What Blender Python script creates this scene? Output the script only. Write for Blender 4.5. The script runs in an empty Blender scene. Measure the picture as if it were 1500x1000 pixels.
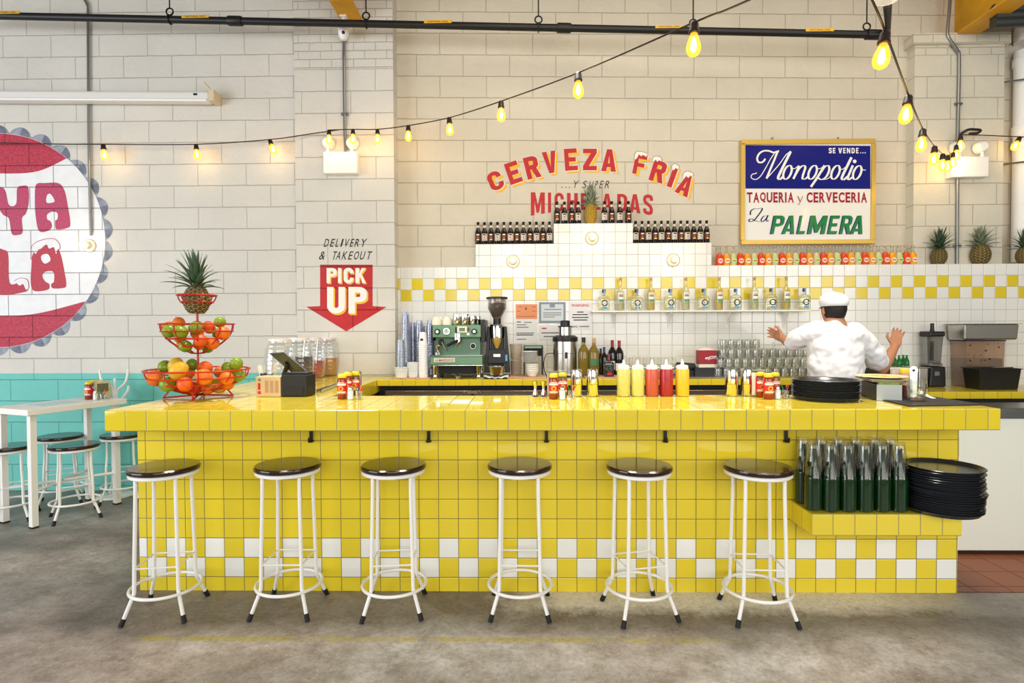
import bpy, bmesh, math, random
from mathutils import Vector, Matrix, Euler
random.seed(7)
S = bpy.context.scene
COL = S.collection
PI = math.pi
# ---------------------------------------------------------------- camera
T = .1111                                   # counter tile pitch (metres)
CAM = Vector((.4056, -2.951, 1.4777)); FPX = 840.0
YAW, PITCH, ROLL = .01704, .02081, -.00435
_c, _s, _cp, _sp = math.cos(YAW), math.sin(YAW), math.cos(PITCH), math.sin(PITCH)
_R0 = Vector((_c, _s, 0)); _F = Vector((-_s*_cp, _c*_cp, -_sp)); _U0 = Vector((-_s*_sp, _c*_sp, _cp))
_R = _R0*math.cos(ROLL) + _U0*math.sin(ROLL); _U = _U0*math.cos(ROLL) - _R0*math.sin(ROLL)
cam = bpy.data.objects.new('camera', bpy.data.cameras.new('camera')); COL.objects.link(cam)
cam.matrix_world = Matrix(((_R.x, _U.x, -_F.x, CAM.x), (_R.y, _U.y, -_F.y, CAM.y), (_R.z, _U.z, -_F.z, CAM.z), (0, 0, 0, 1)))
cam.data.sensor_width = 36; cam.data.lens = FPX/1500*36; cam.data.clip_start = .05
S.camera = cam
def ray(px, py): return _F + _R*((px-750)/FPX) - _U*((py-500)/FPX)
def W(px, py, Y):
    d = ray(px, py); return CAM + d*((Y-CAM.y)/d.y)
def G(px, py, z):
    d = ray(px, py); return CAM + d*((z-CAM.z)/d.z)
def sc(p):                                   # pixels per metre at a point
    return FPX/((p-CAM).dot(_F))
# ---------------------------------------------------------------- light
S.cycles.caustics_reflective = False; S.cycles.caustics_refractive = False
S.view_settings.view_transform = 'Standard'; S.view_settings.look = 'None'
S.view_settings.gamma = 1; S.view_settings.use_curve_mapping = False
S.view_settings.exposure = -.16
w = bpy.data.worlds.new('daylight'); S.world = w; w.use_nodes = True
w.node_tree.nodes['Background'].inputs[0].default_value = (1.0, .98, .95, 1)
w.node_tree.nodes['Background'].inputs[1].default_value = .62
def area(name, loc, target, size, sy, power, col):
    l = bpy.data.lights.new(name, 'AREA'); l.shape = 'RECTANGLE'; l.size = size; l.size_y = sy; l.energy = power; l.color = col
    o = bpy.data.objects.new(name, l); COL.objects.link(o); o.location = loc
    o.rotation_euler = (Vector(target)-Vector(loc)).to_track_quat('-Z', 'Y').to_euler(); return o
area('daylight_roll_up_door', (-6.5, -3.2, 1.9), (.5, 1.6, .7), 4.5, 3.2, 330, (.9, .96, 1))
area('daylight_front_window', (1.5, -6.5, 2.6), (1.2, 1.5, 1.0), 6, 2.8, 300, (1, .98, .95))
area('ceiling_lamps', (2.4, .6, 4.6), (2.4, 1.2, 0), 5, 1.6, 70, (1, .90, .72))
area('right_front_fill', (6.6, -5.2, 2.0), (3.2, .9, .4), 3.5, 2.6, 170, (1, .99, .96))  # added light, brightens the white cabinet and the floor on the right
for i, x_ in enumerate((-1.3, .5, 2.3)):       # lights added above the frame to brighten the bar top
    o_ = area('bar_top_fill', (x_, .45, 3.75), (x_, .42, 1), .5, .5, 24, (1, .95, .86)); o_.data.spread = math.radians(95)
# ---------------------------------------------------------------- materials
def nt(m): return m.node_tree.nodes, m.node_tree.links
def new_mat(name):
    m = bpy.data.materials.new(name); m.use_nodes = True; return m
def s2l(c):
    return tuple((x/255/12.92 if x/255 <= .04045 else ((x/255+.055)/1.055)**2.4) for x in c)
def mat(name, rgb, rough=.5, metal=0, spec=.5, emit=0, trans=0, noise=0, nscale=20, bump=0, coat=0, alpha=1, ior=1.45, emc=None):
    """rgb = sRGB 0..255"""
    m = new_mat(name); n, l = nt(m); b = n['Principled BSDF']
    c = (*s2l(rgb), 1); b.inputs['Base Color'].default_value = c
    b.inputs['Roughness'].default_value = rough; b.inputs['Metallic'].default_value = metal
    b.inputs['Specular IOR Level'].default_value = spec; b.inputs['IOR'].default_value = ior
    b.inputs['Transmission Weight'].default_value = trans; b.inputs['Coat Weight'].default_value = coat
    b.inputs['Alpha'].default_value = alpha
    if emit:
        b.inputs['Emission Color'].default_value = (*s2l(emc or rgb), 1); b.inputs['Emission Strength'].default_value = emit
    if noise or bump:
        tc = n.new('ShaderNodeTexCoord'); ns = n.new('ShaderNodeTexNoise'); ns.inputs['Scale'].default_value = nscale; ns.inputs['Detail'].default_value = 5
        l.new(tc.outputs['Object'], ns.inputs['Vector'])
        if noise:
            mp = n.new('ShaderNodeMapRange'); mp.inputs[1].default_value = .3; mp.inputs[2].default_value = .7; mp.inputs[3].default_value = 1-noise; mp.inputs[4].default_value = 1+noise*.6
            l.new(ns.outputs[0], mp.inputs[0])
            mx = n.new('ShaderNodeMix'); mx.data_type = 'RGBA'; mx.blend_type = 'MULTIPLY'; mx.inputs[0].default_value = 1
            mx.inputs[6].default_value = c; l.new(mp.outputs[0], mx.inputs[7]); l.new(mx.outputs[2], b.inputs['Base Color'])
        if bump:
            bp = n.new('ShaderNodeBump'); bp.inputs['Strength'].default_value = bump; bp.inputs['Distance'].default_value = .002
            l.new(ns.outputs[0], bp.inputs['Height']); l.new(bp.outputs[0], b.inputs['Normal'])
    return m
def glass_mat(name, tint=(250, 252, 250), refl=.75, rough=.02, body=.0, bodycol=(235, 238, 235)):
    """thin clear glass: transparent + fresnel reflection, plus a little body colour"""
    m = new_mat(name); n, l = nt(m); n.remove(n['Principled BSDF']); out = n['Material Output']
    tr = n.new('ShaderNodeBsdfTransparent'); tr.inputs[0].default_value = (*s2l(tint), 1)
    gl = n.new('ShaderNodeBsdfGlossy'); gl.inputs[0].default_value = (1, 1, 1, 1); gl.inputs['Roughness'].default_value = rough
    lw = n.new('ShaderNodeLayerWeight'); lw.inputs[0].default_value = .35
    ml = n.new('ShaderNodeMath'); ml.operation = 'MULTIPLY'; ml.inputs[1].default_value = refl; l.new(lw.outputs['Facing'], ml.inputs[0])
    ad = n.new('ShaderNodeMath'); ad.operation = 'ADD'; ad.inputs[1].default_value = .05; l.new(ml.outputs[0], ad.inputs[0])
    mx = n.new('ShaderNodeMixShader'); l.new(ad.outputs[0], mx.inputs[0]); l.new(tr.outputs[0], mx.inputs[1]); l.new(gl.outputs[0], mx.inputs[2])
    last = mx
    if body:
        df = n.new('ShaderNodeBsdfDiffuse'); df.inputs[0].default_value = (*s2l(bodycol), 1)
        m2 = n.new('ShaderNodeMixShader'); m2.inputs[0].default_value = body; l.new(mx.outputs[0], m2.inputs[1]); l.new(df.outputs[0], m2.inputs[2]); last = m2
    l.new(last.outputs[0], out.inputs[0]); return m
YEL = s2l((226, 202, 48)); WHT = s2l((236, 236, 230))
def tile_mat(name, checker=None, base=YEL, other=WHT, grout=(132, 126, 98), rough=.12, gw=.015, parity=0, tilt=.012, spec=.5):
    """square glazed tiles from UVs counted in tiles; checker = (lowest row, highest row+1) painted in two colours"""
    m = new_mat(name); n, l = nt(m); b = n['Principled BSDF']; b.inputs['Specular IOR Level'].default_value = spec
    uv = n.new('ShaderNodeUVMap'); sx = n.new('ShaderNodeSeparateXYZ'); l.new(uv.outputs[0], sx.inputs[0])
    def M(op, a, bb=None, c=None):
        k = n.new('ShaderNodeMath'); k.operation = op
        for i, q in enumerate((a, bb, c)):
            if q is None: continue
            if isinstance(q, (int, float)): k.inputs[i].default_value = q
            else: l.new(q, k.inputs[i])
        return k.outputs[0]
    u, v = sx.outputs[0], sx.outputs[1]
    fu, fv = M('FRACT', u), M('FRACT', v); iu, iv = M('FLOOR', u), M('FLOOR', v)
    eu = M('MINIMUM', fu, M('SUBTRACT', 1, fu)); ev = M('MINIMUM', fv, M('SUBTRACT', 1, fv))
    e = M('MINIMUM', eu, ev)
    mr = n.new('ShaderNodeMapRange'); mr.interpolation_type = 'SMOOTHSTEP'; mr.inputs[1].default_value = gw*.6; mr.inputs[2].default_value = gw*1.25; l.new(e, mr.inputs[0]); mask = mr.outputs[0]
    mh = n.new('ShaderNodeMapRange'); mh.interpolation_type = 'SMOOTHSTEP'; mh.inputs[1].default_value = gw*.4; mh.inputs[2].default_value = gw*3.2; l.new(e, mh.inputs[0])
    cell = n.new('ShaderNodeCombineXYZ'); l.new(iu, cell.inputs[0]); l.new(iv, cell.inputs[1])
    wn = n.new('ShaderNodeTexWhiteNoise'); wn.noise_dimensions = '3D'; l.new(cell.outputs[0], wn.inputs[0])
    bri = n.new('ShaderNodeMapRange'); bri.inputs[3].default_value = .965; bri.inputs[4].default_value = 1.025; l.new(wn.outputs[0], bri.inputs[0])
    colA = n.new('ShaderNodeMix'); colA.data_type = 'RGBA'; colA.inputs[6].default_value = (*base, 1); colA.inputs[7].default_value = (*other, 1)
    if checker:
        par = M('MODULO', M('ADD', M('ADD', iu, iv), 1000+parity), 2)
        rowm = M('MULTIPLY', M('GREATER_THAN', v, checker[0]), M('LESS_THAN', v, checker[1]))
        l.new(M('MULTIPLY', par, rowm), colA.inputs[0])
    else: colA.inputs[0].default_value = 0
    mul = n.new('ShaderNodeMix'); mul.data_type = 'RGBA'; mul.blend_type = 'MULTIPLY'; mul.inputs[0].default_value = 1
    l.new(colA.outputs[2], mul.inputs[6]); l.new(bri.outputs[0], mul.inputs[7])
    gm = n.new('ShaderNodeMix'); gm.data_type = 'RGBA'; gm.inputs[6].default_value = (*s2l(grout), 1); l.new(mul.outputs[2], gm.inputs[7]); l.new(mask, gm.inputs[0])
    l.new(gm.outputs[2], b.inputs['Base Color'])
    ro = n.new('ShaderNodeMapRange'); ro.inputs[3].default_value = .8; ro.inputs[4].default_value = rough; l.new(mask, ro.inputs[0]); l.new(ro.outputs[0], b.inputs['Roughness'])
    geo = n.new('ShaderNodeNewGeometry')
    vs = n.new('ShaderNodeVectorMath'); vs.operation = 'SUBTRACT'; l.new(wn.outputs[1], vs.inputs[0]); vs.inputs[1].default_value = (.5, .5, .5)
    vm = n.new('ShaderNodeVectorMath'); vm.operation = 'SCALE'; l.new(vs.outputs[0], vm.inputs[0]); vm.inputs['Scale'].default_value = tilt
    va = n.new('ShaderNodeVectorMath'); va.operation = 'ADD'; l.new(geo.outputs['Normal'], va.inputs[0]); l.new(vm.outputs[0], va.inputs[1])
    vn = n.new('ShaderNodeVectorMath'); vn.operation = 'NORMALIZE'; l.new(va.outputs[0], vn.inputs[0])
    bp = n.new('ShaderNodeBump'); bp.inputs['Strength'].default_value = .5; bp.inputs['Distance'].default_value = .004
    l.new(mh.outputs[0], bp.inputs['Height']); l.new(vn.outputs[0], bp.inputs['Normal']); l.new(bp.outputs[0], b.inputs['Normal'])
    return m
# ---------------------------------------------------------------- mesh building
class MB:
    def __init__(s): s.v = []; s.f = []; s.uv = {}; s.M = Matrix()
    def add(s, vs, fs):
        k = len(s.v); s.v += [s.M @ Vector(p) for p in vs]; s.f += [tuple(i+k for i in q) for q in fs]; return s
    def box(s, x0, x1, y0, y1, z0, z1):
        return s.add([(x0, y0, z0), (x1, y0, z0), (x1, y1, z0), (x0, y1, z0), (x0, y0, z1), (x1, y0, z1), (x1, y1, z1), (x0, y1, z1)],
                     [(0, 3, 2, 1), (4, 5, 6, 7), (0, 1, 5, 4), (1, 2, 6, 5), (2, 3, 7, 6), (3, 0, 4, 7)])
    def cbox(s, c, d):
        return s.box(c[0]-d[0]/2, c[0]+d[0]/2, c[1]-d[1]/2, c[1]+d[1]/2, c[2]-d[2]/2, c[2]+d[2]/2)
    def lathe(s, prof, x=0, y=0, seg=24, close=True, ribs=None):
        vs, fs = [], []; n = len(prof)
        for r, z in prof:
            for i in range(seg):
                a = 2*PI*i/seg; vs.append((x+r*math.cos(a), y+r*math.sin(a), z))
        for j in range(n-1):
            for i in range(seg):
                i2 = (i+1) % seg; fs.append((j*seg+i, j*seg+i2, (j+1)*seg+i2, (j+1)*seg+i))
        if close:
            if prof[0][0] > 1e-5: fs.append(tuple(reversed(range(seg))))
            if prof[-1][0] > 1e-5: fs.append(tuple(range((n-1)*seg, n*seg)))
        return s.add(vs, fs)
    def cyl(s, x, y, z0, z1, r, seg=20, r2=None): return s.lathe([(r, z0), (r if r2 is None else r2, z1)], x, y, seg)
    def tube(s, pts, r, seg=8, closed=False):
        P = [Vector(p) for p in pts]; n = len(P); R = r if isinstance(r, (list, tuple)) else [r]*n
        vs, fs = [], []; prev = None; nrm = None
        for i in range(n):
            if closed: t = (P[(i+1) % n]-P[i-1]).normalized()
            else: t = ((P[i+1]-P[i]) if i == 0 else (P[i]-P[i-1]) if i == n-1 else (P[i+1]-P[i]).normalized()+(P[i]-P[i-1]).normalized()).normalized()
            if nrm is None:
                nrm = t.cross(Vector((0, 0, 1)))
                if nrm.length < .1: nrm = t.cross(Vector((0, 1, 0)))
                nrm.normalize()
            else:
                nrm = (nrm - t*nrm.dot(t))
                nrm.normalize()
            bn = t.cross(nrm)
            for k in range(seg):
                a = 2*PI*k/seg; vs.append(P[i]+(nrm*math.cos(a)+bn*math.sin(a))*R[i])
        m = n if closed else n-1
        for i in range(m):
            j = (i+1) % n
            for k in range(seg):
                k2 = (k+1) % seg; fs.append((i*seg+k, i*seg+k2, j*seg+k2, j*seg+k))
        if not closed: fs += [tuple(reversed(range(seg))), tuple(range((n-1)*seg, n*seg))]
        return s.add(vs, fs)
    def ring(s, c, R, r, seg=32, ts=8, axis='z', ry=None):
        pts = []
        for i in range(seg):
            a = 2*PI*i/seg; p = (R*math.cos(a), (ry or R)*math.sin(a), 0)
            if axis == 'y': p = (p[0], 0, p[1])
            if axis == 'x': p = (0, p[0], p[1])
            pts.append(Vector(c)+Vector(p))
        return s.tube(pts, r, ts, True)
    def ball(s, c, r, seg=16, rings=10, sq=(1, 1, 1)):
        vs = [(c[0], c[1], c[2]-r*sq[2])]; fs = []
        for j in range(1, rings):
            t = PI*j/rings
            for i in range(seg):
                a = 2*PI*i/seg; vs.append((c[0]+r*sq[0]*math.sin(t)*math.cos(a), c[1]+r*sq[1]*math.sin(t)*math.sin(a), c[2]-r*sq[2]*math.cos(t)))
        vs.append((c[0], c[1], c[2]+r*sq[2]))
        for i in range(seg):
            i2 = (i+1) % seg; fs.append((0, 1+i2, 1+i))
            for j in range(rings-2): a = 1+j*seg; fs.append((a+i, a+i2, a+seg+i2, a+seg+i))
            a = 1+(rings-2)*seg; fs.append((a+i, a+i2, len(vs)-1))
        return s.add(vs, fs)
    def prism(s, poly, y0, y1):              # polygon in XZ extruded along Y
        n = len(poly); vs = [(x, y0, z) for x, z in poly]+[(x, y1, z) for x, z in poly]
        return s.add(vs, [tuple(range(n)), tuple(reversed(range(n, 2*n)))]+[(i, n+i, n+(i+1) % n, (i+1) % n) for i in range(n)])
    def plate(s, poly, z0, z1):              # polygon in XY extruded along Z
        n = len(poly); vs = [(x, y, z0) for x, y in poly]+[(x, y, z1) for x, y in poly]
        return s.add(vs, [tuple(reversed(range(n))), tuple(range(n, 2*n))]+[(i, (i+1) % n, n+(i+1) % n, n+i) for i in range(n)])
    def build(s, name, m, parent=None, loc=None, bevel=0, bseg=2, sharp=35, smooth=True, solid=0, sub=0):
        me = bpy.data.meshes.new(name); me.from_pydata([tuple(p) for p in s.v], [], s.f); me.update()
        bm = bmesh.new(); bm.from_mesh(me); bmesh.ops.recalc_face_normals(bm, faces=bm.faces); bm.to_mesh(me); bm.free()
        if smooth:
            me.polygons.foreach_set('use_smooth', [True]*len(me.polygons)); me.set_sharp_from_angle(angle=math.radians(sharp))
        for q in (m if isinstance(m, (list, tuple)) else [m]): me.materials.append(q)
        o = bpy.data.objects.new(name, me); COL.objects.link(o)
        if parent: o.parent = parent
        if loc is not None: o.location = loc
        if solid:
            k = o.modifiers.new('thickness', 'SOLIDIFY'); k.thickness = solid; k.offset = 0
        if bevel:
            k = o.modifiers.new('bevel', 'BEVEL'); k.width = bevel; k.segments = bseg; k.limit_method = 'ANGLE'; k.angle_limit = math.radians(40)
        if sub:
            k = o.modifiers.new('subdiv', 'SUBSURF'); k.levels = sub; k.render_levels = sub
        return o
def uv_tiles(o, tile, off=(0, 0, 0), world=(0, 0, 0)):
    """UVs counted in tiles from the position of each face corner (box projection)"""
    me = o.data; L = me.uv_layers.new(name='UVMap')
    for p in me.polygons:
        a = [abs(x) for x in p.normal]; k = a.index(max(a))
        for li in p.loop_indices:
            c = me.vertices[me.loops[li].vertex_index].co
            q = [(c[i]+world[i])/tile+off[i] for i in range(3)]
            L.data[li].uv = (q[1], q[2]) if k == 0 else (q[0], q[2]) if k == 1 else (q[0], q[1])
def tag(o, label=None, cat=None, group=None, kind=None):
    if label: o['label'] = label
    if cat: o['category'] = cat
    if group: o['group'] = group
    if kind: o['kind'] = kind
    return o
def thing(name, label, cat, loc=(0, 0, 0), rz=0, group=None, scale=1):
    o = bpy.data.objects.new(name, None); o.empty_display_size = .05; COL.objects.link(o)
    o.location = loc; o.rotation_euler = (0, 0, rz); o.scale = (scale,)*3
    return tag(o, label, cat, group)
def struct(o): o['kind'] = 'structure'; return o
KIDS = {}
def copy_tree(root, loc, rz=0, label=None, group=None, scale=None, swap=None):
    def cp(o, parent):
        c = o.copy(); COL.objects.link(c)
        if parent: c.parent = parent
        if swap and c.type == 'MESH':
            for s_, m_ in swap.items():
                if o.name.split('.')[0] == s_:
                    c.data = m_
        for ch in list(o.children): cp(ch, c)
        return c
    r = cp(root, None); r.location = loc; r.rotation_euler = (0, 0, rz)
    if scale: r.scale = scale if isinstance(scale, (tuple, list)) else (scale,)*3
    if label: r['label'] = label
    if group: r['group'] = group
    return r
class Proto:
    """the first placing moves the thing itself, later ones copy it with its parts"""
    def __init__(s, root): s.root = root; s.used = False
    def put(s, loc, rz=0, label=None, group=None, scale=None):
        if s.used: return copy_tree(s.root, loc, rz, label, group, scale)
        s.used = True; r = s.root; r.location = loc; r.rotation_euler = (0, 0, rz)
        if scale: r.scale = scale if isinstance(scale, (tuple, list)) else (scale,)*3
        if label: r['label'] = label
        if group: r['group'] = group
        return r
ORD = ['first', 'second', 'third', 'fourth', 'fifth', 'sixth', 'seventh', 'eighth', 'ninth', 'tenth', 'eleventh', 'twelfth', 'thirteenth', 'fourteenth', 'fifteenth', 'sixteenth', 'seventeenth', 'eighteenth', 'nineteenth', 'twentieth', 'twenty-first', 'twenty-second', 'twenty-third', 'twenty-fourth', 'twenty-fifth', 'twenty-sixth', 'twenty-seventh', 'twenty-eighth', 'twenty-ninth', 'thirtieth']
def nth(i, n):
    return 'leftmost' if i == 0 else 'rightmost' if i == n-1 else ORD[i]+' from left'
def smooth_pts(P, n=6, closed=False):
    P = [Vector(p) for p in P]; out = []; N = len(P)
    for i in range(N if closed else N-1):
        if closed: a, b, c, d = P[i-1], P[i], P[(i+1) % N], P[(i+2) % N]
        else: a, b, c, d = P[max(i-1, 0)], P[i], P[i+1], P[min(i+2, N-1)]
        for k in range(n):
            t = k/n; out.append(.5*((2*b)+(c-a)*t+(2*a-5*b+4*c-d)*t*t+(3*b-a-3*c+d)*t**3))
    if not closed: out.append(P[-1])
    return out
# ================================================================ MATERIALS
M_white_metal = mat('white enamel metal', (238, 236, 232), .35)
M_black = mat('black plastic', (22, 22, 24), .4)
M_blackm = mat('matte black', (26, 26, 27), .6)
M_rubber = mat('black rubber', (18, 18, 19), .7)
M_steel = mat('brushed steel', (200, 198, 192), .22, 1)
M_chrome = mat('polished chrome', (225, 224, 220), .08, 1)
M_galv = mat('galvanised conduit', (150, 152, 152), .35, .9)
M_gold = mat('gold frame', (214, 178, 84), .35, .4)
M_red = mat('red enamel', (180, 34, 22), .35)
M_glass = glass_mat('clear glass')
M_plastic_clear = glass_mat('clear plastic', (240, 243, 248), .55, .12, .12)
M_wood = mat('dark walnut', (42, 24, 16), .14, noise=.35, nscale=9, coat=.15)
M_white = mat('white plastic', (240, 240, 238), .4)
M_cream = mat('cream ceramic', (233, 226, 208), .25)
M_yelcap = mat('yellow plastic', (238, 204, 30), .4)
M_ybeam = mat('yellow painted steel', (214, 158, 26), .5, noise=.15, nscale=5)
M_tile_y = tile_mat('yellow glazed tile', rough=.05, tilt=.006, spec=.85)
M_tile_base = tile_mat('yellow and white checker tile', (0, 2), parity=0, grout=(92, 84, 52))
M_tile_wall = tile_mat('white wall tile with yellow checker rows', (0, 2), base=WHT, other=YEL, grout=(176, 170, 158), gw=.013)
M_brown_tile = tile_mat('brown quarry tile', base=s2l((122, 64, 32)), grout=(60, 38, 26), rough=.45, gw=.012)

def block_mat(name, bw, bh, teal=None, brick_z=None, brick_bw=.2, brick_bh=.0745, base=(218, 214, 206), brick_off=0):
    """painted concrete block; teal = height below which it is painted teal; brick_z = height above which brick courses lie"""
    m = new_mat(name); n, l = nt(m); b = n['Principled BSDF']
    uv = n.new('ShaderNodeUVMap'); uv.uv_map = 'UVMap'
    def brick(w_, h_):
        k = n.new('ShaderNodeTexBrick'); k.offset = .5; k.inputs['Scale'].default_value = 1
        k.inputs['Brick Width'].default_value = w_; k.inputs['Row Height'].default_value = h_
        k.inputs['Mortar Size'].default_value = .0038; k.inputs['Mortar Smooth'].default_value = .6; k.inputs['Bias'].default_value = 0
        k.inputs['Color1'].default_value = (1, 1, 1, 1); k.inputs['Color2'].default_value = (.94, .94, .94, 1)
        l.new(wob.outputs[0], k.inputs['Vector']); return k
    ns0 = n.new('ShaderNodeTexNoise'); ns0.inputs['Scale'].default_value = 14; ns0.inputs['Detail'].default_value = 3; l.new(uv.outputs[0], ns0.inputs['Vector'])
    sb = n.new('ShaderNodeVectorMath'); sb.operation = 'SUBTRACT'; sb.inputs[1].default_value = (.5, .5, .5); l.new(ns0.outputs[1], sb.inputs[0])
    sl = n.new('ShaderNodeVectorMath'); sl.operation = 'SCALE'; sl.inputs['Scale'].default_value = .008; l.new(sb.outputs[0], sl.inputs[0])
    wob = n.new('ShaderNodeVectorMath'); wob.operation = 'ADD'; l.new(uv.outputs[0], wob.inputs[0]); l.new(sl.outputs[0], wob.inputs[1])
    bk = brick(bw, bh); fac = bk.outputs['Fac']; colv = bk.outputs['Color']
    sx = n.new('ShaderNodeSeparateXYZ'); l.new(uv.outputs[0], sx.inputs[0])
    def gt(zz):
        k = n.new('ShaderNodeMath'); k.operation = 'GREATER_THAN'; k.inputs[1].default_value = zz; l.new(sx.outputs[1], k.inputs[0]); return k.outputs[0]
    def mixf(f, a, c):
        k = n.new('ShaderNodeMix'); l.new(f, k.inputs[0]); l.new(a, k.inputs[2]); l.new(c, k.inputs[3]); return k.outputs[0]
    if brick_z:
        b2 = brick(brick_bw, brick_bh); fac = mixf(gt(brick_z), fac, b2.outputs['Fac'])
    fine = n.new('ShaderNodeTexNoise'); fine.inputs['Scale'].default_value = 190; fine.inputs['Detail'].default_value = 4; l.new(uv.outputs[0], fine.inputs['Vector'])
    big = n.new('ShaderNodeTexNoise'); big.inputs['Scale'].default_value = 1.6; big.inputs['Detail'].default_value = 6; l.new(uv.outputs[0], big.inputs['Vector'])
    pits = n.new('ShaderNodeTexVoronoi'); pits.inputs['Scale'].default_value = 22; l.new(uv.outputs[0], pits.inputs['Vector'])
    pm = n.new('ShaderNodeMapRange'); pm.inputs[1].default_value = .03; pm.inputs[2].default_value = .06; l.new(pits.outputs['Distance'], pm.inputs[0])
    # colour
    rmp = n.new('ShaderNodeMapRange'); rmp.inputs[1].default_value = .3; rmp.inputs[2].default_value = .7; rmp.inputs[3].default_value = .93; rmp.inputs[4].default_value = 1.04; l.new(big.outputs[0], rmp.inputs[0])
    c0 = n.new('ShaderNodeMix'); c0.data_type = 'RGBA'; c0.inputs[6].default_value = (*s2l(base), 1); c0.inputs[7].default_value = (*s2l((teal and (112, 200, 190)) or base), 1); c0.inputs[0].default_value = 0
    if teal:
        lt = n.new('ShaderNodeMath'); lt.operation = 'LESS_THAN'; lt.inputs[1].default_value = teal
        sw = n.new('ShaderNodeSeparateXYZ'); l.new(wob.outputs[0], sw.inputs[0]); l.new(sw.outputs[1], lt.inputs[0]); l.new(lt.outputs[0], c0.inputs[0])
    c1 = n.new('ShaderNodeMix'); c1.data_type = 'RGBA'; c1.blend_type = 'MULTIPLY'; c1.inputs[0].default_value = 1; l.new(c0.outputs[2], c1.inputs[6]); l.new(rmp.outputs[0], c1.inputs[7])
    c2 = n.new('ShaderNodeMix'); c2.data_type = 'RGBA'; c2.blend_type = 'MULTIPLY'; l.new(fac, c2.inputs[0]); l.new(c1.outputs[2], c2.inputs[6]); c2.inputs[7].default_value = (.93, .92, .90, 1)
    c3 = n.new('ShaderNodeMix'); c3.data_type = 'RGBA'; c3.inputs[6].default_value = (*s2l((150, 140, 124)), 1); l.new(pm.outputs[0], c3.inputs[0]); l.new(c2.outputs[2], c3.inputs[7])
    l.new(c3.outputs[2], b.inputs['Base Color']); b.inputs['Roughness'].default_value = .5
    # relief
    h1 = n.new('ShaderNodeMath'); h1.operation = 'MULTIPLY_ADD'; l.new(fac, h1.inputs[0]); h1.inputs[1].default_value = -1.0; h1.inputs[2].default_value = 1
    h2 = n.new('ShaderNodeMath'); h2.operation = 'MULTIPLY_ADD'; l.new(fine.outputs[0], h2.inputs[0]); h2.inputs[1].default_value = .35; l.new(h1.outputs[0], h2.inputs[2])
    h3 = n.new('ShaderNodeMath'); h3.operation = 'MULTIPLY_ADD'; l.new(ns0.outputs[0], h3.inputs[0]); h3.inputs[1].default_value = .5; l.new(h2.outputs[0], h3.inputs[2])
    bp = n.new('ShaderNodeBump'); bp.inputs['Strength'].default_value = 1; bp.inputs['Distance'].default_value = .011; l.new(h3.outputs[0], bp.inputs['Height']); l.new(bp.outputs[0], b.inputs['Normal'])
    return m
def add_joints(m, bw, bh, du, dv):
    """let the block joints of the wall show through paint laid on it (object space = room space)"""
    n, l = nt(m); b = n['Principled BSDF']
    tc = n.new('ShaderNodeTexCoord'); sx = n.new('ShaderNodeSeparateXYZ'); l.new(tc.outputs['Object'], sx.inputs[0])
    a = n.new('ShaderNodeMath'); a.inputs[1].default_value = du; l.new(sx.outputs[0], a.inputs[0]); c = n.new('ShaderNodeMath'); c.inputs[1].default_value = dv; l.new(sx.outputs[2], c.inputs[0])
    cb = n.new('ShaderNodeCombineXYZ'); l.new(a.outputs[0], cb.inputs[0]); l.new(c.outputs[0], cb.inputs[1])
    k = n.new('ShaderNodeTexBrick'); k.offset = .5; k.inputs['Scale'].default_value = 1; k.inputs['Brick Width'].default_value = bw; k.inputs['Row Height'].default_value = bh
    k.inputs['Mortar Size'].default_value = .004; k.inputs['Mortar Smooth'].default_value = .5; k.inputs['Bias'].default_value = 0; l.new(cb.outputs[0], k.inputs['Vector'])
    mx = n.new('ShaderNodeMix'); mx.data_type = 'RGBA'; mx.blend_type = 'MULTIPLY'; mx.inputs[7].default_value = (.45, .42, .42, 1); l.new(k.outputs['Fac'], mx.inputs[0])
    src = b.inputs['Base Color'].links
    if src: l.new(src[0].from_socket, mx.inputs[6])
    else: mx.inputs[6].default_value = b.inputs['Base Color'].default_value
    l.new(mx.outputs[2], b.inputs['Base Color'])
    bp = n.new('ShaderNodeBump'); bp.invert = True; bp.inputs['Strength'].default_value = 1; bp.inputs['Distance'].default_value = .008; l.new(k.outputs['Fac'], bp.inputs['Height']); l.new(bp.outputs[0], b.inputs['Normal'])
def uv_wall(o, off=(0, 0), along=None):
    """UVs in metres: u along the wall, v up"""
    me = o.data; L = me.uv_layers.new(name='UVMap')
    for p in me.polygons:
        k = 1 if abs(p.normal[1]) > .7 else 0
        for li in p.loop_indices:
            c = me.vertices[me.loops[li].vertex_index].co
            L.data[li].uv = ((c[0] if k else c[1])+off[0], c[2]+off[1])
# ================================================================ SETTING
YL, YP, YT = 2.29, 2.25, 2.37                # left wall, left pilaster, tiled wall faces
SL = .038                                    # the block wall behind the bar runs slightly out of square
XM = W(585, 300, 2.40).x
def ym(x): return 2.405 + (x-XM)*SL
def WM(px, py, off=0):                       # point on the slanted block wall
    d = ray(px, py); t = (2.405-XM*SL-off-CAM.y+SL*CAM.x)/(d.y-SL*d.x); return CAM+d*t
ZT, ZB = 1.0648, .9542                       # counter top, underside
XL, XR = -1.778, 2.842
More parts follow.
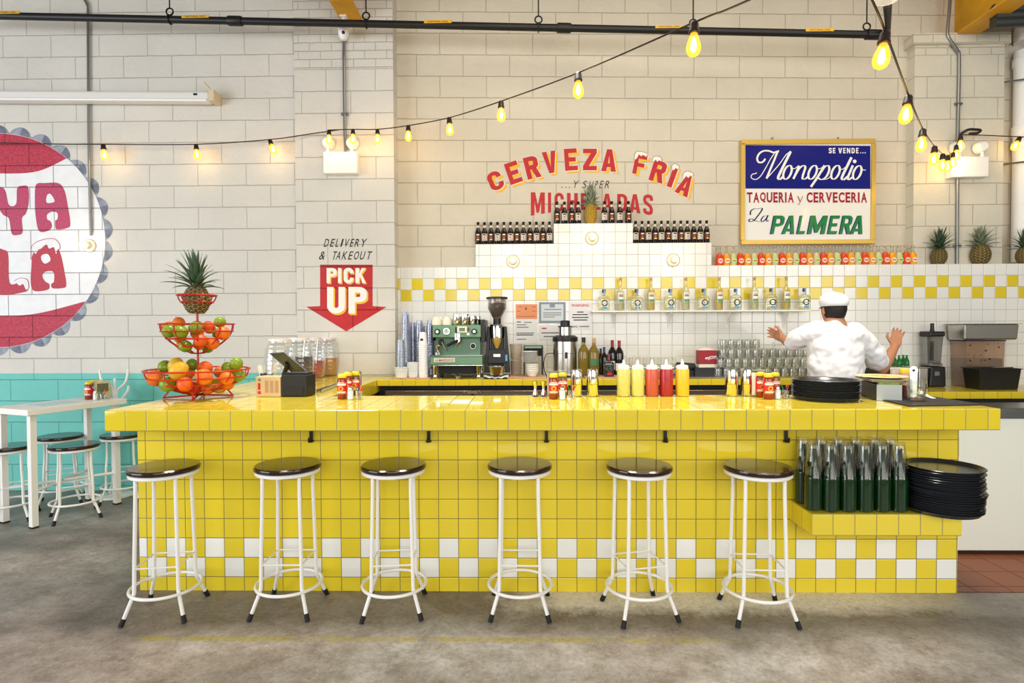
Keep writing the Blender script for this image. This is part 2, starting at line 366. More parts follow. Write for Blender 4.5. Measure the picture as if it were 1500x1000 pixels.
# floor
def floor_mat():
    m = new_mat('worn concrete'); n, l = nt(m); b = n['Principled BSDF']
    tc = n.new('ShaderNodeTexCoord')
    def noise(sc_, d=6, r=.55, vec=None):
        k = n.new('ShaderNodeTexNoise'); k.inputs['Scale'].default_value = sc_; k.inputs['Detail'].default_value = d; k.inputs['Roughness'].default_value = r
        l.new(vec or tc.outputs['Object'], k.inputs['Vector']); return k
    def ramp(src, pts):
        k = n.new('ShaderNodeValToRGB'); l.new(src, k.inputs[0]); e = k.color_ramp.elements
        while len(e) < len(pts): e.new(.5)
        for q, (p, c) in zip(e, pts): q.position = p; q.color = (*s2l(c), 1)
        return k
    mp = n.new('ShaderNodeMapping'); mp.inputs['Scale'].default_value = (.7, 1.5, 1); mp.inputs['Rotation'].default_value = (0, 0, .35); l.new(tc.outputs['Object'], mp.inputs['Vector'])
    a = noise(1.1, 8, .62, mp.outputs[0]); r1 = ramp(a.outputs[0], [(.3, (126, 118, 114)), (.45, (158, 149, 144)), (.58, (183, 176, 172)), (.72, (207, 203, 201))])
    a2 = noise(4.2, 14, .78); r2 = ramp(a2.outputs[0], [(.32, (160, 150, 140)), (.46, (206, 199, 191)), (.54, (228, 223, 217)), (.68, (250, 249, 246))])
    m1 = n.new('ShaderNodeMix'); m1.data_type = 'RGBA'; m1.blend_type = 'MULTIPLY'; m1.inputs[0].default_value = 1; l.new(r1.outputs[0], m1.inputs[6]); l.new(r2.outputs[0], m1.inputs[7])
    bl = noise(.5, 3, .5); rb = ramp(bl.outputs[0], [(.42, (0, 0, 0)), (.6, (255, 255, 255))])
    m2 = n.new('ShaderNodeMix'); m2.data_type = 'RGBA'; l.new(rb.outputs[0], m2.inputs[0]); l.new(m1.outputs[2], m2.inputs[6])
    m2b = n.new('ShaderNodeMix'); m2b.data_type = 'RGBA'; m2b.blend_type = 'MULTIPLY'; m2b.inputs[0].default_value = 1; l.new(m1.outputs[2], m2b.inputs[6]); m2b.inputs[7].default_value = (.86, .95, 1.0, 1)
    l.new(m2b.outputs[2], m2.inputs[7])
    # white specks and scuffs
    v = n.new('ShaderNodeTexVoronoi'); v.inputs['Scale'].default_value = 26; l.new(noise(2, 4).outputs[1], v.inputs['Vector']) if 0 else l.new(tc.outputs['Object'], v.inputs['Vector'])
    vm = n.new('ShaderNodeMapRange'); vm.inputs[1].default_value = .075; vm.inputs[2].default_value = .035; l.new(v.outputs['Distance'], vm.inputs[0])
    gate = noise(5, 2); gm = n.new('ShaderNodeMapRange'); gm.inputs[1].default_value = .50; gm.inputs[2].default_value = .58; l.new(gate.outputs[0], gm.inputs[0])
    sp = n.new('ShaderNodeMath'); sp.operation = 'MULTIPLY'; l.new(vm.outputs[0], sp.inputs[0]); l.new(gm.outputs[0], sp.inputs[1])
    m3 = n.new('ShaderNodeMix'); m3.data_type = 'RGBA'; l.new(sp.outputs[0], m3.inputs[0]); l.new(m2.outputs[2], m3.inputs[6]); m3.inputs[7].default_value = (*s2l((214, 208, 196)), 1)
    fl = noise(85, 3, .6); fm = n.new('ShaderNodeMapRange'); fm.inputs[1].default_value = .675; fm.inputs[2].default_value = .70; fm.inputs[4].default_value = .8; l.new(fl.outputs[0], fm.inputs[0])
    sc_ = noise(9, 8, .75, mp.outputs[0]); sm = n.new('ShaderNodeMapRange'); sm.inputs[1].default_value = .655; sm.inputs[2].default_value = .70; sm.inputs[4].default_value = .55; l.new(sc_.outputs[0], sm.inputs[0])
    mxx = n.new('ShaderNodeMath'); mxx.operation = 'MAXIMUM'; l.new(fm.outputs[0], mxx.inputs[0]); l.new(sm.outputs[0], mxx.inputs[1])
    m3b = n.new('ShaderNodeMix'); m3b.data_type = 'RGBA'; l.new(mxx.outputs[0], m3b.inputs[0]); l.new(m3.outputs[2], m3b.inputs[6]); m3b.inputs[7].default_value = (*s2l((212, 206, 196)), 1); m3 = m3b
    # patched cement strip along the bar and a faded yellow line
    sx = n.new('ShaderNodeSeparateXYZ'); l.new(tc.outputs['Object'], sx.inputs[0])
    def band(o, lo0, lo1, hi0, hi1, jit):
        ad = n.new('ShaderNodeMath'); ad.operation = 'MULTIPLY_ADD'; l.new(a2.outputs[0], ad.inputs[0]); ad.inputs[1].default_value = jit; l.new(o, ad.inputs[2])
        p = n.new('ShaderNodeMapRange'); p.inputs[1].default_value = lo0+jit/2; p.inputs[2].default_value = lo1+jit/2; l.new(ad.outputs[0], p.inputs[0])
        q = n.new('ShaderNodeMapRange'); q.inputs[1].default_value = hi1+jit/2; q.inputs[2].default_value = hi0+jit/2; l.new(ad.outputs[0], q.inputs[0])
        k = n.new('ShaderNodeMath'); k.operation = 'MULTIPLY'; l.new(p.outputs[0], k.inputs[0]); l.new(q.outputs[0], k.inputs[1]); return k.outputs[0]
    bx = band(sx.outputs[0], .2, .6, 2.3, 2.9, .9); by = band(sx.outputs[1], -.02, .10, .4, .5, .42)
    k = n.new('ShaderNodeMath'); k.operation = 'MULTIPLY'; l.new(bx, k.inputs[0]); l.new(by, k.inputs[1])
    k2 = n.new('ShaderNodeMath'); k2.operation = 'MULTIPLY'; l.new(k.outputs[0], k2.inputs[0]); k2.inputs[1].default_value = 1.0
    m4 = n.new('ShaderNodeMix'); m4.data_type = 'RGBA'; l.new(k2.outputs[0], m4.inputs[0]); l.new(m3.outputs[2], m4.inputs[6]); m4.inputs[7].default_value = (*s2l((228, 224, 216)), 1)
    lx = band(sx.outputs[0], -1.5, -1.4, 1.2, 1.5, .8); ly = band(sx.outputs[1], -.28, -.262, -.235, -.215, .03)
    gy = n.new('ShaderNodeMapRange'); gy.inputs[1].default_value = .40; gy.inputs[2].default_value = .56; gy.inputs[4].default_value = .75; l.new(a2.outputs[0], gy.inputs[0])
    k3 = n.new('ShaderNodeMath'); k3.operation = 'MULTIPLY'; l.new(lx, k3.inputs[0]); l.new(ly, k3.inputs[1]); k4 = n.new('ShaderNodeMath'); k4.operation = 'MULTIPLY'; l.new(k3.outputs[0], k4.inputs[0]); l.new(gy.outputs[0], k4.inputs[1])
    m5 = n.new('ShaderNodeMix'); m5.data_type = 'RGBA'; l.new(k4.outputs[0], m5.inputs[0]); l.new(m4.outputs[2], m5.inputs[6]); m5.inputs[7].default_value = (*s2l((150, 138, 40)), 1)
    fn = noise(38, 12, .8); rf = ramp(fn.outputs[0], [(.34, (196, 190, 184)), (.48, (238, 235, 232)), (.56, (250, 249, 248)), (.7, (255, 255, 255))])
    m6 = n.new('ShaderNodeMix'); m6.data_type = 'RGBA'; m6.blend_type = 'MULTIPLY'; m6.inputs[0].default_value = 1; l.new(m5.outputs[2], m6.inputs[6]); l.new(rf.outputs[0], m6.inputs[7])
    l.new(m6.outputs[2], b.inputs['Base Color'])
    rr = n.new('ShaderNodeMapRange'); rr.inputs[1].default_value = .3; rr.inputs[2].default_value = .7; rr.inputs[3].default_value = .36; rr.inputs[4].default_value = .62; l.new(a2.outputs[0], rr.inputs[0]); l.new(rr.outputs[0], b.inputs['Roughness'])
    f = noise(60, 6, .6); bp = n.new('ShaderNodeBump'); bp.inputs['Strength'].default_value = .25; bp.inputs['Distance'].default_value = .004; l.new(f.outputs[0], bp.inputs['Height']); l.new(bp.outputs[0], b.inputs['Normal'])
    return m
o = MB().box(-7.5, 7.5, -7, 3.2, -.1, 0).build('floor', floor_mat(), smooth=False); struct(o)
# quarry-tile floor behind the bar
o = MB().box(-.86, 6.2, .262, YT, 0, .004).build('floor_tiles', M_brown_tile, smooth=False); uv_tiles(o, .2, (.3, .35, 0)); struct(o)
# walls
M_blk_left = block_mat('painted block left', .447, .1975, teal=1.047)
M_blk = block_mat('painted block', .432, .1975, base=(216, 207, 188))
zl = W(250, 546, YL).z; 
o = MB().box(-7.5, W(432, 300, YP).x+.02, YL, YL+.5, 0, 5.2).build('wall_left', M_blk_left, smooth=False); uv_wall(o, (.10, -zl+1.047+.0)); struct(o)
zc = W(300, 170, YL).z
o = MB().add([(XM-.3, ym(XM-.3), 0), (7, ym(7), 0), (7, ym(7)+.3, 0), (XM-.3, ym(XM-.3)+.3, 0), (XM-.3, ym(XM-.3), 5.2), (7, ym(7), 5.2), (7, ym(7)+.3, 5.2), (XM-.3, ym(XM-.3)+.3, 5.2)],
             [(0, 3, 2, 1), (4, 5, 6, 7), (0, 1, 5, 4), (1, 2, 6, 5), (2, 3, 7, 6), (3, 0, 4, 7)]).build('wall_back', M_blk, smooth=False)
zm = W(800, 143, 2.45).z; uv_wall(o, (.13, -(zm % .1975))); struct(o)
# left pilaster: block with brick courses at its top
x0, x1 = W(433.5, 300, YP).x, W(577.5, 300, YP).x
zbk = W(500, 101, YP).z; rows = .1975
M_pil = block_mat('painted block pilaster', .447, .1975, brick_z=zbk)
M_pil2 = block_mat('painted block right pilaster', .432, .1975, brick_z=50, base=(216, 211, 194))
o = MB().box(x0, x1, YP, 2.6, 0, 5.2).build('trim_1', [M_pil], smooth=False); uv_wall(o, (.16-x0, 0))
for L in o.data.uv_layers[0].data: L.uv = (L.uv[0], L.uv[1]-zbk+.1975*12)
PIL_UV = (.16-x0, -zbk+.1975*12)
M_pil.node_tree.nodes['Math'].inputs[1].default_value = 50
for nd in M_pil.node_tree.nodes:
    if nd.type == 'MATH' and nd.operation == 'GREATER_THAN': nd.inputs[1].default_value = .1975*12
struct(o)
# right pilaster with a brick cap
d = 2.48
x0, x1 = W(1339, 200, d).x, W(1470, 200, d).x
zt_ = W(1400, 52, d).z; zk = W(1400, 80, d).z
o = MB().box(x0, x1, d, d+.5, 0, zt_).build('trim_2', M_pil2, smooth=False); uv_wall(o, (.1-x0, -zk+.1975*14)); struct(o)
for nd in M_pil2.node_tree.nodes:
    if nd.type == 'MATH' and nd.operation == 'GREATER_THAN': nd.inputs[1].default_value = .1975*14
o = MB().box(x0-.035, x1+.035, d-.035, d+.4, W(1400, 66, d).z, W(1400, 50, d).z).build('trim_3', M_pil2, smooth=False, bevel=.006); uv_wall(o, (.2, 0)); struct(o)
# stepped tile wall behind the bar
TW = .1048
def tw(px): return W(px, 400, YT).x
zr = W(700, 440.5, YT).z                     # bottom of the two checker rows
steps = [(581, 697, 391), (697, 811.5, 358.5), (811.5, 927, 328), (927, 1042, 358), (1042, 1560, 387)]
mb = MB()
poly = [(tw(581), .9)]
for a, b_, t in steps:
    z = zr + round((W(a if a > 600 else 640, t, YT).z-zr)/TW*4)/4*TW
    poly += [(tw(a), z), (tw(b_), z)]
poly.append((tw(1560), .9))
# build as five boxes sharing one face plane, each as deep as the block wall behind
for i, (a, b_, t) in enumerate(steps):
    z = poly[1+2*i][1]; xa, xb = tw(a), tw(b_)
    mb.add([(xa, YT, .9), (xb, YT, .9), (xb, YT, z), (xa, YT, z), (xa, ym(xa), z), (xb, ym(xb), z), (xa, ym(xa), .9), (xb, ym(xb), .9)],
           [(0, 1, 2, 3), (3, 2, 5, 4), (0, 3, 4, 6), (1, 7, 5, 2)])
STEPZ = [poly[1+2*i][1] for i in range(5)]
o = mb.build('trim_4', M_tile_wall, smooth=False)
uv_tiles(o, TW, (-tw(602.9)/TW+500, 0, -zr/TW)); struct(o)

# the rest of the room behind the camera: plain walls with wide openings to the street
M_room = mat('grey painted wall', (150, 148, 142), .7)
o = MB().box(7.5, 7.7, -7.2, 3.2, 0, 4.9).build('wall_right', M_room, smooth=False); struct(o)
mb = MB()
for xa_, xb_ in ((-7.5, -6.2), (-2.6, -1.5), (.6, 1.3), (3.4, 4.2), (6.3, 7.5)): mb.box(xa_, xb_, -7.2, -7.0, 0, 3.6)
mb.box(-7.5, 7.5, -7.2, -7.0, 3.6001, 4.9); o = mb.build('wall_front', M_room, smooth=False); struct(o)
# ================================================================ BAR COUNTER
bar = thing('bar_counter', 'U-shaped bar counter covered in glossy yellow tiles with a checkered base', 'counter', (0, 0, 0))
YBK = 1.79; ARM = -.80; XBK = 3.35           # back counter front edge, inner edge of left arm, right end of the high back counter
def slab(mb, pts, z0, z1):
    mb.plate(pts, z0, z1)
mb = MB()
slab(mb, [(XL, 0), (XR, 0), (XR, .634), (ARM, .634), (ARM, YBK), (XBK, YBK), (XBK, YT-.002), (XL, YT-.002 if 0 else YP-.005), (XL, YP-.005)][:0] or
     [(XL, 0), (XR, 0), (XR, .634), (ARM, .634), (ARM, YBK), (ARM, YP-.004), (XL, YP-.004)], ZB, ZT)
top = mb.build('countertop', M_tile_y, bar, bevel=.005, smooth=False); uv_tiles(top, T, (100, 100, -(ZB/T) % 1 + .0))
for p in top.data.polygons:                  # front strip: one tile high, joints as in the photo
    pass
mb = MB().box(XL, ARM-.05, .60, YP-.02, 0, ZB).box(XL, 2.825, .2564, .58, 0, ZB)
ob = mb.build('base', M_tile_base, bar, smooth=False); uv_tiles(ob, T, (100.6016-.002, 100.6, -.707))
# lower ledge for bottles and plates
zs = W(1300, 753, 0).z
sx0, sx1 = W(1190, 753, 0).x, W(1409.5, 757, 0).x
mb = MB().box(sx0, sx1, 0, .256, zs-.112, zs)
sh = mb.build('shelf', M_tile_y, bar, smooth=False, bevel=.004); uv_tiles(sh, T, (100, 100, -zs/T))
ZS = zs
# thin dark gap strip + back counter (own thing: the back run stands apart behind the bartender)
back = thing('back_counter', 'yellow tiled back counter along the white tile wall carrying the coffee machine', 'counter', (0, 0, 0))
xa = W(583, 480, YP+.1).x
o = MB().box(ARM+.002, XBK, YBK, YT-.002, ZT-.052, ZT).build('countertop', M_tile_y, back, smooth=False, bevel=.003); uv_tiles(o, T, (100.3, 100, -(ZT-.105)/T))
o = MB().box(ARM+.002, XBK, YBK+.08, YT-.002, 0, ZT-.053).build('base', M_blackm, back, smooth=False)
# lower run on the right
ZL = .952; YLR = 1.80; XL2 = 3.62
low = thing('low_back_counter', 'lower yellow tiled counter at the right end carrying the black tub', 'counter', (0, 0, 0))
o = MB().box(XL2, 6.2, YLR, YT-.002, ZL-.058, ZL).build('countertop', M_tile_y, low, smooth=False, bevel=.003); uv_tiles(o, T, (100.3, 100, -(ZL-.105)/T))
o = MB().box(XL2, 6.2, YLR+.06, YT-.002, 0, ZL-.059).build('base', M_blackm, low, smooth=False)
# purse hooks under the bar
pr = None
for i, px in enumerate((456, 628, 800.5, 974.5, 1151.5)):
    x = W(px, 637, .25).x; z = W(px, 632, .25).z
    h = MB().box(-.009, .009, .243, .256, -.05, .035).tube([(0, .245, -.042), (0, .225, -.046), (0, .216, -.034), (0, .214, -.02)], .006, 6).box(-.014, .014, .232, .256, -.05, -.04)
    hk = h.build('hook', M_black, bar, (x, 0, z-.008), bevel=.001)
M_hinge = mat('hinge steel', (196, 186, 150), .35, .8)
MB().box(2.826, 2.832, .262, .268, W(1404, 668, .26).z, W(1404, 640, .26).z).build('hinge', M_hinge, bar)
# under-counter coolers behind the bar
cool = thing('undercounter_cooler', 'low steel fronted cooler under the back counter behind the bar', 'cooler', (0, 0, 0))
M_dsteel = mat('dull steel', (120, 108, 96), .3, .9)
yc = YBK-.01
zc0 = W(800, 570.5, yc).z
MB().box(ARM+.06, 2.2, yc, YBK+.078, .12, zc0).build('body', M_black, cool)
for i in range(4):
    a = ARM+.08+i*.73
    d_ = MB().box(a, a+.71, yc-.03, yc, .16, zc0-.004).build('door', M_dsteel, cool, bevel=.004)
    MB().tube([(a+.05, yc-.05, zc0-.05), (a+.66, yc-.05, zc0-.05)], .008, 8).tube([(a+.06, yc-.03, zc0-.05), (a+.06, yc-.05, zc0-.05)], .006, 6).tube([(a+.65, yc-.03, zc0-.05), (a+.65, yc-.05, zc0-.05)], .006, 6).build('handle', M_steel, d_)
xp = W(692, 574, yc-.03)
MB().box(xp.x-.042, xp.x+.042, yc-.034, yc-.03, xp.z-.014, xp.z+.012).build('label_plate', M_steel, cool)
for s in (-1, 1): MB().lathe([(.008, -.006), (.008, .006)], 0, 0, 14).build('knob', M_steel, cool, (xp.x+s*.066, yc-.034, xp.z)).rotation_euler = (PI/2, 0, 0)
# black foil-lined bin between the two back counters
bn = thing('ice_bin', 'black bin with a steel rim beside the bartender elbow', 'bin', (0, 0, 0))
pa, pb = W(1263, 537, 1.86), W(1338, 537, 1.86)
MB().box(XBK+.006, XL2-.006, 1.82, YT-.01, 0, pa.z-.02).build('body', M_blackm, bn, bevel=.004)
MB().box(XBK+.004, XL2-.004, 1.81, YT-.006, pa.z-.019, pa.z).build('rim', M_steel, bn, bevel=.002)
BINZ = pa.z
# white cabinet with stainless worktop, right
cb = thing('white_cabinet', 'plain white cabinet with a stainless worktop at the right end of the bar', 'cabinet', (0, 0, 0))
M_cabw = mat('white laminate', (231, 234, 222), .4)
yq = .795; xq = 2.86
zt_ = W(1450, 613, yq).z; zu = W(1450, 597.5, yq).z
MB().box(xq, 6.1, yq, 1.08, .03, zt_).build('body', M_cabw, cb, smooth=False, bevel=.004)
MB().box(xq+.03, 6.05, yq+.03, 1.05, .005, .03).build('plinth', M_blackm, cb, smooth=False)
MB().box(xq, 6.1, yq-.008, 1.08, zt_+.001, zu).build('worktop', mat('dark stainless', (120, 122, 120), .25, 1, bump=.6, nscale=6), cb, smooth=False, bevel=.003)
# ================================================================ STOOLS
def make_stool(H=.773):
    D = H-.773
    t = thing('bar_stool', 'x', 'stool')
    MB().lathe([(r_, z_+D) for r_, z_ in [(0, .745), (.162, .745), (.169, .750), (.171, .758), (.169, .767), (.162, .772), (0, .773)]], 0, 0, 48, close=False).build('seat', M_wood, t)
    MB().lathe([(r_, z_+D) for r_, z_ in [(.13, .726), (.160, .726), (.164, .730), (.164, .741), (.160, .7445), (.13, .7445), (.13, .726)]], 0, 0, 48, close=False).build('seat_ring', M_white_metal, t)
    for k in range(4):
        a = PI/4+k*PI/2; c, s = math.cos(a), math.sin(a)
        P = smooth_pts([(.135*c, .135*s, .74+D), (.137*c, .137*s, .6+D), (.146*c, .146*s, .3), (.149*c, .149*s, .165), (.154*c, .154*s, .135), (.178*c, .178*s, .08), (.205*c, .205*s, .018)], 5)
        lg = MB().tube(P, .0095, 10).build('leg', M_white_metal, t)
        MB().tube([(.197*c, .197*s, .035), (.2125*c, .2125*s, 0.001)], .0125, 10).build('rubber_foot', M_rubber, lg)
    MB().ring((0, 0, .135), .166, .0085, 48, 8).build('foot_ring', M_white_metal, t)
    r = .1465
    for k in range(4):
        a, b_ = PI/4+k*PI/2, PI/4+(k+1)*PI/2
        MB().tube([(r*math.cos(a), r*math.sin(a), .27), (r*math.cos(b_), r*math.sin(b_), .27)], .0045, 6).build('stretcher', M_white_metal, t)
    return t
ST = Proto(make_stool())
G6 = 'white stools with dark wooden seats along the bar'
feet = [((178, 914), (270, 908), 'at the left corner of the yellow bar'), ((368, 906), (448, 906), 'second from the left at the bar'), ((533, 909), (614, 905), 'third from the left at the bar'),
        ((720, 907), (803, 908), 'fourth from the left at the bar'), ((914, 916), (993, 907), 'fifth from the left at the bar'), ((1082, 915), (1169, 917), 'rightmost at the bar, beside the bottle ledge')]
for (a, b_, txt) in feet:
    A, B = G(*a, .012), G(*b_, .012); dv = (B-A); ang = math.atan2(dv.y, dv.x)
    mid = (A+B)/2; n_ = Vector((-dv.y, dv.x, 0)).normalized(); c = mid + n_*.145
    ST.put((c.x, c.y, 0), ang, 'white metal bar stool with dark glossy seat, '+txt, G6)
G4 = 'white stools around the high table'
SL4 = Proto(make_stool(.585))
for (px, py, rz, txt) in [(13, 652, .5, 'cut by the left edge of the photo'), (88, 637, .6, 'behind the high table by the teal wall'), (109, 650, .75, 'in front of the high table'), (180, 634.5, .4, 'half hidden behind the bar corner')]:
    c = G(px, py, .585); SL4.put((c.x, c.y, 0), rz, 'low white metal stool with dark glossy seat, '+txt, G4)
# ================================================================ HIGH TABLE
tz = .90
q = [G(24, 592, tz), G(40, 600.5, tz), G(186, 583.5, tz), G(150, 579, tz)]
tb = thing('high_table', 'narrow white high table with square legs by the teal wall', 'table', (0, 0, 0))
u_ = (q[2]-q[1]).normalized(); v_ = Vector((-u_.y, u_.x, 0)); 
if v_.dot(q[0]-q[1]) < 0: v_ = -v_
wd = (q[0]-q[1]).dot(v_); ln = (q[2]-q[1]).length; print('TABLE', wd, ln, q)
q0 = q[1]
def TP(a, b_, z=0): return q0+u_*a+v_*b_+Vector((0, 0, z))
mb = MB(); c4 = [TP(0, 0), TP(ln, 0), TP(ln, wd), TP(0, wd)]
mb.plate([(p.x, p.y) for p in c4], tz-.045, tz).build('tabletop', M_white_metal, tb, smooth=False, bevel=.004)
def sqbar(mb, p0, p1, w_):
    d_ = (Vector(p1)-Vector(p0)).normalized(); s_ = v_ if abs(d_.dot(v_)) < .9 else u_
    s_ = (s_-d_*s_.dot(d_)).normalized(); t_ = d_.cross(s_); vs = []
    for p in (p0, p1):
        for i, j in ((-1, -1), (1, -1), (1, 1), (-1, 1)): vs.append(Vector(p)+s_*i*w_/2+t_*j*w_/2)
    mb.add(vs, [(3, 2, 1, 0), (4, 5, 6, 7)]+[(i, (i+1) % 4, 4+(i+1) % 4, 4+i) for i in range(4)])
lp = [(.06, .06), (ln-.06, .06), (ln-.06, wd-.06), (.06, wd-.06)]
for a, b_ in lp:
    mb = MB(); sqbar(mb, TP(a, b_, -.046), TP(a, b_, -tz+.012), .042); lg = mb.build('leg', M_white_metal, tb, smooth=False)
    mb = MB(); sqbar(mb, TP(a, b_, -tz+.012), TP(a, b_, -tz+.001), .046); mb.build('rubber_foot', M_rubber, lg, smooth=False)
for i, j in ((0, 2), (1, 3)):
    mb = MB(); mb.tube([TP(*lp[i], -tz+.27), TP(*lp[j], -tz+.27)], .012, 8); mb.build('stretcher', M_white_metal, tb)
mb = MB(); m_ = TP(ln*.42, wd*.5)
def sheet(name, label, cat, c, w_, h_, rz, z, m, group=None):
    o = MB().box(-w_/2, w_/2, -h_/2, h_/2, 0, .0015).build(name, m, None, (c.x, c.y, z), smooth=False); o.rotation_euler = (0, 0, rz); return tag(o, label, cat, group)
sheet('menu_sheet', 'pale blue printed menu sheet lying on the white high table', 'menu', m_, .3, .22, math.atan2(u_.y, u_.x), tz+.0005, mat('pale blue paper', (196, 224, 232), .35, noise=.15, nscale=60))
# ================================================================ WHITE BENT TUBE COAT STAND
yk = 2.10
def K(px, py, dy=0): return W(px, py, yk+dy)
c = K(167, 590)
ct = thing('coat_stand', 'white bent-tube coat stand behind the high table by the teal wall', 'coat stand', (c.x, yk, 0))
cc = Vector((c.x, yk, 0))
def rel(p): return p-cc
zb_ = c.z
pole = MB().cyl(0, 0, .03, zb_+.02, .028, 16).build('pole', M_white_metal, ct)
MB().lathe([(0, 0.001), (.145, 0.001), (.15, .008), (.145, .02), (.05, .032), (0, .032)], 0, 0, 32, close=False).build('base', M_white_metal, ct)
for pts in ([(168, 587), (163, 566), (150, 560), (146, 542)], [(168, 586), (168, 570), (168, 554)], [(170, 587), (172, 572), (184, 559), (188, 540)], [(172, 588), (179, 583), (187, 572), (188, 565)], [(166, 588), (161, 576), (158, 566)]):
    P = [rel(K(x, y, (i*.015))) for i, (x, y) in enumerate(pts)]
    MB().tube(smooth_pts([Vector((0, 0, zb_-.02))]+P, 6), .0105, 10).build('arm', M_white_metal, ct)
# ================================================================ LETTERING
_FC = {}
def glyph(txt, bold=0, res=4):
    """outline of a text in the built-in font as (verts, faces), scaled to a unit box"""
    k = (txt, bold)
    if k not in _FC:
        c = bpy.data.curves.new('lettering', 'FONT'); c.body = txt; c.size = 1; c.offset = bold; c.resolution_u = res; c.fill_mode = 'FRONT'
        o = bpy.data.objects.new('lettering', c); COL.objects.link(o)
        bpy.context.view_layer.update(); dg = bpy.context.evaluated_depsgraph_get()
        me = bpy.data.meshes.new_from_object(o.evaluated_get(dg))
        V = [(v.co.x, v.co.y) for v in me.vertices]; F = [tuple(p.vertices) for p in me.polygons]
        bpy.data.objects.remove(o); bpy.data.curves.remove(c); bpy.data.meshes.remove(me)
        xs, ys = [v[0] for v in V], [v[1] for v in V]
        _FC[k] = ([((x-min(xs))/(max(xs)-min(xs) or 1), (y-min(ys))/(max(ys)-min(ys) or 1)) for x, y in V], F, (max(xs)-min(xs))/(max(ys)-min(ys)))
    return _FC[k]
def _arc(cx, cy, rx, ry, a0, a1, n=9):
    return [(cx+rx*math.cos(math.radians(a0+(a1-a0)*i/n)), cy+ry*math.sin(math.radians(a0+(a1-a0)*i/n))) for i in range(n+1)]
_BL = {}
def block(ch, a=.30, b=.19):
    """sign-painter's block capital in a unit box: (verts, triangles)"""
    k = (ch, a, b)
    if k in _BL: return _BL[k]
    h = []; m0, m1 = .5-b/2, .5+b/2
    if ch == 'E': o = [(0, 0), (1, 0), (1, b), (a, b), (a, m0), (.88, m0), (.88, m1), (a, m1), (a, 1-b), (1, 1-b), (1, 1), (0, 1)]
    elif ch == 'F': o = [(0, 0), (a, 0), (a, m0-.02), (.88, m0-.02), (.88, m1-.02), (a, m1-.02), (a, 1-b), (1, 1-b), (1, 1), (0, 1)]
    elif ch == 'L': o = [(0, 0), (1, 0), (1, b), (a, b), (a, 1), (0, 1)]
    elif ch == 'I': o = [(0, 0), (1, 0), (1, 1), (0, 1)]
    elif ch == 'T': o = [(.5-a/2, 0), (.5+a/2, 0), (.5+a/2, 1-b), (1, 1-b), (1, 1), (0, 1), (0, 1-b), (.5-a/2, 1-b)]
    elif ch == 'Z': o = [(0, 0), (1, 0), (1, b), (a*1.25, b), (1, 1-b), (1, 1), (0, 1), (0, 1-b), (1-a*1.25, 1-b), (0, b)]
    elif ch == 'V': o = [(0, 1), (a, 1), (.5, .30), (1-a, 1), (1, 1), (.5+a*.52, 0), (.5-a*.52, 0)]
    elif ch == 'A':
        o = [(0, 0), (.5-a*.5, 1), (.5+a*.5, 1), (1, 0), (1-a, 0), (1-a*1.12, b*.95), (a*1.12, b*.95), (a, 0)]; h = [(.5, 1-b*1.5), (.5+.5-a*1.28, b*.95+b*.85), (a*1.28, b*.95+b*.85)]
    elif ch == 'H': o = [(0, 0), (a, 0), (a, m0), (1-a, m0), (1-a, 0), (1, 0), (1, 1), (1-a, 1), (1-a, m1), (a, m1), (a, 1), (0, 1)]
    elif ch == 'N': o = [(0, 0), (a*.85, 0), (a*.85, .58), (1-a*.85, 0), (1, 0), (1, 1), (1-a*.85, 1), (1-a*.85, .42), (a*.85, 1), (0, 1)]
    elif ch == 'M': q = a*.8; o = [(0, 0), (q, 0), (q, .62), (.5-q*.35, .08), (.5+q*.35, .08), (1-q, .62), (1-q, 0), (1, 0), (1, 1), (1-q*1.15, 1), (.5, .42), (q*1.15, 1), (0, 1)]
    elif ch == 'K': o = [(0, 0), (a, 0), (a, .30), (a+.12, .44), (1-a*.95, 0), (1.02, 0), (.58, .62), (1, 1), (1-a*1.1, 1), (a, .58), (a, 1), (0, 1)]
    elif ch == 'D': o = [(0, 0)]+_arc(.5, .3, .5, .3, -90, 0)+_arc(.5, .7, .5, .3, 0, 90)+[(0, 1)]; h = [(a, b)]+_arc(.5, .35, .5-a, .35-b, -90, 0)+_arc(.5, .65, .5-a, .35-b, 0, 90)+[(a, 1-b)]
    elif ch in 'PR':
        q = .42; o = _arc(.55, q+.20, .45, .20, -90, 0)+_arc(.55, .80, .45, .20, 0, 90)+[(0, 1), (0, 0), (a, 0), (a, q)]; h = _arc(.55, q+.24, .45-a, .24-b*.95, -90, 0)+_arc(.55, .76, .45-a, .24-b, 0, 90)+[(a, 1-b), (a, q+b*.95)]
        if ch == 'R': o = _arc(.55, q+.20, .45, .20, -40, 0)+_arc(.55, .80, .45, .20, 0, 90)+[(0, 1), (0, 0), (a, 0), (a, q), (.42, q), (1-a*.95, 0), (1.03, 0), (.80, q+.02)]
    elif ch == 'U': o = [(0, 1)]+_arc(.5, .27, .5, .27, 180, 360, 18)+[(1, 1), (1-a, 1)]+_arc(.5, .27+.02, .5-a, .27-b+.02, 360, 180, 18)+[(a, 1)]
    elif ch == 'O': o = _arc(.5, .27, .5, .27, 180, 360, 18)+_arc(.5, .73, .5, .27, 0, 180, 18); h = _arc(.5, .29, .5-a, .29-b, 180, 360, 18)+_arc(.5, .71, .5-a, .29-b, 0, 180, 18)
    elif ch == 'C': o = _arc(.5, .73, .5, .27, 0, 180, 16)+_arc(.5, .27, .5, .27, 180, 360, 16)+[(1, .36), (1-a, .36)]+_arc(.5, .29, .5-a, .29-b, 360, 180, 16)+_arc(.5, .71, .5-a, .29-b, 180, 0, 16)+[(1-a, .64), (1, .64)]
    elif ch == 'S':
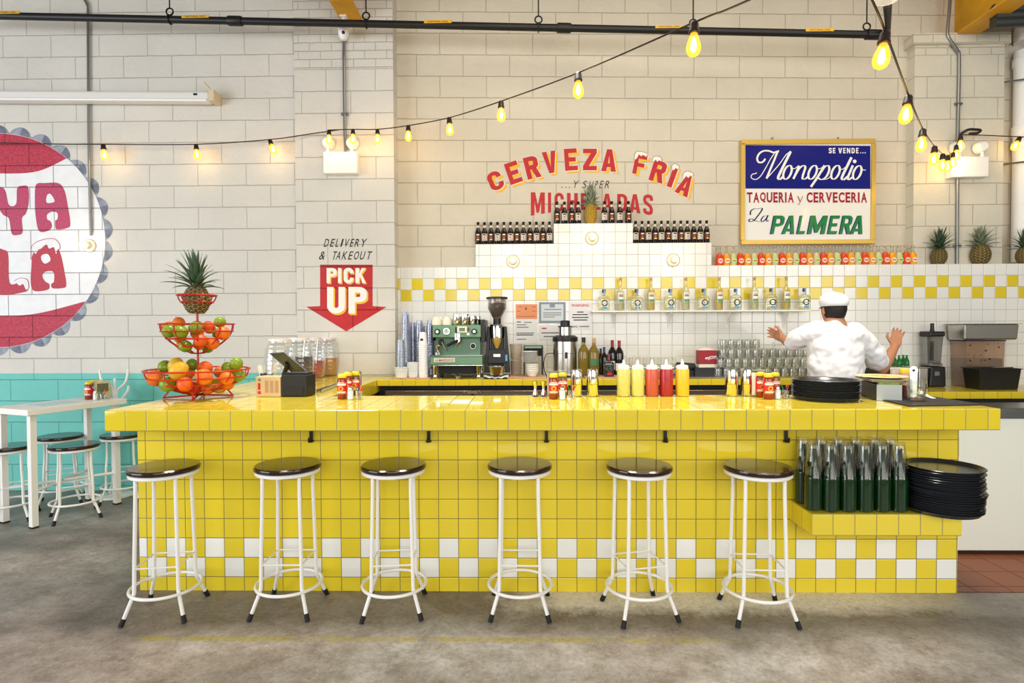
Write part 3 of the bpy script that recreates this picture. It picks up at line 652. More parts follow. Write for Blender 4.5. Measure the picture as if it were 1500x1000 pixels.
        cl = smooth_pts([Vector(p+(0,)) for p in [(1-a/2, .70), (.88-a*.2, .86), (.5, 1-b/2), (.15+a*.2, .87), (a/2, .74), (.22+a*.1, .60), (.5, .51), (.78-a*.1, .41), (1-a/2, .27), (.85-a*.2, .13), (.5, b/2), (.14+a*.2, .13), (a/2, .30)]], 5)
        L, R_ = [], []
        for i, p in enumerate(cl):
            t = (cl[min(i+1, len(cl)-1)]-cl[max(i-1, 0)]).normalized(); L.append((p.x-t.y*a/2, p.y+t.x*b/2)); R_.append((p.x+t.y*a/2, p.y-t.x*b/2))
        m = len(cl); _BL[k] = (L+R_, [(i, i+1, m+i+1, m+i) for i in range(m-1)]); return _BL[k]
    from mathutils.geometry import tessellate_polygon
    V = o+h; F = [tuple(t) for t in tessellate_polygon([[Vector((x, y, 0)) for x, y in q] for q in ([o, h] if h else [o])])]
    _BL[k] = (V, F); return _BL[k]
class Paint:
    """flat paint on a surface; drawn in photo pixels and cast onto the plane given by `surf(px, py, lift)`"""
    def __init__(s, surf): s.surf = surf; s.mb = {}; s.n = 0
    def put(s, key, V, F, lift):
        m = s.mb.setdefault(key, MB()); s.n += 1; e = (s.n % 16)*.05
        m.add([s.surf(p[0], p[1], lift+e+(p[2] if len(p) > 2 else 0)) for p in V], F)
    def text(s, key, txt, box, lift, bold=0, rot=0, shear=0, warp=None, dx=0, dy=0, blk=None):
        V, F = block(txt, *blk) if blk else glyph(txt, bold)[:2]; x0, y0, x1, y1 = box; cx, cy = (x0+x1)/2, (y0+y1)/2; a = math.radians(rot); P = []
        for u, v in V:
            x = (u-.5)*(x1-x0) + shear*(v-.5)*(y1-y0); y = (.5-v)*(y1-y0)
            X, Y = cx+x*math.cos(a)-y*math.sin(a), cy+x*math.sin(a)+y*math.cos(a)
            if warp: X, Y = warp(X, Y)
            P.append((X+dx, Y+dy))
        s.put(key, P, F, lift)
    def poly(s, key, pts, lift):
        from mathutils.geometry import tessellate_polygon
        s.put(key, pts, [tuple(t) for t in tessellate_polygon([[Vector((p[0], p[1], 0)) for p in pts]])], lift)
    def stroke(s, key, pts, wd, lift, n=7, smooth=True):
        """brush stroke: wd = width or (thin, thick) by direction (downstrokes thick)"""
        P = smooth_pts([Vector((x, y, 0)) for x, y in pts], n) if smooth and len(pts) > 2 else [Vector((x, y, 0)) for x, y in pts]
        L, R_ = [], []
        for i, p in enumerate(P):
            t = (P[min(i+1, len(P)-1)]-P[max(i-1, 0)]).normalized(); nn = Vector((-t.y, t.x, 0))
            if isinstance(wd, tuple): k = wd[0]+(wd[1]-wd[0])*max(0, min(1, abs(t.y)*1.25-.15))
            else: k = wd
            L.append(p+nn*k/2); R_.append(p-nn*k/2)
        m = len(P); V = [(q.x, q.y, .3*i/m) for i, q in enumerate(L)]+[(q.x, q.y, .3*i/m) for i, q in enumerate(R_)]
        s.put(key, V, [(i, i+1, m+i+1, m+i) for i in range(m-1)], lift)
    def disc(s, key, cx, cy, rx, ry, lift, n=64, a0=0, a1=2*PI):
        s.poly(key, [(cx+rx*math.cos(a0+(a1-a0)*i/n), cy+ry*math.sin(a0+(a1-a0)*i/n)) for i in range(n)], lift)
    def build(s, parent, mats, names):
        out = {}
        for key, m in s.mb.items():
            o = m.build(names.get(key, key), mats[key], parent, smooth=False); out[key] = o
        return out
P_red = mat('sign red paint', (190, 28, 34), .5, noise=.12, nscale=30); P_gold = mat('sign ochre paint', (238, 182, 42), .5); P_blk = mat('sign black paint', (24, 24, 26), .5)
P_wht = mat('sign white paint', (240, 236, 228), .5); P_cream = mat('wall cream paint', (232, 224, 206), .5)
def on_back(px, py, lift): return WM(px, py, .0015+lift*.0008)
def on_pil(px, py, lift): return W(px, py, YP-.0015-lift*.0008)
def on_left(px, py, lift): return W(px, py, YL-.0015-lift*.0008)
# ---- CERVEZA FRIA ...Y SUPER MICHELADAS
sg = thing('painted_wall_sign', 'hand painted red lettering CERVEZA FRIA Y SUPER MICHELADAS above the tile wall', 'sign')
P = Paint(on_back); k = 4.054
def c2(u, v): return 690+u/k, 200+v/k
LET = [('C', 145, 262, 84, 112, -24), ('E', 252, 214, 78, 130, -19), ('R', 362, 183, 82, 132, -14), ('V', 470, 152, 82, 130, -9), ('E', 593, 136, 76, 130, -4), ('Z', 706, 136, 82, 128, 0), ('A', 820, 141, 88, 132, 3),
       ('F', 1003, 167, 72, 118, 11), ('R', 1112, 207, 84, 128, 17), ('I', 1197, 240, 30, 125, 20), ('A', 1272, 288, 84, 124, 25)]
for ch, u, v, w_, h_, r in LET:
    x, y = c2(u, v); a, b_ = w_/k/2, h_/k/2; bx = (x-a, y-b_, x+a, y+b_); bb = (.34, .2)
    for d_ in (1.6, 2.4, 3.2, 4.0): P.text('gold', ch, bx, 0, .03, r, dx=d_, dy=d_*.85, blk=bb)
    bo = (bx[0]-.9, bx[1]-.9, bx[2]+.9, bx[3]+.9)
    P.text('cream', ch, bo, 1, .04, r, dx=.5, dy=.4, blk=bb); P.text('red', ch, bx, 2, .03, r, blk=bb)
# snow caps on FRIA
for pts in ([(968, 140), (972, 105), (985, 88), (1010, 88), (1045, 98), (1040, 122), (1022, 106), (1010, 118), (998, 104), (985, 128)],
            [(1078, 140), (1082, 122), (1100, 115), (1128, 124), (1134, 150), (1118, 140), (1106, 150), (1096, 136), (1086, 150)],
            [(1190, 190), (1196, 168), (1214, 160), (1238, 178), (1228, 196), (1216, 186), (1204, 200)],
            [(1255, 240), (1264, 214), (1286, 204), (1318, 216), (1322, 236), (1304, 230), (1290, 246), (1276, 232), (1264, 252)]):
    q = [c2(*p) for p in pts]; P.poly('snow', q, 3); P.stroke('line', q[:5], .5, 4)
def fan(X, Y):
    t = (X-c2(355, 0)[0])/(c2(1080, 0)[0]-c2(355, 0)[0]); s_ = (Y-c2(0, 330)[1])/(c2(0, 470)[1]-c2(0, 330)[1])
    top = 330+14*t; bot = 434+36*(2*t-1)**2
    return X, c2(0, top+(bot-top)*s_)[1]
for ch, a, b_ in [('M', 355, 438), ('I', 457, 475), ('C', 496, 550), ('H', 570, 634), ('E', 652, 702), ('L', 724, 770), ('A', 776, 840), ('D', 868, 928), ('A', 940, 1006), ('S', 1022, 1080)]:
    x0, y0 = c2(a, 330); x1, y1 = c2(b_, 470); P.text('red', ch, (x0, y0, x1, y1), 0, .03, warp=fan, blk=(.33, .17))
for ch, a, b_, sl in [('Y', 606, 642, .25), ('S', 664, 694, .25), ('U', 702, 732, .25), ('P', 738, 760, .25), ('E', 766, 792, .25), ('R', 798, 832, .25)]:
    x0, y0 = c2(a, 262); x1, y1 = c2(b_, 306); P.text('ink', ch, (x0, y0, x1-2, y1), 0, -.005, shear=sl)
for u in (540, 562, 584): x, y = c2(u, 301); P.disc('ink', x, y, .8, .8, 0, 10)
P.build(sg, {'gold': P_gold, 'cream': P_cream, 'red': P_red, 'snow': P_wht, 'line': P_blk, 'ink': P_blk},
        {'gold': 'shadow_lettering', 'cream': 'outline_lettering', 'red': 'red_lettering', 'snow': 'snow_cap', 'line': 'snow_outline', 'ink': 'black_lettering'})
# ---- DELIVERY & TAKEOUT / PICK UP arrow
sg = thing('painted_arrow_sign', 'painted red arrow reading PICK UP under black DELIVERY & TAKEOUT on the pilaster', 'sign')
P = Paint(on_pil); k2 = 5.88
def c3(u, v): return 440+u/k2, 330+v/k2
P.poly('red', [c3(*p) for p in [(170, 338), (622, 338), (622, 695), (742, 702), (395, 912), (50, 700), (170, 695)]], 0)
for ch, a, b_, y0, y1, sh in [('P', 226, 312, 367, 495, 10), ('I', 324, 352, 367, 495, 10), ('C', 372, 456, 365, 497, 10), ('K', 474, 562, 367, 495, 10), ('U', 230, 384, 530, 758, 13), ('P', 414, 572, 530, 758, 13)]:
    A, B = c3(a, y0), c3(b_, y1)
    for t in (.35, .7, 1): P.text('gold', ch, (*A, *B), 1, .035, dx=sh*t/k2, dy=sh*1.1*t/k2, blk=(.36, .21))
    P.text('white', ch, (*A, *B), 2, .035, blk=(.36, .21))
for row, y0, y1 in (([('D', 208, 252), ('E', 262, 300), ('L', 308, 340), ('I', 352, 372), ('V', 380, 424), ('E', 432, 466), ('R', 472, 516), ('Y', 520, 574)], 116, 184), ([('&', 166, 222), ('T', 276, 318), ('A', 312, 356), ('K', 364, 410), ('E', 418, 456), ('O', 464, 510), ('U', 516, 560), ('T', 572, 618)], 224, 294)):
    for ch, a, b_ in row:
        A, B = c3(a, y0), c3(b_, y1); P.text('ink', ch, (A[0], A[1], B[0]-1.2, B[1]), 0, .005, shear=.28)
P_arrow = mat('arrow red paint', (190, 28, 34), .5, noise=.1, nscale=30); add_joints(P_arrow, .447, .1975, *PIL_UV)
P.build(sg, {'red': P_arrow, 'gold': P_gold, 'white': P_wht, 'ink': P_blk}, {'red': 'arrow', 'gold': 'shadow_lettering', 'white': 'white_lettering', 'ink': 'black_lettering'})
# ---- bottle-cap mural
M_capred = mat('mural red', (188, 52, 76), .6, noise=.35, nscale=45); M_capgrey = mat('mural grey', (150, 156, 170), .6, noise=.35, nscale=14); M_capw = mat('mural white', (236, 236, 238), .6, noise=.06, nscale=10)
M_capl = mat('mural letters', (190, 66, 104), .6, noise=.3, nscale=70)
for q_ in (M_capred, M_capgrey, M_capw, M_capl): add_joints(q_, .447, .1975, .10, -zl+1.047)
mu = thing('painted_bottle_cap_mural', 'large painted red and white bottle cap mural cut by the left edge', 'mural')
P = Paint(on_left); cx, cy = -3, 352; NS = 30
V, F, mi = [], [], []
for i in range(NS*8):
    a = 2*PI*i/(NS*8); r = 158+11*math.sin(PI*(i % 8)/8)**.8; V += [(cx+153*math.cos(a), cy+153*math.sin(a)), (cx+r*math.cos(a), cy+r*math.sin(a))]
    j = (i+1) % (NS*8); F.append((2*i, 2*i+1, 2*j+1, 2*j)); mi.append(1 if i % 8 in (4, 5, 6) else 0)
rim = MB().add([on_left(x, y, .3) for x, y in V], F).build('crimped_rim', [M_capgrey, mat('mural dark grey', (112, 118, 136), .6, noise=.3, nscale=20)], mu, smooth=False)
for p_, k_ in zip(rim.data.polygons, mi): p_.material_index = k_
P.disc('white', cx, cy, 157, 157, 2, 120)
def seg(y_edge, lower):
    """red band: between the disc edge and a bowed line"""
    e = [(-95, y_edge[0]), (-55, y_edge[1]), (0, y_edge[2]), (54, y_edge[3]), (cx+(156.5**2-(y_edge[4]-cy)**2)**.5, y_edge[4])]
    x_l = cx-(156.5**2-(y_edge[4]-cy)**2)**.5; e = [(x_l, y_edge[4])]+e[1:]
    line = [(p.x, p.y) for p in smooth_pts([Vector((x, y, 0)) for x, y in e], 8)]
    a1 = math.atan2(y_edge[4]-cy, e[-1][0]-cx); a0 = math.atan2(y_edge[4]-cy, x_l-cx)
    if lower: arc = [a1+(a0-a1)*i/60 for i in range(1, 60)]
    else: arc = [a1+(a0-a1)*i/60 for i in range(1, 60)]
    return line+[(cx+156.5*math.cos(t), cy+156.5*math.sin(t)) for t in arc]
P.poly('red', seg((232, 250, 254, 251, 232), False), 3)
P.poly('redb', seg((441, 459, 462, 459, 441), True), 3)
def blob(key, pts, lift): P.poly(key, [(p.x, p.y) for p in smooth_pts([Vector((x, y, 0)) for x, y in pts], 4, True)], lift)
blob('letter', [(-8, 276), (2, 274), (8, 280), (12, 298), (18, 302), (24, 297), (25, 276), (32, 272), (41, 274), (42, 296), (38, 312), (32, 320), (33, 340), (26, 344), (17, 342), (13, 320), (4, 314), (-6, 296)], 4)
blob('letter', [(53, 270), (66, 268), (85, 268), (94, 278), (99, 300), (103, 328), (98, 334), (84, 336), (81, 332), (81, 323), (84, 321), (84, 312), (76, 310), (69, 314), (69, 321), (74, 324), (76, 332), (70, 338), (57, 338), (52, 315), (51, 290)], 4)
blob('white3', [(69, 286), (74, 284), (80, 294), (75, 297), (68, 296)], 5)
blob('letter2', [(-8, 368), (6, 366), (12, 374), (14, 414), (28, 414), (40, 418), (41, 424), (34, 428), (2, 432), (-8, 420)], 4)
blob('letter2', [(48, 372), (62, 358), (78, 358), (88, 370), (94, 396), (97, 418), (90, 422), (77, 422), (75, 416), (79, 412), (78, 398), (66, 398), (62, 404), (66, 412), (72, 416), (70, 424), (50, 426), (45, 414), (46, 390)], 4)
blob('letter3', [(61, 374), (70, 372), (74, 381), (66, 386), (61, 381)], 5)
blob('white2', [(44, 378), (47, 360), (62, 352), (80, 351), (88, 360), (84, 366), (82, 372), (79, 362), (72, 364), (68, 358), (60, 364), (56, 366), (52, 372), (48, 366)], 6)
P.stroke('outline', [(45, 380), (47, 360), (62, 351), (80, 350), (88, 361), (83, 370)], .7, 7)
blob('white4', [(22, 410), (30, 407), (39, 409), (42, 420), (38, 424), (34, 416), (28, 418)], 6)
P.stroke('outlineb', [(21, 411), (30, 407), (40, 410), (42, 422)], .7, 7)
P.build(mu, {'white': M_capw, 'red': M_capred, 'redb': M_capred, 'white3': M_capw, 'white4': M_capw, 'outlineb': M_capred, 'letter': M_capl, 'letter3': M_capw, 'letter2': mat('mural letters lower', (188, 56, 76), .6, noise=.3, nscale=70), 'white2': M_capw, 'outline': M_capred},
        {'white': 'cap_face', 'red': 'red_band', 'redb': 'red_band', 'white3': 'letter_counter', 'white4': 'snow_cap', 'outlineb': 'snow_outline', 'letter': 'upper_lettering', 'letter2': 'lower_lettering', 'letter3': 'letter_counter', 'white2': 'snow_cap', 'outline': 'snow_outline'})
# ---- framed printed sign
fs = thing('framed_sign', 'gold framed blue and white printed sign above the soda bottles', 'sign')
yf = WM(1180, 280).y-.045
def on_f(px, py, lift): return W(px, py, yf-.002-lift*.0008)
def pbox(mb, x0, y0, x1, y1, ya, yb):
    A, B = W(x0, y0, yf), W(x1, y1, yf); mb.box(min(A.x, B.x), max(A.x, B.x), ya, yb, min(A.z, B.z), max(A.z, B.z)); return mb
for bx in ((1085, 205.5, 1281, 210.5), (1085, 352, 1281, 357), (1085, 210.5, 1090, 352), (1276, 210.5, 1281, 352)):
    pbox(MB(), *bx, yf-.018, yf+.02).build('frame', M_gold, fs, smooth=False, bevel=.003)
pbox(MB(), 1089, 209.5, 1277, 353, yf, yf+.015).build('white_panel', mat('printed white acrylic', (240, 238, 230), .12), fs, smooth=False)
P = Paint(on_f); P.poly('blue', [(1092, 212.5), (1275, 213.5), (1275, 276.5), (1092, 276)], 0)
for ch, a, b_ in [('S', 1214, 1218.5), ('E', 1220, 1223.8), ('V', 1228, 1233.5), ('E', 1235, 1238.8), ('N', 1240.5, 1245.5), ('D', 1247.3, 1252), ('E', 1254, 1257.6)]: P.text('white', ch, (a, 216.5, b_, 224.5), 1, blk=(.32, .2))
for x in (1260.2, 1263.4, 1266.6): P.poly('white', [(x, 223), (x+1.4, 223), (x+1.4, 224.5), (x, 224.5)], 1)
for ch, a, b_ in [('P', 0, 0)]:
    pass
xs = 1129.5; 
for ch, a, b_ in [('P', 1129, 1151), ('A', 1145.5, 1169), ('L', 1167.5, 1184), ('M', 1183, 1213.5), ('E', 1212.5, 1231), ('R', 1230, 1250.5), ('A', 1245.5, 1269)]:
    for d_ in (.7, 1.3): P.text('navy', ch, (a+2.7, 315.5, b_-2.9, 342.5), 1, .045, shear=.2, dx=-d_*1.35, dy=d_*.35, blk=(.27, .16))
    P.text('green', ch, (a+2.7, 315.5, b_-2.9, 342.5), 2, .03, shear=.2, dx=0, blk=(.27, .16))
# serif line, slab ends added to plain strokes
def serif(key, ch, x0, y0, x1, y1, lift):
    P.text(key, ch, (x0, y0, x1, y1), lift, .03); w_ = x1-x0; t = .55; s_ = 2.6
    ends = {'T': [(.5, 1)], 'A': [(.08, 1), (.92, 1)], 'E': [(.12, 1), (.12, 0)], 'R': [(.12, 1), (.12, 0), (.92, 1)], 'I': [(.5, 0), (.5, 1)], 'U': [(.12, 0), (.88, 0)], 'V': [(.06, 0), (.94, 0)]}.get(ch, [])
    for u, v in ends:
        x = x0+u*w_; y = y0+v*(y1-y0); yy = y-t if v else y
        P.poly(key, [(x-s_/2, yy), (x+s_/2, yy), (x+s_/2, yy+t), (x-s_/2, yy+t)], lift+1)
x = 1093.5
for word, xa_, xb_ in (('TAQUERIA', 1093.5, 1163.5), ('CERVECERIA', 1181, 1271)):
    wt = {'I': .45, 'E': .82, 'R': .95}; tot = sum(wt.get(c, 1) for c in word); x = xa_; u = (xb_-xa_)/tot
    for ch in word:
        w_ = wt.get(ch, 1)*u; y0 = 281.5
        serif('crimson', ch, x+.6, y0, x+w_-(.9 if ch != 'I' else 1.6), 296.5, 1); x += w_
P.stroke('crimson', [(1168.5, 287), (1172, 295)], 1.3, 1); P.stroke('crimson', [(1176, 287), (1171, 298), (1168.5, 299)], .8, 1)
# script strokes for Monopolio
def scr(pts, wd=(.9, 3.4), key='white'): P.stroke(key, [(1080+u/5.6, 200+v/5.6) for u, v in pts], wd, 1)
scr([(160, 296), (146, 304), (126, 308), (113, 326), (124, 345), (155, 350), (190, 325), (230, 262), (275, 180), (318, 118)], 1.2)
scr([(342, 117), (300, 130), (258, 117), (215, 118), (180, 140), (163, 180), (176, 210), (208, 208), (230, 182)], (2.2, 2.8))
scr([(330, 122), (304, 190), (270, 270), (240, 344)], 3.0); scr([(240, 344), (290, 290), (350, 220), (400, 150), (440, 120)], 1.3)
scr([(438, 122), (404, 190), (352, 295), (335, 338), (350, 350), (378, 325)], (1.2, 3.8))
def o_(cx_, cy_): scr([(cx_+31*math.cos(t)-17*math.sin(t), cy_+56*math.sin(t)) for t in [-PI*2*i/16-.9 for i in range(17)]], (1.2, 3.2))
o_(412, 293); scr([(436, 262), (470, 262), (498, 242)], 1.1)
scr([(506, 238), (484, 295), (460, 347)], 3.2); scr([(468, 330), (508, 262), (542, 238), (558, 254), (540, 312), (536, 345), (560, 345), (588, 318)], (1.1, 3.2))
o_(618, 293); scr([(644, 262), (680, 262), (706, 244)], 1.1)
scr([(716, 236), (668, 318), (604, 412)], 3.4); scr([(688, 290), (718, 248), (748, 240), (754, 275), (730, 328), (692, 352), (664, 338)], (1.1, 3.2)); scr([(692, 352), (740, 345), (775, 315)], 1.1)
o_(806, 293); scr([(830, 262), (860, 268), (888, 250)], 1.1)
scr([(937, 170), (905, 235), (866, 315), (858, 345), (876, 352), (906, 325)], (1.2, 3.8))
scr([(948, 236), (925, 290), (908, 335), (916, 352), (948, 330)], (1.2, 3.4)); P.disc('white', 1080+963/5.6, 200+203/5.6, 2.7, 2.7, 1, 16)
o_(984, 295); scr([(1008, 264), (1036, 274), (1054, 274)], 1.1)
scr([(108, 642), (110, 612), (138, 592), (172, 590), (204, 588), (196, 612), (168, 650), (140, 684), (108, 698), (96, 684), (118, 674), (150, 690), (186, 696)], (.5, 2.0), 'navy')
scr([(246, 650), (218, 652), (196, 682), (206, 698), (232, 678), (254, 644)], (.5, 1.8), 'navy'); scr([(254, 644), (238, 688), (258, 690)], 1.4, 'navy')
P.build(fs, {'blue': mat('printed blue', (30, 34, 122), .12), 'white': mat('printed white', (242, 240, 236), .2), 'navy': mat('printed navy', (26, 30, 104), .2), 'green': mat('printed green', (22, 128, 58), .2), 'crimson': mat('printed crimson', (166, 34, 58), .2)},
        {'blue': 'blue_panel', 'white': 'white_lettering', 'navy': 'navy_lettering', 'green': 'green_lettering', 'crimson': 'crimson_lettering'})
for px in (1132, 1228):
    A = W(px, 203, yf+.01); MB().cbox((A.x, yf+.015, A.z), (.018, .006, .03)).build('hanger', M_galv, fs, smooth=False)
# ================================================================ PIPES, CONDUITS, FIXTURES
def along(pts, surf): return [surf(x, y) for x, y in pts]
yg = 2.02
M_pipe = mat('black iron pipe', (34, 33, 33), .4, .3)
gp = thing('gas_pipe', 'long black gas pipe with yellow tags across the upper wall', 'pipe')
A, B = W(-60, 22, yg), W(1285, 51, yg)
rg = 5.3/sc(B)
MB().tube([A, B], rg, 14).build('pipe', M_pipe, gp)
MB().tube([B+Vector((-.02, 0, 0)), W(1301, 52, yg), W(1300, 8, yg-.3), W(1300, 0, yg-.5)], rg*1.05, 14).build('elbow', M_pipe, gp)
d_ = (B-A).normalized()
for px in (352, 834, 1280): 
    q = A+(B-A)*((px+60)/1345); MB().tube([q-d_*.06, q-d_*.045, q+d_*.045, q+d_*.06], [rg*1.25, rg*1.35, rg*1.35, rg*1.25], 14).build('coupling', M_pipe, gp)
M_tag = mat('yellow pipe tag', (222, 168, 40), .5)
for px in (16, 296, 651, 985, 1200):
    q = A+(B-A)*((px+60)/1345)
    tg = MB().cbox((0, -rg-.003, rg*.45), (.235, .004, rg*.8)).build('pipe_tag', M_tag, gp, q, smooth=False)
    V, F, _ = glyph('NATURAL GAS'); m = MB(); m.add([((u-.5)*.17, -rg-.006, rg*.45+(v-.5)*rg*.45) for u, v in V], F).build('tag_lettering', P_blk, tg, smooth=False)
for px, top in ((255, -40), (545, -40), (797, -40), (1021, -40), (1270, -40)):
    q = A+(B-A)*((px+60)/1345); hh = MB().ring((0, 0, 0), rg*1.2, .006, 20, 6, 'x')
    hg = hh.build('pipe_hanger', M_pipe, gp, q); MB().ring((0, 0, rg*1.2+.03), .03, .007, 16, 6, 'y').tube([(0, 0, rg*1.2+.055), (0, .0, 4.95-q.z)], .006, 6).build('hanger_rod', M_pipe, hg)
def conduit(label, surf_pts, r, name='conduit', m=None, straps=()):
    t = thing(name, label, 'conduit'); MB().tube(smooth_pts(surf_pts, 4), r, 10).build('tube', m or M_galv, t)
    for p in straps: MB().cbox((p.x, p.y+.004, p.z), (.06, .022, .022)).tube([(p.x-.03, p.y-.01, p.z), (p.x+.03, p.y-.01, p.z)], .006, 6).build('strap', M_galv, t)
    return t
r_c = .0125
conduit('thin metal conduit running down the left wall to a bare lamp socket', [W(122, -20, YL-.015), W(122, -4, YL-.015), W(128, 8, YL-.02), W(129, 30, YL-.02), W(130, 200, YL-.02), W(133, 345, YL-.02)], .011)
conduit('metal conduit on the white pilaster between the camera and the emergency light', [W(503.5, 52, YP-.016), W(505, 190, YP-.016), W(506.5, 225, YP-.016)], r_c, straps=[W(505, 167, YP-.016)])
conduit('bent metal conduit down the right pilaster', [W(1393, -30, 2.44), W(1391, 10, 2.44), W(1388, 45, 2.44), W(1390, 56, 2.44), W(1402, 74, 2.455), W(1405, 90, 2.465), W(1403, 200, 2.465), W(1402.5, 235, 2.465)], .014, straps=[W(1404, 152, 2.465)])
conduit('metal conduit dropping from the right emergency light to the tile ledge', [W(1402.5, 262, 2.465), W(1402, 386.5, 2.465)], .014, straps=[W(1402, 360, 2.465)])
# projector screen case on the left wall
ps = thing('projector_screen', 'long white roll-up projector screen case mounted on the left wall', 'projector screen')
A, B = W(-80, 139, YL-.12), W(306, 141, YL-.12); hs = 7.6/sc(B)
MB().prism([(A.x, A.z-hs), (B.x, B.z-hs), (B.x, B.z+hs), (A.x, A.z+hs)], YL-.12, YL-.03).build('case', mat('white painted aluminium', (226, 224, 220), .4), ps, smooth=False, bevel=.02, bseg=3)
MB().tube([A+Vector((0, -.003, -hs*.75)), B+Vector((-.02, -.003, -hs*.75))], .012, 10).build('bottom_bar', M_white_metal, ps)
C_ = W(312, 141, YL-.1); MB().cbox((C_.x, YL-.07, C_.z), (.05, .13, hs*2.1)).tube([(C_.x-.02, YL-.1, C_.z+hs), (C_.x-.07, YL-.12, C_.z+hs+.07)], .012, 8).build('end_bracket', mat('yellowed plastic', (214, 198, 166), .5), ps, smooth=False, bevel=.004)
L_ = W(286, 138, YL-.121); MB().cbox((L_.x, YL-.1215, L_.z), (.035, .002, .018)).build('label_plate', M_black, ps, smooth=False)
# emergency lights
def emergency(label, px, py, wpx, hpx, Y, heads):
    p = W(px, py, Y); k_ = sc(p); t = thing('emergency_light', label, 'emergency light', (p.x, Y, p.z))
    MB().cbox((0, -.045, 0), (wpx/k_, .09, hpx/k_)).build('battery_box', M_white, t, smooth=False, bevel=.008)
    for hx, hy in heads:
        q = W(hx, hy, Y); h_ = MB(); 
        o = h_.lathe([(0, .03), (.035, .03), (.052, 0), (.056, -.045), (.050, -.05), (.044, -.046), (.02, -.03), (0, -.028)], 0, 0, 24, close=False).build('lamp_head', M_white, t, (q.x-p.x, -.06, q.z-p.z)); o.rotation_euler = (-PI/2+PI, 0, 0)
        MB().lathe([(0, -.046), (.043, -.047)], 0, 0, 24, close=False).ball((0, 0, -.036), .014).build('lens', mat('lamp lens', (214, 206, 196), .15) if 'lamp lens' not in bpy.data.materials else bpy.data.materials['lamp lens'], o)
        MB().tube([(0, 0, 0), (0, -.0, -(q.z-p.z)+hpx/k_/2-.004)], .012, 8).ball((0, 0, -(q.z-p.z)+hpx/k_/2+.01), .018).build('stem', M_white, t, (q.x-p.x, -.06, q.z-p.z))
emergency('white twin-head emergency light on the left pilaster above the arrow sign', 502.5, 242, 49, 31, YP, [(483, 212), (518, 212)])
emergency('white twin-head emergency light on the right pilaster behind the string lights', 1411, 248, 52, 29, 2.48, [(1397, 218), (1431, 218)])
# security camera
p = W(503, 38, YP-.1); t = thing('security_camera', 'small white dome security camera below the yellow beam', 'camera', tuple(p)); k_ = sc(p)
MB().lathe([(0, -21/k_), (4/k_, -20/k_), (7/k_, -15/k_), (8.3/k_, -6/k_), (8.3/k_, -3/k_), (0, -2.9/k_)], 0, 0, 24, close=False).build('dome', M_white, t)
MB().lathe([(8.4/k_, -3/k_), (8.6/k_, 0), (7/k_, 2.5/k_), (2/k_, 3.5/k_), (0, 3.5/k_)], 0, 0, 24, close=False).build('housing', M_white, t)
MB().tube([(0, 0, 3/k_), (-1/k_, .03, 14/k_)], .012, 8).cbox((-1/k_, .03, 16/k_), (.06, .06, .012)).build('bracket', M_white_metal, t)
MB().ball((2/k_, -7.2/k_, -13/k_), 2.4/k_).build('lens', M_black, t)
# porcelain bulb sockets
M_bulb = mat('lit white bulb', (255, 214, 150), .4, emit=9, emc=(255, 206, 140))
def socket(px, py, Y, label, pw, R=.058):
    p = W(px, py, Y); t = thing('lamp_socket', label, 'lamp', (p.x, Y, p.z))
    o = MB().lathe([(0, .0), (R, .0), (R*1.02, .010), (R*.9, .018), (R*.6, .022), (R*.45, .045), (R*.40, .05), (0, .05)], 0, 0, 32, close=False).build('porcelain_base', M_cream, t); o.rotation_euler = (PI/2, 0, 0)
    o = MB().ring((0, 0, .012), R*1.03, .0016, 32, 6).build('trim_ring', M_galv, t); o.rotation_euler = (PI/2, 0, 0)
    o = MB().lathe([(.012, .048), (.014, .058), (.023, .078), (.025, .09), (.021, .104), (.011, .113), (0, .115)], 0, 0, 20, close=False).build('bulb', M_bulb, t); o.rotation_euler = (PI/2, 0, 0)
    l = bpy.data.lights.new('socket_bulb_light', 'POINT'); l.energy = pw; l.color = (1, .80, .52); l.shadow_soft_size = .03
    lo = bpy.data.objects.new('socket_bulb_light', l); COL.objects.link(lo); lo.location = (p.x, Y-.17, p.z)
socket(751.5, 383, YT, 'lit bare bulb in a porcelain socket, left of three on the white tiles', .75)
socket(867, 349, YT, 'lit bare bulb in a porcelain socket below the central pineapple', .75)
socket(986, 381, YT, 'lit bare bulb in a porcelain socket, right of three on the white tiles', .75)
socket(132, 360, YL, 'lit bare bulb in a porcelain socket beside the bottle cap mural', 1.2)
# yellow roof beams
def beam(label, pts, hz, z0, w_):
    t = thing('steel_beam', label, 'beam')
    (x0, y0), (x1, y1) = pts
    dv = Vector((x1-x0, y1-y0, 0)).normalized(); nv = Vector((-dv.y, dv.x, 0))
    def sec(mb, a, b_, za, zb):
        P0, P1 = Vector((x0, y0, 0)), Vector((x1, y1, 0)); vs = []
        for P_ in (P0, P1):
            vs += [P_+nv*a+Vector((0, 0, za)), P_+nv*b_+Vector((0, 0, za)), P_+nv*b_+Vector((0, 0, zb)), P_+nv*a+Vector((0, 0, zb))]
        mb.add(vs, [(3, 2, 1, 0), (4, 5, 6, 7)]+[(i, (i+1) % 4, 4+(i+1) % 4, 4+i) for i in range(4)])
    m = MB(); sec(m, -w_/2, w_/2, z0, z0+.018); m.build('bottom_flange', M_ybeam, t, smooth=False)
    m = MB(); sec(m, -.012, .012, z0+.018, z0+hz-.018); m.build('web', M_ybeam, t, smooth=False)
    m = MB(); sec(m, -w_/2, w_/2, z0+hz-.018, z0+hz); m.build('top_flange', M_ybeam, t, smooth=False)
zb1 = W(515, 32, YP+.02).z; xb1 = W(515, 32, YP).x
beam('yellow steel roof beam above the security camera', [(xb1, YP+.1), (xb1-.01, -2.6)], .42, zb1, .19)
zb2 = zt_+.012; xb2 = W(1412, 55, 2.5).x
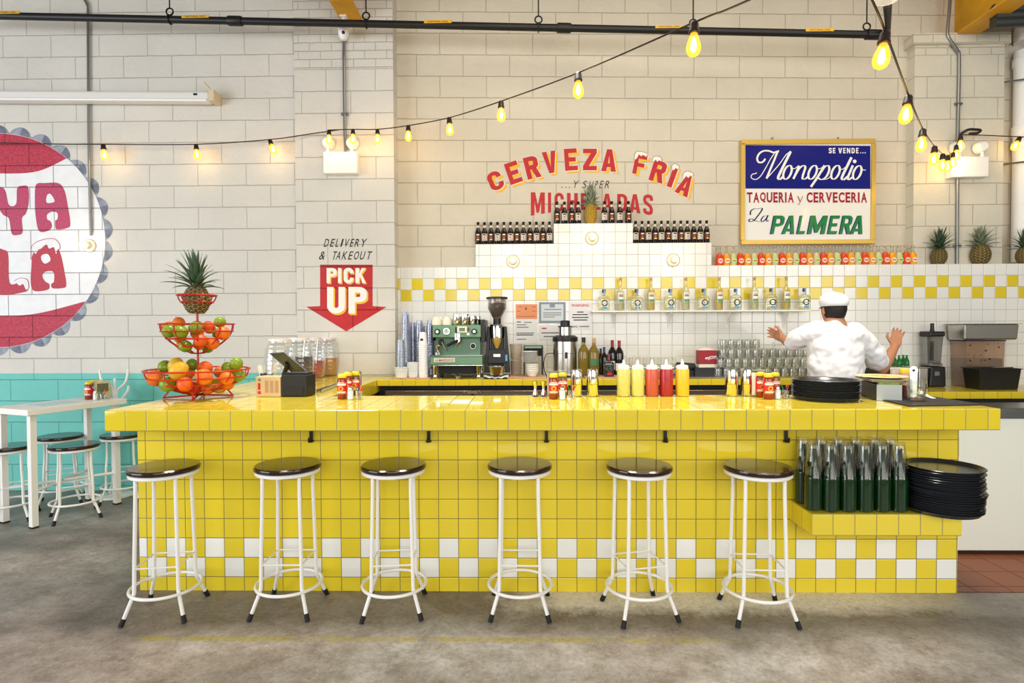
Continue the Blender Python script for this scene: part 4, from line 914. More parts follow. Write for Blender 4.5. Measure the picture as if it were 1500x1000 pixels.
beam('yellow steel roof beam above the right pilaster', [(xb2, 2.6), (xb2-.05, -2.6)], .42, W(1414, 54, 2.5).z, .2)
# ceiling deck
o = MB().box(-7.5, 7.7, -7.2, 3.4, zb1+.43, zb1+.5).build('ceiling', mat('grey roof deck', (120, 118, 112), .7), smooth=False); struct(o)
# white vertical pipe and dark conduit bundle, right edge
vp = thing('drain_pipe', 'white painted vertical drain pipe with collars at the right edge', 'pipe')
Yv = 2.545; c_ = W(1499, 200, Yv); rv = .08
MB().cyl(c_.x, Yv, W(1499, 384, Yv).z, W(1499, 75, Yv).z, rv, 24).build('pipe', M_white, vp)
MB().tube(smooth_pts([(c_.x, Yv, W(0, 80, Yv).z), (c_.x, Yv, W(0, 62, Yv).z), (c_.x+.08, Yv, W(0, 40, Yv).z), (c_.x+.3, Yv, W(0, 20, Yv).z)], 5), rv, 20).build('elbow', M_white, vp)
for py, hh in ((92, 12), (192, 14), (212, 10)): MB().cyl(c_.x, Yv, W(1499, py+hh/2, Yv).z, W(1499, py-hh/2, Yv).z, rv*1.13, 24).build('collar', M_white, vp, bevel=.004)
for py in (118, 238): a_ = W(1468, py+3, 2.5); MB().tube([(a_.x, 2.5, a_.z), (c_.x, Yv-rv-.004, a_.z+.02)], .009, 6).build('strap', M_galv, vp)
# dark tubes behind, top right
tt = thing('conduit_bundle', 'dark grey pipes under the roof at the top right corner', 'pipe')
for i in range(3): a_ = W(1455, 14+i*10, 2.15); MB().tube([a_, a_+Vector((1.6, 0, .04+.01*i))], .045, 10).build('tube', mat('dark conduit', (70, 74, 74), .4, .5) if i == 0 else bpy.data.materials['dark conduit'], tt)
# pendant shade at the top edge
p = W(1300, -6, .4); t = thing('pendant_lamp', 'white round glass pendant shade cut by the top edge', 'lamp', (p.x, .4, p.z))
MB().lathe([(0, -.03), (.055, -.028), (.078, -.012), (.084, .01), (.07, .05), (.04, .08), (.03, .1)], 0, 0, 32, close=False).build('lamp_shade', glass_mat('milky ribbed glass', (252, 250, 246), .5, .2, .5, (248, 244, 238)), t)
MB().cyl(0, 0, .1, .16, .034, 16).tube([(0, 0, .16), (0, 0, zb1+.43-p.z)], .006, 6).build('fitting', M_black, t)
# ================================================================ STRING LIGHTS
M_amber = mat('amber glowing bulb glass', (255, 196, 70), .15, emit=2.6, emc=(255, 178, 36))
M_filament = mat('glowing filament', (255, 240, 200), .3, emit=26, emc=(255, 224, 150))
M_sock = mat('brown black socket', (40, 28, 24), .45)
def make_bulb():
    k = MB().lathe([(0, .006), (.013, .005), (.019, -.004), (.021, -.03), (.0235, -.034), (.0235, -.042), (.020, -.045), (.0, -.045)], 0, 0, 18, close=False).build('socket', M_sock)
    g = MB().lathe([(.014, -.044), (.017, -.056), (.026, -.080), (.0305, -.100), (.0295, -.116), (.023, -.131), (.012, -.139), (0, -.141)], 0, 0, 20, close=False)
    nf = len(g.f); g.lathe([(0, -.055), (.007, -.066), (.013, -.09), (.012, -.108), (.006, -.12), (0, -.122)], 0, 0, 14, close=False)
    b = g.build('bulb', [M_amberg, M_filament], k)
    for i, p in enumerate(b.data.polygons): p.material_index = int(i >= nf)
    return k
def amber():
    m = new_mat('amber glass'); n, l = nt(m); n.remove(n['Principled BSDF'])
    tr = n.new('ShaderNodeBsdfTransparent'); tr.inputs[0].default_value = (1, .74, .25, 1)
    em = n.new('ShaderNodeEmission'); em.inputs[0].default_value = (1, .50, .04, 1); em.inputs[1].default_value = 1.5
    gl = n.new('ShaderNodeBsdfGlossy'); gl.inputs['Roughness'].default_value = .05
    a_ = n.new('ShaderNodeAddShader'); l.new(tr.outputs[0], a_.inputs[0]); l.new(em.outputs[0], a_.inputs[1])
    mx = n.new('ShaderNodeMixShader'); mx.inputs[0].default_value = .07; l.new(a_.outputs[0], mx.inputs[1]); l.new(gl.outputs[0], mx.inputs[2]); l.new(mx.outputs[0], n['Material Output'].inputs[0]); return m
M_amberg = amber()
SB = make_bulb(); sb_used = [False]
def P3(px, py, Z): d = ray(px, py); return CAM+d*Z
def strand(label, bulbs, group, ends, far, r=.0045):
    t = thing('string_lights', label, 'string lights')
    wire = [P3(*e) for e in ends[0]]
    for i, (px, py, hp, txt, tilt) in enumerate(bulbs):
        Z = min(.146*FPX/hp, far); p = P3(px, py, Z); wire.append(p+Vector((0, 0, .004)))
        if not sb_used[0]: b = SB; sb_used[0] = True
        else:
            b = SB.copy(); COL.objects.link(b); g = SB.children[0].copy(); COL.objects.link(g); g.parent = b
        b.parent = t; b.location = p; b.rotation_euler = (0, tilt, 0); b.scale = (Z*hp/(.146*FPX),)*3
        l = bpy.data.lights.new('string_bulb_light', 'POINT'); l.energy = .55; l.color = (1, .70, .32); l.shadow_soft_size = .03
        lo = bpy.data.objects.new('string_bulb_light', l); COL.objects.link(lo); lo.location = p+Vector((0, -.06, -.17))
    wire += [P3(*e) for e in ends[1]]
    MB().tube(smooth_pts(wire, 5), r, 6).build('wire', M_sock, t); return t
GB = 'amber string light bulbs'
Zw = 2.951+2.10; Zr = 2.951+2.30
strand('black string light cord sagging along the left wall', [(151, 212, 23.5, 'lit amber bulb in front of the mural, leftmost', -.12), (287, 212, 22.5, 'lit amber bulb right of the mural, second from left', -.1), (395, 205, 22, 'lit amber bulb tilted, left of the pilaster', -.35)], GB, ([(-60, 208, 5.2), (0, 209, 5.2), (80, 211, 5.2)], [(455, 196, 5.12), (497, 190, Zw)]), 5.13)
strand('black string light cord rising from the pilaster towards the top centre', [(482, 191, 21, 'lit amber bulb above the left emergency lamp head', 0), (517, 190, 21, 'lit amber bulb above the right head of the left emergency light', 0), (553, 190, 21, 'lit amber bulb at the right edge of the left pilaster', 0),
    (598, 184.5, 23.5, 'lit amber bulb just right of the left pilaster', 0), (658, 173, 26, 'lit amber bulb right of the pilaster, second on the rising cord', -.05), (734, 149, 30, 'lit amber bulb above the word CERVEZA, left', 0), (847, 107.5, 37.5, 'lit amber bulb high above the word CERVEZA', 0), (1017, 34, 50, 'large lit amber bulb below the gas pipe, top centre', .03)],
    GB, ([(497, 190, Zw)], [(1060, 16, 2.25), (1110, -6, 2.0), (1180, -40, 1.8)]), Zw-.01)
strand('black string light cord dropping from the top right to the right pilaster', [(1297, 48, 55, 'largest lit amber bulb at the top right', .15), (1331, 141, 42, 'second largest lit amber bulb, top right', .14), (1352, 190, 33.5, 'lit amber bulb right of the framed sign, third down', .1), (1369, 215, 28, 'lit amber bulb right of the framed sign, fourth down', .05), (1381, 226, 25, 'lit amber bulb lowest in the right cluster, left', 0), (1388, 228, 24, 'lit amber bulb lowest in the right cluster, right', 0), (1396, 224, 22.5, 'lit amber bulb in the right cluster, third from its right end', 0), (1401, 213, 22, 'lit amber bulb in the right cluster, second from its right end', 0), (1407, 199, 21.5, 'lit amber bulb at the top end of the right cluster', 0)],
    GB, ([(1255, -40, 1.9), (1275, -5, 2.05)], [(1406, 197, Zr)]), Zr-.02)
strand('short black cord from the right pilaster to the right edge', [(1494, 201, 22, 'lit amber bulb at the right edge of the photo', .5)], GB, ([(1406, 197, Zr), (1440, 198, Zr)], [(1540, 202, Zr)]), Zr-.02)
p = P3(1420, 196, Zr); MB().tube(smooth_pts([p+Vector((-.09, 0, -.01)), p+Vector((-.03, -.02, .03)), p+Vector((.05, -.01, .035)), p+Vector((.1, 0, .03)), p+Vector((.08, .01, .01)), p+Vector((0, 0, 0))], 5), .012, 8).build('cord_bundle', M_sock); tag(bpy.data.objects['cord_bundle'], 'bundled black cord end on the right pilaster', 'cord')
# ================================================================ SMALL THINGS ON THE BAR
ZC = ZT+.0015                                # standing height on the front counter
def on_bar(px, Y=None, py=None, z=ZC):
    """point on a level surface seen in pixel column px: by depth Y or by pixel row py"""
    if py is not None: return G(px, py, z)
    p = W(px, 550, Y); return Vector((p.x, Y, z))
# ---- pineapples
def pine_mat(name, lo, hi):
    m = new_mat(name); n, l = nt(m); b = n['Principled BSDF']; uv = n.new('ShaderNodeUVMap'); sx = n.new('ShaderNodeSeparateXYZ'); l.new(uv.outputs[0], sx.inputs[0])
    def M(op, a, c=None):
        k = n.new('ShaderNodeMath'); k.operation = op
        for i, q in enumerate((a, c)):
            if q is None: continue
            if isinstance(q, (int, float)): k.inputs[i].default_value = q
            else: l.new(q, k.inputs[i])
        return k.outputs[0]
    A = M('COSINE', M('MULTIPLY', M('ADD', sx.outputs[0], sx.outputs[1]), PI)); B = M('COSINE', M('MULTIPLY', M('SUBTRACT', sx.outputs[0], sx.outputs[1]), PI))
    h = M('ABSOLUTE', M('MULTIPLY', A, B))
    r = n.new('ShaderNodeValToRGB'); e = r.color_ramp.elements; e[0].position = .05; e[0].color = (*s2l((38, 30, 16)), 1); e[1].position = .95; e[1].color = (*s2l((58, 42, 20)), 1)
    e.new(.25).color = (*s2l(lo), 1); e.new(.55).color = (*s2l(hi), 1); e.new(.8).color = (*s2l(tuple(int(x*.8) for x in lo)), 1); l.new(h, r.inputs[0]); l.new(r.outputs[0], b.inputs['Base Color']); b.inputs['Roughness'].default_value = .5
    bp = n.new('ShaderNodeBump'); bp.inputs['Strength'].default_value = .8; bp.inputs['Distance'].default_value = .006; l.new(h, bp.inputs['Height']); l.new(bp.outputs[0], b.inputs['Normal']); return m
M_leaf = mat('pineapple leaf', (70, 92, 66), .45, noise=.3, nscale=25); M_leaf2 = mat('pale pineapple leaf', (124, 138, 112), .5, noise=.3, nscale=25)
M_pine = pine_mat('brown pineapple skin', (92, 84, 36), (176, 146, 84)); M_piney = pine_mat('yellow pineapple skin', (196, 146, 30), (236, 200, 70))
def make_pineapple(skin, leafm, H=.17, R=.068, crown=.17, spread=1, seed=3, tilt=0):
    rnd = random.Random(seed); t = thing('pineapple', 'x', 'pineapple'); SEG, RI = 48, 34; V, F, UV = [], [], []
    NU, NV = 8, 7
    for j in range(RI+1):
        v = j/RI; z = H*v; rr = R*(math.sin(PI*(.06+.88*v))**.42)*(1-.10*(v-.35))
        for i in range(SEG):
            u = i/SEG; p, q = u*NU*2, v*NV; h = abs(math.cos((p+q)*PI)*math.cos((p-q)*PI)) if 0 else abs(math.cos((u*NU+v*NV)*PI)*math.cos((u*NU-v*NV)*PI))
            r = rr*(.94+.075*h); a = 2*PI*u; V.append((r*math.cos(a), r*math.sin(a), z)); UV.append((u*NU, v*NV))
    for j in range(RI):
        for i in range(SEG):
            i2 = (i+1) % SEG; F.append((j*SEG+i, j*SEG+i2, (j+1)*SEG+i2, (j+1)*SEG+i))
    F += [tuple(reversed(range(SEG))), tuple(range(RI*SEG, (RI+1)*SEG))]
    o = MB().add(V, F).build('fruit_body', skin, t, sharp=60); L = o.data.uv_layers.new(name='UVMap')
    for p in o.data.polygons:
        us = [UV[o.data.loops[k].vertex_index][0] for k in p.loop_indices]; wrap = max(us)-min(us) > NU/2
        for k in p.loop_indices:
            a, b_ = UV[o.data.loops[k].vertex_index]; L.data[k].uv = (a+NU if wrap and a < NU/2 else a, b_)
    m = MB(); N = 46
    for k in range(N):
        f = k/N; a = k*2.39996; up = .22+.74*f; ln = crown*(.55+.55*math.sin(PI*min(1, .25+f*.75)))*rnd.uniform(.88, 1.1); bw = .017*(1.1-.4*f)
        d = Vector((math.cos(a), math.sin(a), 0)); sd = Vector((-d.y, d.x, 0)); base = d*(.024*(1-f)+.003)+Vector((0, 0, H-.012+.05*f*crown/.17)); pts = []
        for s_ in range(6):
            q = s_/5; out = spread*(1-up)*q*1.0+.25*spread*(1-up)*q*q; rise = up*q-.30*(1-up)*q*q
            pts.append((base+d*ln*out+Vector((tilt*ln*q, 0, ln*rise)), bw*(1-q**1.6)+.0006))
        vs = [p+sd*w_ + Vector((0, 0, 0)) for p, w_ in pts]+[p-sd*w_ for p, w_ in pts]+[p-d*.3*w_-Vector((0, 0, w_*.5)) for p, w_ in pts]; n_ = 6
        m.add(vs, [(i, i+1, 2*n_+i+1, 2*n_+i) for i in range(n_-1)]+[(2*n_+i, 2*n_+i+1, n_+i+1, n_+i) for i in range(n_-1)])
    m.build('crown', leafm, t, solid=.0012); return t
# ---- three tier fruit stand
fc = on_bar(291, py=581.5); kf = sc(fc)
fs_ = thing('fruit_stand', 'three-tier red wire fruit stand on the left end of the bar', 'fruit stand', tuple(fc))
yl = fc.y
def zat(py): return W(291, py, yl).z-fc.z
B1, B2, B3 = zat(541), zat(474.5), zat(432.5); R1, R2, R3 = 69/kf, 49/kf, 26/kf
MB().tube([(0, 0, .03), (0, 0, B3-.03)], .0065, 10).build('pole', M_red, fs_)
def basket(name, zr, R, depth, rings, ribs, r=.0046):
    b = MB().ring((0, 0, zr), R, r*1.15, 48, 6); prof = lambda q: (R*(1-(1-q)**2.2*.82), zr-depth*(1-q))
    for q in rings: a, z = prof(q); b.ring((0, 0, z), a, r, 40, 6)
    o = b.build(name, M_red, fs_)
    for k in range(ribs):
        an = 2*PI*k/ribs+.2; P = [(prof(q/8)[0]*math.cos(an), prof(q/8)[0]*math.sin(an), prof(q/8)[1]) for q in range(9)]
        P = [(.008*math.cos(an), .008*math.sin(an), zr-depth-.002)]+P; MB().tube(P, r*.9, 6).build('rib', M_red, o)
    return prof
pf1 = basket('lower_basket', B1, R1, B1-.022, (.22, .45, .72), 10); pf2 = basket('middle_basket', B2, R2, B2-zat(517), (.25, .5, .75), 10); pf3 = basket('top_cup', B3, R3, B3-zat(452.5), (.5,), 6)
for an in (.35, .35+PI/2):
    c_, s_ = math.cos(an), math.sin(an)
    P = [(-.14, .088), (-.165, .04), (-.19, .008), (-.175, .005), (0, .014), (.175, .005), (.19, .008), (.165, .04), (.14, .088)]
    MB().tube(smooth_pts([(a*c_, a*s_, z) for a, z in P], 4), .005, 8).build('foot', M_red, fs_)
M_or = mat('orange peel', (226, 116, 24), .42, noise=.12, nscale=30, bump=.25); M_apg = mat('green apple', (122, 150, 34), .25, noise=.18, nscale=14); M_ymg = mat('yellow mango', (222, 178, 48), .35, noise=.2, nscale=12); M_or2 = mat('tangerine peel', (220, 92, 22), .4, noise=.12, nscale=30, bump=.25)
M_stem = mat('fruit stem', (70, 60, 30), .6)
def make_fruit(kind):
    nm, cat = {'o': ('orange', 'orange'), 't': ('tangerine', 'tangerine'), 'g': ('green_apple', 'apple'), 'y': ('mango', 'mango')}[kind]
    t = thing(nm, 'x', cat); M_ = {'o': M_or, 't': M_or2, 'g': M_apg, 'y': M_ymg}[kind]
    if kind == 'g':
        pr = [(0, .82)]+[(math.sin(PI*i/14)*(1+.06*math.cos(PI*i/14)), math.cos(PI*i/14)*.92) for i in range(1, 14)]+[(0, -.80)]
        pr[1] = (.22, .9)
    elif kind == 'y': pr = [(math.sin(PI*i/14)*.94, math.cos(PI*i/14)*1.12) for i in range(15)]
    else: pr = [(math.sin(PI*i/14), math.cos(PI*i/14)*.95) for i in range(15)]
    MB().lathe([(max(r, 0), z) for r, z in pr], 0, 0, 22, close=False).build('flesh', M_, t, sharp=80)
    MB().tube([(0, 0, .78 if kind == 'g' else pr[0][1]-.03), (.05, 0, (.78 if kind == 'g' else pr[0][1]-.03)+(.32 if kind == 'g' else .06))], .055 if kind != 'g' else .04, 6).build('stem', M_stem, t); return t
FR = {k: Proto(make_fruit(k)) for k in 'otgy'}
def F_(L, prof, zr, depth, tier, fscale):
    pos = []
    for (u, v, kd, r, fr) in L:
        px, py = 200+u/3.705, 340+v/3.705; p = W(px, py, yl); x, z = p.x-fc.x, p.z-fc.z
        q = min(1, max(0, (z-(zr-depth))/depth)); Rb = prof(q)[0] if q < 1 else prof(1)[0]
        d = max(0, (Rb-r)**2-x*x)**.5*fr; pos.append([Vector((x, -d, z)), r, kd])
    for it in range(160):
        for i in range(len(pos)):
            for j in range(i+1, len(pos)):
                dv = pos[j][0]-pos[i][0]; m = (pos[i][1]+pos[j][1])*1.01
                if dv.length < m:
                    e = dv.normalized()*(m-dv.length)/2; pos[i][0] -= e; pos[j][0] += e
        for p in pos:
            z = p[0].z; q = min(1, max(.02, (z-(zr-depth))/depth)); Rb = prof(q)[0]-p[1]*.8; rr = math.hypot(p[0].x, p[0].y)
            if rr > Rb and rr > 0: f = max(Rb, .004)/rr; p[0].x *= f; p[0].y *= f
            if rr < .008+p[1] and rr > 0: f = (.008+p[1])/rr; p[0].x *= f; p[0].y *= f
            p[0].z = max(p[0].z, zr-depth+p[1]*.95)
    names = {'o': 'orange', 't': 'tangerine', 'g': 'green apple', 'y': 'yellow mango'}
    order = {}
    for p in sorted(pos, key=lambda p: p[0].x): order.setdefault(p[2], []).append(p)
    rnd = random.Random(5)
    for kd, ps in order.items():
        for i, p in enumerate(ps):
            wh = nth(i, len(ps)) if len(ps) > 1 else 'only one'
            o = FR[kd].put(tuple(fc+p[0]), rnd.uniform(0, 6), f'{names[kd]} in the {tier} basket of the red fruit stand, {wh}', f'fruit in the {tier} wire basket', p[1])
            o.rotation_euler = (rnd.uniform(-.9, .9), rnd.uniform(-.9, .9), rnd.uniform(0, 6))
rr = .0445
F_([(138, 772, 'o', rr, .7), (155, 738, 'g', 0.0421, .1), (196, 785, 'o', rr, 1), (236, 722, 'y', 0.0468, .2), (258, 808, 'g', 0.0480, 1), (168, 838, 'g', 0.0398, 1), (325, 745, 'y', 0.0526, .75), (365, 803, 't', rr, 1), (262, 862, 't', 0.0410, 1), (350, 866, 't', 0.0410, 1),
    (447, 778, 'o', 0.0491, .85), (408, 742, 't', 0.0433, .3), (450, 838, 'y', 0.0468, 1), (520, 792, 'o', 0.0433, .9), (490, 738, 'g', 0.0398, -.1), (552, 735, 'g', 0.0398, .2), (566, 768, 'g', 0.0398, .6), (300, 880, 'g', 0.0386, .6), (300, 760, 'g', 0.0398, -.6), (380, 770, 'o', 0.0421, -.7), (210, 770, 'o', 0.0421, -.7), (470, 770, 'o', 0.0421, -.9), (420, 810, 'g', .040, .5), (310, 800, 'o', .042, .3), (215, 830, 'o', .040, .6), (500, 820, 'o', .040, .4), (405, 850, 'o', .038, .7), (290, 720, 'g', .038, -.1)], pf1, B1, B1-.022, 'lower', 1)
F_([(178, 530, 'o', 0.0386, .6), (222, 500, 'o', 0.0363, .1), (250, 537, 'g', 0.0433, 1), (318, 540, 'g', 0.0421, .95), (372, 525, 'g', 0.0386, .7), (402, 515, 't', 0.0351, .1), (446, 520, 'g', 0.0351, -.1), (484, 552, 'o', 0.0433, .6), (396, 582, 't', 0.0398, 1), (300, 610, 'g', 0.0386, 1), (222, 596, 'o', 0.0363, 1), (400, 632, 'g', 0.0363, .8), (450, 575, 'o', 0.0398, .9), (330, 520, 'o', 0.0374, -.8), (290, 510, 'g', .036, -.5), (350, 560, 'o', .038, .2), (270, 580, 'o', .036, .5), (430, 550, 'g', .036, -.3), (360, 600, 'o', .034, .3), (200, 555, 'o', .034, -.2)], pf2, B2, B2-zat(517), 'middle', 1)
pa1 = Proto(make_pineapple(M_pine, M_leaf, .172, .079, .27, .62, 3, -.06))
pa1.put((fc.x-.003, fc.y, fc.z+zat(459)), .4, 'green crowned pineapple in the top cup of the red fruit stand', 'pineapples')
# pineapples on the tile ledges
GP = 'pineapples'
def ledge(px, i, dy=.055): x = W(px, 380, YT+dy).x; return (x, YT+dy, STEPZ[i]+.001)
pa1.put(ledge(1374.5, 4, .065), 1.3, 'pineapple with ragged leaning crown on the right tile ledge, left of the conduit', GP, .88).rotation_euler = (0, -.12, 1.3)
pa2 = Proto(make_pineapple(M_pine, M_leaf2, .185, .086, .22, .75, 8)); pa2.put(ledge(1436, 4, .065), .3, 'round dark pineapple on the right tile ledge, right of the conduit', GP, .98)
pa1.put(ledge(1500, 4, .022), 2.2, 'pineapple cut by the right edge of the photo', GP, .85)
paY = Proto(make_pineapple(M_piney, M_leaf2, .19, .062, .24, .38, 12)); paY.put(ledge(865.5, 2, .03), .7, 'yellow pineapple in the middle of the highest tile step', GP, .98)
# ---- bottles on the tile ledges
M_beer = mat('dark brown beer glass', (26, 14, 10), .08, coat=.4); M_cap = mat('dark crown cap', (30, 26, 24), .35, .6)
M_lab1 = mat('cream blue beer label', (222, 214, 196), .5, noise=.25, nscale=90); M_lab2 = mat('dark red beer label', (84, 40, 30), .5, noise=.4, nscale=90); M_labb = mat('label blue', (120, 176, 206), .5); M_labr = mat('label red', (206, 92, 70), .5)
def make_beer(dark):
    t = thing('beer_bottle', 'x', 'bottle'); r = .0295
    MB().lathe([(0, .001), (r*.9, .001), (r, .006), (r, .115), (r*.93, .130), (r*.55, .158), (.0135, .172), (.012, .205), (.0135, .207), (.0135, .214), (.012, .216), (0, .216)], 0, 0, 20, close=False).build('glass', M_beer, t)
    l = MB().lathe([(r+.0006, .035), (r+.0006, .105)], 0, 0, 20, close=False).build('label', M_lab2 if dark else M_lab1, t)
    MB().add([(-.013, -r-.0012, .04), (.013, -r-.0012, .04), (.012, -r-.0012, .052), (-.012, -r-.0012, .052)], [(0, 1, 2, 3)]).build('label_stripe', M_labb if not dark else M_gold, l, smooth=False)
    MB().lathe([(0, 0), (.0085, 0)], 0, 0, 14, close=False).build('label_emblem', M_labr, l, (0, -r-.0014, .068)).rotation_euler = (PI/2, 0, 0)
    MB().add([(-.015, -r-.0013, .088), (.015, -r-.0013, .088), (.013, -r-.0013, .100), (-.013, -r-.0013, .100)], [(0, 1, 2, 3)]).build('label_band', M_cream if dark else P_blk, l, smooth=False)
    MB().lathe([(.0148, .166), (.0128, .190)], 0, 0, 16, close=False).build('neck_label', M_lab1, t)
    MB().lathe([(.0148, .211), (.0148, .220), (.012, .223), (0, .2235)], 0, 0, 16, close=False).build('cap', M_cap, t); return t
BE = [Proto(make_beer(0)), Proto(make_beer(1))]
def row(pxs, i, first_dark, where, group):
    for n_, px in enumerate(pxs):
        dk = (n_+first_dark) % 2; x, y, z = ledge(px, i, .036)
        BE[dk].put((x, y, z), 0, f'brown beer bottle with {"dark" if dk else "pale"} label on the {where} tile step, {nth(n_, len(pxs))}', group, .93)
row([700.5+i*9.5 for i in range(12)], 1, 1, 'left', 'beer bottles on the left tile step')
row([816, 827, 837.5, 847], 2, 1, 'top', 'beer bottles left of the central pineapple'); 
GX = 'beer bottles right of the central pineapple'
for n_, (px, dk) in enumerate([(885.5, 0), (896, 1), (908, 0), (920.5, 1)]):
    x, y, z = ledge(px, 2, .036); BE[dk].put((x, y, z), 0, f'brown beer bottle with {"dark" if dk else "pale"} label right of the central pineapple, {nth(n_, 4)}', GX, .93)
row([931+i*9.45 for i in range(12)], 3, 0, 'right', 'beer bottles on the right tile step')
# soda bottles
M_sg = glass_mat('soda glass', (235, 240, 232), .5, .05, .12, (214, 214, 186))
M_soda = [mat('red soda', (228, 74, 34), .12, emit=0), mat('orange soda', (240, 166, 40), .12), mat('pale lime soda', (206, 204, 150), .12)]
M_slab = [mat('pink soda label', (244, 206, 196), .5), mat('orange soda label', (248, 222, 196), .5), mat('green soda label', (176, 232, 140), .5)]; M_scap = mat('tin soda cap', (196, 160, 110), .35, .5)
M_sw = mat('soda label red script', (214, 70, 40), .5)
def make_soda(k):
    t = thing('soda_bottle', 'x', 'bottle'); r = .033; nm = M_soda[k]
    MB().lathe([(.0165, .118), (.0125, .135), (.0115, .165), (.013, .167), (.013, .172), (.0, .172)], 0, 0, 18, close=False).build('glass_neck', M_sg, t)
    MB().lathe([(0, .001), (r*.9, .001), (r, .008), (r, .062), (r*.96, .085), (r*.75, .104), (.0165, .1175), (0, .118)], 0, 0, 20, close=False).build('body', nm, t)
    l = MB().lathe([(0, 0), (.0235, 0)], 0, 0, 20, close=False).build('label', M_slab[k], t, (0, -r-.0012, .043)); l.rotation_euler = (PI/2, 0, 0)
    MB().add([(-.016, -.004, .0008), (.016, -.006, .0008), (.017, .004, .0008), (-.015, .006, .0008)], [(0, 1, 2, 3)]).build('label_script', M_sw, l, smooth=False)
    MB().lathe([(.0142, .168), (.0142, .176), (.011, .179), (0, .1792)], 0, 0, 14, close=False).build('cap', M_scap, t); return t
SO = [Proto(make_soda(k)) for k in range(3)]
cn = ['red', 'orange', 'pale green']; cnt = [0, 0, 0]
for i in range(29):
    k = i % 3; x, y, z = ledge(1054+i*10.1, 4, .045); n_ = cnt[k]; cnt[k] += 1
    SO[k].put((x, y, z), 0, f'{cn[k]} soda bottle on the ledge under the framed sign, {ORD[n_]} {cn[k]} from left', 'soda bottles under the framed sign', .98)
# ---- white shelf with tequila bottles
ys = YT-.14; sl = W(867, 455, ys); sr = W(1187, 454, ys)
sf = thing('wall_shelf', 'white wall shelf with a wire guard rail on the tile wall', 'shelf', (0, 0, 0))
zsf = sl.z
MB().box(sl.x, sr.x, ys, YT-.001, zsf-.014, zsf).build('board', M_white_metal, sf, smooth=False, bevel=.002)
rl = MB(); zr_ = W(900, 443.5, ys).z; x0, x1 = W(872, 443, ys).x, W(1186, 443, ys).x
rl.tube([(x0, YT-.01, zr_), (x0, ys+.004, zr_), (x1, ys+.004, zr_), (x1, YT-.01, zr_)], .003, 6)
for i in range(6): xx = x0+(x1-x0)*i/5; rl.tube([(xx, ys+.004, zsf), (xx, ys+.004, zr_)], .003, 6)
rl.build('guard_rail', M_white_metal, sf)
for px in (898, 980, 1064, 1149):
    x = W(px, 465, YT-.01).x; zb = W(px, 480, YT-.02).z
    MB().box(x-.013, x+.013, YT-.008, YT-.001, zb, zsf-.015).add([(x-.004, YT-.008, zsf-.015), (x-.004, ys+.03, zsf-.015), (x-.004, ys+.03, zsf-.025), (x-.004, YT-.008, zb+.03), (x+.004, YT-.008, zsf-.015), (x+.004, ys+.03, zsf-.015), (x+.004, ys+.03, zsf-.025), (x+.004, YT-.008, zb+.03)],
        [(0, 1, 2, 3), (7, 6, 5, 4), (0, 4, 5, 1), (1, 5, 6, 2), (2, 6, 7, 3), (3, 7, 4, 0)]).build('bracket', M_white_metal, sf, smooth=False)
M_teq = glass_mat('tequila glass', (247, 246, 226), .7, .03, .16, (226, 220, 176)); M_teqy = glass_mat('gold tequila glass', (246, 238, 196), .7, .03, .22, (232, 208, 110))
M_tlab = mat('tequila label', (244, 240, 228), .5); M_tgreen = mat('agave green print', (90, 160, 110), .5); M_tblue = mat('blue label', (92, 164, 214), .5); M_cork = mat('cork', (196, 160, 116), .7, noise=.2, nscale=60); M_tdark = mat('horseshoe print', (52, 66, 70), .4); M_tcap = mat('dark blue cap', (44, 62, 92), .3, .4); M_tribbon = mat('blue ribbon', (120, 164, 214), .5)
def make_tall(gl):
    t = thing('tall_tequila_bottle', 'x', 'bottle'); r = .036
    MB().lathe([(0, .001), (r*.92, .001), (r, .008), (r, .165), (r*.9, .185), (r*.45, .212), (.0125, .228), (.0115, .268), (.0145, .270), (.0145, .277), (.010, .278), (0, .278)], 0, 0, 24, close=False).build('glass', gl, t)
    MB().lathe([(r*.9, .012), (r*.9, .158), (0, .16)], 0, 0, 20, close=False).build('tequila', mat('pale spirit', (238, 232, 200), .1, trans=.6) if 'pale spirit' not in bpy.data.materials else bpy.data.materials['pale spirit'], t)
    V, F = [], []; n_ = 10
    l = MB().add([((r+.0008)*math.sin(a), -(r+.0008)*math.cos(a), z) for z in (.085, .165) for a in [(-.8+1.6*i/n_) for i in range(n_+1)]], [(i, i+1, n_+2+i, n_+1+i) for i in range(n_)]).build('label', M_tlab, t)
    MB().add([((r+.0014)*math.sin(a), -(r+.0014)*math.cos(a), z) for z in (.085, .104) for a in [(-.7+1.4*i/n_) for i in range(n_+1)]], [(i, i+1, n_+2+i, n_+1+i) for i in range(n_)]).build('label_field', M_tgreen, l)
    MB().add([((r+.0014)*math.sin(a), -(r+.0014)*math.cos(a), z) for z in (.145, .151) for a in [(-.5+1.0*i/n_) for i in range(n_+1)]], [(i, i+1, n_+2+i, n_+1+i) for i in range(n_)]).build('label_title', P_red, l)
    MB().add([((r+.0014)*math.sin(a), -(r+.0014)*math.cos(a), z) for z in (.130, .139) for a in [(-.55+1.1*i/n_) for i in range(n_+1)]], [(i, i+1, n_+2+i, n_+1+i) for i in range(n_)]).build('label_name', P_blk, l)
    MB().lathe([(.0105, .274), (.0105, .284), (.0135, .285), (.0135, .304), (0, .305)], 0, 0, 16, close=False).build('cork', M_cork, t); return t
